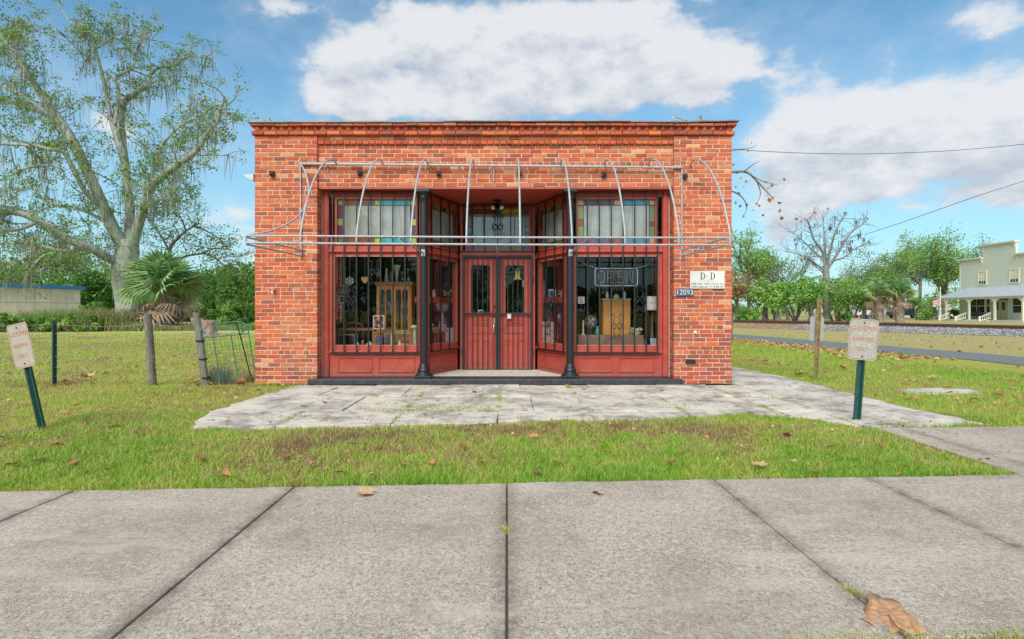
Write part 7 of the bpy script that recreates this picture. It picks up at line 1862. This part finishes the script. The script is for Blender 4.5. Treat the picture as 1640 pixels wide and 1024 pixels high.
# ------------------------------------------------ brush along the back of the left field
def inside(poly, x, y):
    c = np.zeros(len(x), bool); n = len(poly)
    for i in range(n):
        x0, y0 = poly[i]; x1, y1 = poly[i - 1]
        c ^= ((y0 > y) != (y1 > y)) & (x < (x1 - x0) * (y - y0) / (y1 - y0 + 1e-12) + x0)
    return c
def vnoise(x, y, sc, seed):
    rs = np.random.RandomState(seed); g_ = rs.uniform(0, 1, (64, 64)); X = x * sc + 1000; Yv = y * sc + 1000
    i, j = np.floor(X).astype(int), np.floor(Yv).astype(int); fx, fy = X - i, Yv - j; fx = fx * fx * (3 - 2 * fx); fy = fy * fy * (3 - 2 * fy)
    q = lambda a, b: g_[a % 64, b % 64]
    return (q(i, j) * (1 - fx) + q(i + 1, j) * fx) * (1 - fy) + (q(i, j + 1) * (1 - fx) + q(i + 1, j + 1) * fx) * fy
def blades(name, mt, rs, x, y, h, w_, tone, lean=.6, z0=GZ):
    n = len(x); an = rs.uniform(0, 6.283, n); ca, sa = np.cos(an), np.sin(an); h = h * rs.uniform(.5, 1.25, n); ln = lean * h * rs.uniform(.2, 1.2, n); la = rs.uniform(0, 6.283, n)
    lx, ly = np.cos(la) * ln, np.sin(la) * ln; zz = np.full(n, z0) if np.isscalar(z0) else z0
    P_ = lambda dx, dy, dz: np.stack([x + dx, y + dy, zz + dz], -1)
    V = np.stack([P_(-ca * w_, -sa * w_, 0), P_(ca * w_, sa * w_, 0), P_(-ca * w_ * .8 + lx * .35, -sa * w_ * .8 + ly * .35, h * .6), P_(ca * w_ * .8 + lx * .35, sa * w_ * .8 + ly * .35, h * .6), P_(lx, ly, h * (1 - .25 * lean))], 1).reshape(-1, 3)
    b = 5 * np.arange(n)[:, None]; F = np.concatenate([b + np.array([[0, 1, 3]]), b + np.array([[0, 3, 2]]), b + np.array([[2, 3, 4]])])
    o = np_mesh(name, V, F, M[mt], np.repeat(np.clip(tone, 0, 1), 5), o=(float(x.mean()), float(y.mean()), GZ)); o['kind'] = 'stuff'; return o
rs = np.random.RandomState(8)
n = 15000; t = rs.uniform(0, 1, n); 
x = -40 + 27.5 * t; y = 20.5 + 5 * t + rs.uniform(0, 6, n) * rs.uniform(.3, 1, n)
hgt = (.55 + .9 * vnoise(x, y, .35, 1)) * np.where(t < .62, 1.2, .55)
blades('tall_weeds', 'weeds', rs, x, y, hgt, .022, vnoise(x, y, .5, 2) * 1.1 + rs.uniform(-.2, .35, n), .6)
# logs and debris under the oak
# ------------------------------------------------ grass
def open_ground(x, y):
    m = ~inside(fo_r, x, y) | (inside(fo_r, x, y) & (rs.uniform(0, 1, len(x)) < .004))
    m &= ~((y < SW_FAR(x) - .01) & (y > SW_NEAR(x) + .01)) & ~((x > 3.70) & (y < -3.33) & (y > SW_NEAR(x)) & (x < 9)) & ~((x > SX0 - .02) & (x < SX1 + .02) & (y > -.05) & (y < 13.2))
    m &= ~((x > 5.8) & (x < 6.95) & (y > -.93) & (y < -.47)) & ~((y > -8) & (x > 12.9 - .14 * (y + 8) - 2.0 + .3) & (x < 15.1 - .13 * (y + 8)))
    return m
def lawn_tone(x, y, n):
    t = .49 + .55 * (vnoise(x, y, 1.1, 5) - .5) + .6 * (vnoise(x, y, 4.5, 6) - .5) + .7 * (vnoise(x, y, 13.0, 16) - .5) + rs.normal(0, .24, n) - .10 * (x < -3.3) * (y > -3.5)
    t += .34 * np.exp(-((y - SW_FAR(x)) / .30) ** 2) + .10 * (x > .5)
    t -= .55 * np.exp(-(((x - 1.2) / 1.8) ** 2 + ((y + 3.35) / .33) ** 2)) + .28 * np.exp(-(((x + 1.0) / 1.3) ** 2 + ((y + 3.9) / .45) ** 2))
    return t
def patch(name, N, x0, x1, y0, y1, h, w_, bias=0.0, dens=None):
    x = rs.uniform(x0, x1, N); y = rs.uniform(y0, y1, N); m = open_ground(x, y)
    keep = rs.uniform(0, 1, N) < (.35 + .9 * vnoise(x, y, 2.2, 9)); m &= keep
    x, y = x[m], y[m]; tn = lawn_tone(x, y, len(x)) + bias
    hh = h * (.55 + .75 * vnoise(x, y, 1.4, 10)) * (.75 + .5 * np.clip(tn, 0, 1))
    return blades(name, 'grass', rs, x, y, hh, w_, tn, .9)
patch('grass', 200000, -4.9, 5.2, -5.25, -2.4, .066, .0024)
patch('grass', 60000, -8.5, -3.2, -5.5, .6, .062, .0028, -.06)
patch('grass', 95000, -21, -3.9, .6, 12, .07, .005, -.06)
patch('grass', 60000, 4.5, 10.5, -3.3, 3.5, .07, .003, .02)
x = rs.uniform(-26, -3.2, 90000); y = 9 + 13 * rs.power(1.0, 90000); k_ = rs.uniform(0, 1, 90000) < np.clip(1.05 - (y - 9) / 15, 0, 1); x, y = x[k_], y[k_]
blades('grass', 'grass', rs, x, y, .07, .008, .42 + .5 * (vnoise(x, y, .5, 5) - .5) + .6 * (vnoise(x, y, 1.6, 6) - .5) + rs.normal(0, .2, len(x)), .9)
patch('grass', 45000, 3.7, 12.5, 3.5, 16, .07, .005, .05)
# near verge, just reaching into the bottom of the picture
x = rs.uniform(.6, 4.5, 5200); y = SW_NEAR(x) - rs.uniform(-.012, .16, 5200); blades('grass', 'grass', rs, x, y, .075, .0018, rs.uniform(.1, .8, 5200), 1.0)
# tufts and weeds in the joints of forecourt and sidewalk
xs, ys_ = [], []
def along(a, b, n, sp=.02):
    t = np.clip(rs.uniform(0, 1, n), 0, 1); xs.append(a[0] + (b[0] - a[0]) * t + rs.normal(0, sp, n)); ys_.append(a[1] + (b[1] - a[1]) * t + rs.normal(0, sp, n))
r = random.Random(31)
for gx in XS[1:-1]:
    for _ in range(7):
        y0 = r.uniform(-3.2, -.3); along((gx, y0), (gx, y0 + r.uniform(.08, .4)), r.randint(15, 60))
for gy in YS[1:4]:
    for _ in range(9):
        x0 = r.uniform(-3.3, 4.6); along((x0, gy), (x0 + r.uniform(.1, .5), gy), r.randint(15, 60))
for px, py, n_, sp in ((650, 660, 260, .10), (735, 655, 420, .16), (690, 652, 160, .12), (760, 640, 160, .12), (610, 648, 60, .06), (1200, 617, 60, .06), (1230, 640, 120, .08), (1330, 645, 120, .10), (1440, 680, 200, .09), (620, 626, 50, .05), (740, 622, 40, .04), (1300, 655, 90, .1), (1010, 640, 120, .08), (1090, 650, 150, .09), (500, 640, 60, .06), (470, 668, 80, .08)):
    c = G(px, py); xs.append(c.x + rs.normal(0, sp * 2, n_)); ys_.append(c.y + rs.normal(0, sp, n_))
x, y = np.concatenate(xs), np.concatenate(ys_); blades('joint_weeds', 'grass', rs, x, y, .045, .0028, rs.uniform(.0, 1.0, len(x)), 1.2, -.012)
xs, ys_ = [], []
c = G(808, 850); xs.append(c.x + rs.normal(0, .014, 60)); ys_.append(c.y + rs.normal(0, .03, 60))
c = G(1363, 948); t = rs.uniform(0, 1, 110); xs.append(c.x + .03 * t - .015 + rs.normal(0, .008, 110)); ys_.append(c.y - .10 * t + .05 + rs.normal(0, .012, 110))
x, y = np.concatenate(xs), np.concatenate(ys_); blades('joint_weeds', 'grass', rs, x, y, .04, .0016, rs.uniform(.15, 1, len(x)), 1.3, -.015)
# a pale dry weed clump at the foot of the gate, ragged growth at the pier and stump
c = G(352, 612); n = 500; x = c.x + rs.normal(0, .11, n); y = c.y + rs.normal(0, .06, n); blades('dry_weed_clump', 'moss', rs, x, y, .42 * rs.uniform(.4, 1, n), .003, rs.uniform(.25, .5, n), .55)
c = G(404, 610); n = 220; x = c.x + rs.normal(0, .09, n); y = c.y + rs.normal(0, .05, n); blades('dry_weed_clump', 'weeds', rs, x, y, .2, .003, rs.uniform(0, .4, n), .7)
n = 900; x = np.concatenate([rs.uniform(-4.15, -3.1, n // 2), rs.uniform(3.55, 3.75, n // 2)]); y = np.concatenate([-.04 - np.abs(rs.normal(0, .06, n // 2)), rs.uniform(-.1, 3, n // 2)]); blades('grass', 'grass', rs, x, y, .08, .0025, rs.uniform(.2, 1, n), .8)

# ------------------------------------------------ fallen leaves
r = random.Random(77); used_l = {}
def fallen(px, py, w_px, label, group=None, tone=None, z=None, k=None):
    zz = z if z is not None else .012
    p = G(px, py, zz); d = p.y + CAM_D; s = w_px * d / FPX
    o = bpy.data.objects.new('fallen_leaf', LM[r.randrange(6)] if k is None else LM[k]); C.objects.link(o); o.location = p + Vector((0, 0, .01 * (z is None)))
    o.rotation_euler = (r.uniform(-.25, .25), r.uniform(-.25, .25), r.uniform(0, 6.28)); o.scale = (s, s, s)
    return tag(o, label, 'leaf', group)
bo = [(612, 848), (650, 842), (690, 825), (682, 800), (694, 785), (745, 780), (768, 792), (800, 800), (830, 803), (860, 812), (880, 830), (897, 850), (890, 876), (915, 886), (940, 902), (975, 945), (1020, 996), (985, 988), (940, 984), (905, 960), (872, 945), (860, 965), (835, 972), (800, 966), (770, 955), (745, 940), (715, 936), (690, 920), (660, 906), (640, 895), (628, 868)]
bw = [G(1200 + x / 3.605, 740 + y / 3.605, .012) for x, y in bo]; cb_ = sum(bw, Vector()) / len(bw); nb = len(bw)
def bz(p, k): q = p - cb_; return Vector((p.x, p.y, .012 + k * (.016 * math.sin(23 * q.x + 9 * q.y) + .12 * q.length ** 2 + .006 * math.sin(60 * q.x - 41 * q.y))))
q = MB(); rg = [[bz(cb_.lerp(p, t), t) for p in bw] for t in (.33, .66, 1.0)]
q.add([bz(cb_, 0)] + rg[0] + rg[1] + rg[2], [(0, 1 + i, 1 + (i + 1) % nb) for i in range(nb)] + [(1 + a * nb + i, 1 + (a + 1) * nb + i, 1 + (a + 1) * nb + (i + 1) % nb, 1 + a * nb + (i + 1) % nb) for a in (0, 1) for i in range(nb)], None, True)
bigm = mat('tan_dry_leaf', lambda t, b: (lambda v: (t.l.new(t.ramp(t.m('ADD', t.m('MULTIPLY', t.noise(v, 18, 6, .65), .7), t.m('MULTIPLY', t.vor(v, 30, 'DISTANCE_TO_EDGE'), 1.0)), [(.3, (.36, .18, .085)), (.5, (.50, .265, .135)), (.7, (.58, .33, .18))]), b.inputs['Base Color']), bump(t, b, t.noise(v, 60, 4, .6), .5, .004)))(world_vec(t)))
bl0 = thing('fallen_leaf', 'very large flat tan leaf on the near sidewalk beside a tuft of grass', 'leaf', cb_)
ob_ = q.build('blade', bigm, bl0); ob_.modifiers.new('solid', 'SOLIDIFY').thickness = .0015
q = MB(); q.tube([bz(cb_, 0) + Vector((0, 0, .004)), G(1437, 1004, .02), G(1446, 1012, .02), G(1452, 1022, .015)], [.002, .003, .003, .0025], 5); q.build('stalk', simple('brown_stalk', (.28, .14, .07), .7), bl0)
fallen(583, 788, 34, 'orange brown leaf lying across the far edge of the sidewalk', z=.02, k=5); fallen(958, 790, 24, 'small square brown leaf alone on the sidewalk right of the middle joint', z=.006, k=0)
fallen(457, 734, 26, 'dark curled leaf standing in the lawn below the left forecourt corner', k=2); fallen(1216, 746, 30, 'pale tan curled leaf in the lawn on the right', k=1); fallen(1197, 718, 22, 'brown leaf in the lawn above the pale tan one', k=1)
fallen(95, 713, 24, 'dark red brown leaf in the lawn near the left parking sign', k=2); fallen(182, 684, 26, 'flat orange leaf in the grass between left sign and forecourt', k=0); fallen(1433, 624 - 4, 0.1, '') if False else None
for px, py, lb in ((126, 608, 'orange leaf heaped against the green steel post'), (141, 605, 'upright orange leaf right of the green steel post'), (106, 612, 'flat orange leaf by the green steel post'), (243, 613, 'dark leaf at the foot of the upright wooden post'),
                   (318, 612, 'brown leaf left of the leaning wooden post'), (340, 617, 'long brown leaf beside the leaning wooden post'), (304, 610, 'dark curled leaf left of the gate posts')): fallen(px, py, r.uniform(16, 24), lb, k=r.choice((1, 2, 4)))
def spot(head, px, py, lawn):
    if lawn is None:
        dst = 'beside the buried slab' if abs(px - 1510) < 75 and py < 650 else 'beside the right parking sign' if 1330 < px < 1440 else 'close to the right brick pier' if px < 1300 else 'towards the lane'
        row = 'far' if py < 590 else 'middle' if py < 620 else 'near'
        return '%s in the %s part of the right lawn %s' % (head, row, dst)
    marks = ((60, 'the left parking sign'), (160, 'the green steel post'), (240, 'the upright wooden post'), (340, 'the garden gate'), (460, 'the left brick pier'), (600, 'the left window'), (678, 'the left column'), (760, 'the left door'), (835, 'the right door'), (913, 'the right column'), (990, 'the right window'), (1120, 'the right brick pier'), (1200, 'the wall sign'), (1306, 'the rusty sign post'), (1380, 'the right parking sign'))
    m_ = min(marks, key=lambda q: abs(q[0] - px))[1]
    if lawn: return '%s in the lawn before %s, %s' % (head, m_, 'near the sidewalk' if py > 748 else 'half way to the sidewalk' if py > 728 else 'near the forecourt')
    return '%s on the forecourt before %s, %s' % (head, m_, 'near the sill' if py < 630 else 'in the middle' if py < 652 else 'near the lawn')
LG = 'small brown leaves scattered over the front lawn'
for px, py in ((770, 742), (892, 742), (645, 747), (563, 710), (605, 718), (972, 722), (1180, 727), (1164, 755), (1308, 757), (1075, 742), (690, 745), (740, 715), (5, 702), (118, 742), (60, 737), (146, 757), (20, 745), (362, 764), (470, 776), (500, 745), (250, 722), (320, 735), (855, 700), (1260, 700), (1330, 716), (1410, 715), (860, 758), (545, 758)):
    fallen(px, py, r.uniform(12, 21), spot('small brown leaf', px, py, True), LG)
LG2 = 'brown leaves scattered over the right lawn'
for px, py in ((1330, 618), (1517, 622), (1495, 605), (1600, 634), (1560, 640), (1455, 612), (1395, 600), (1350, 590), (1280, 600), (1205, 575), (1225, 580), (1440, 590), (1525, 590), (1580, 600), (1620, 610), (1470, 640), (1620, 655), (1250, 585)):
    fallen(px, py, r.uniform(11, 18), spot('brown leaf', px, py, None), LG2)
LG3 = 'dark leaves on the old forecourt'
for px, py in ((365, 674), (485, 650), (570, 633), (520, 645), (700, 640), (760, 628), (868, 616), (855, 615), (640, 605), (935, 622), (680, 662), (840, 655), (1120, 640), (1060, 625), (985, 650), (1180, 650)):
    fallen(px, py, r.uniform(6, 13), spot('small dark leaf', px, py, False), LG3, z=.012)
def litter(name, n, fxy, size):
    x, y = fxy(n); V, F, T = leaf_quads(rs, np.stack([x, y, np.full(len(x), GZ + .045)], -1), size, 1.2, .75); o = np_mesh(name, V, F, M['litter'], T, o=(float(x.mean()), float(y.mean()), GZ)); o['kind'] = 'stuff'
def band(n):
    y = rs.uniform(4.5, 21, n); xl = 11.3 - .125 * (y - 3.4); x = xl - np.abs(rs.normal(0, 1.1, n)) - .1; return x, y
litter('leaf_litter', 1300, band, .12)
def scatter_r(n): return rs.uniform(4.9, 11, n), rs.uniform(-2.5, 10, n)
litter('leaf_litter', 150, scatter_r, .10)
def verge(n): x = rs.uniform(13, 20, n); return x, rs.uniform(5, 24, n)
litter('leaf_litter', 350, verge, .10)
def left_(n): return rs.uniform(-9.5, -3.5, n), rs.uniform(-4.5, 8, n)
litter('leaf_litter', 260, left_, .09)
def front(n): x = rs.uniform(-4.5, 4.5, n); return x, rs.uniform(-5.1, -2.8, n)
litter('leaf_litter', 420, front, .035)
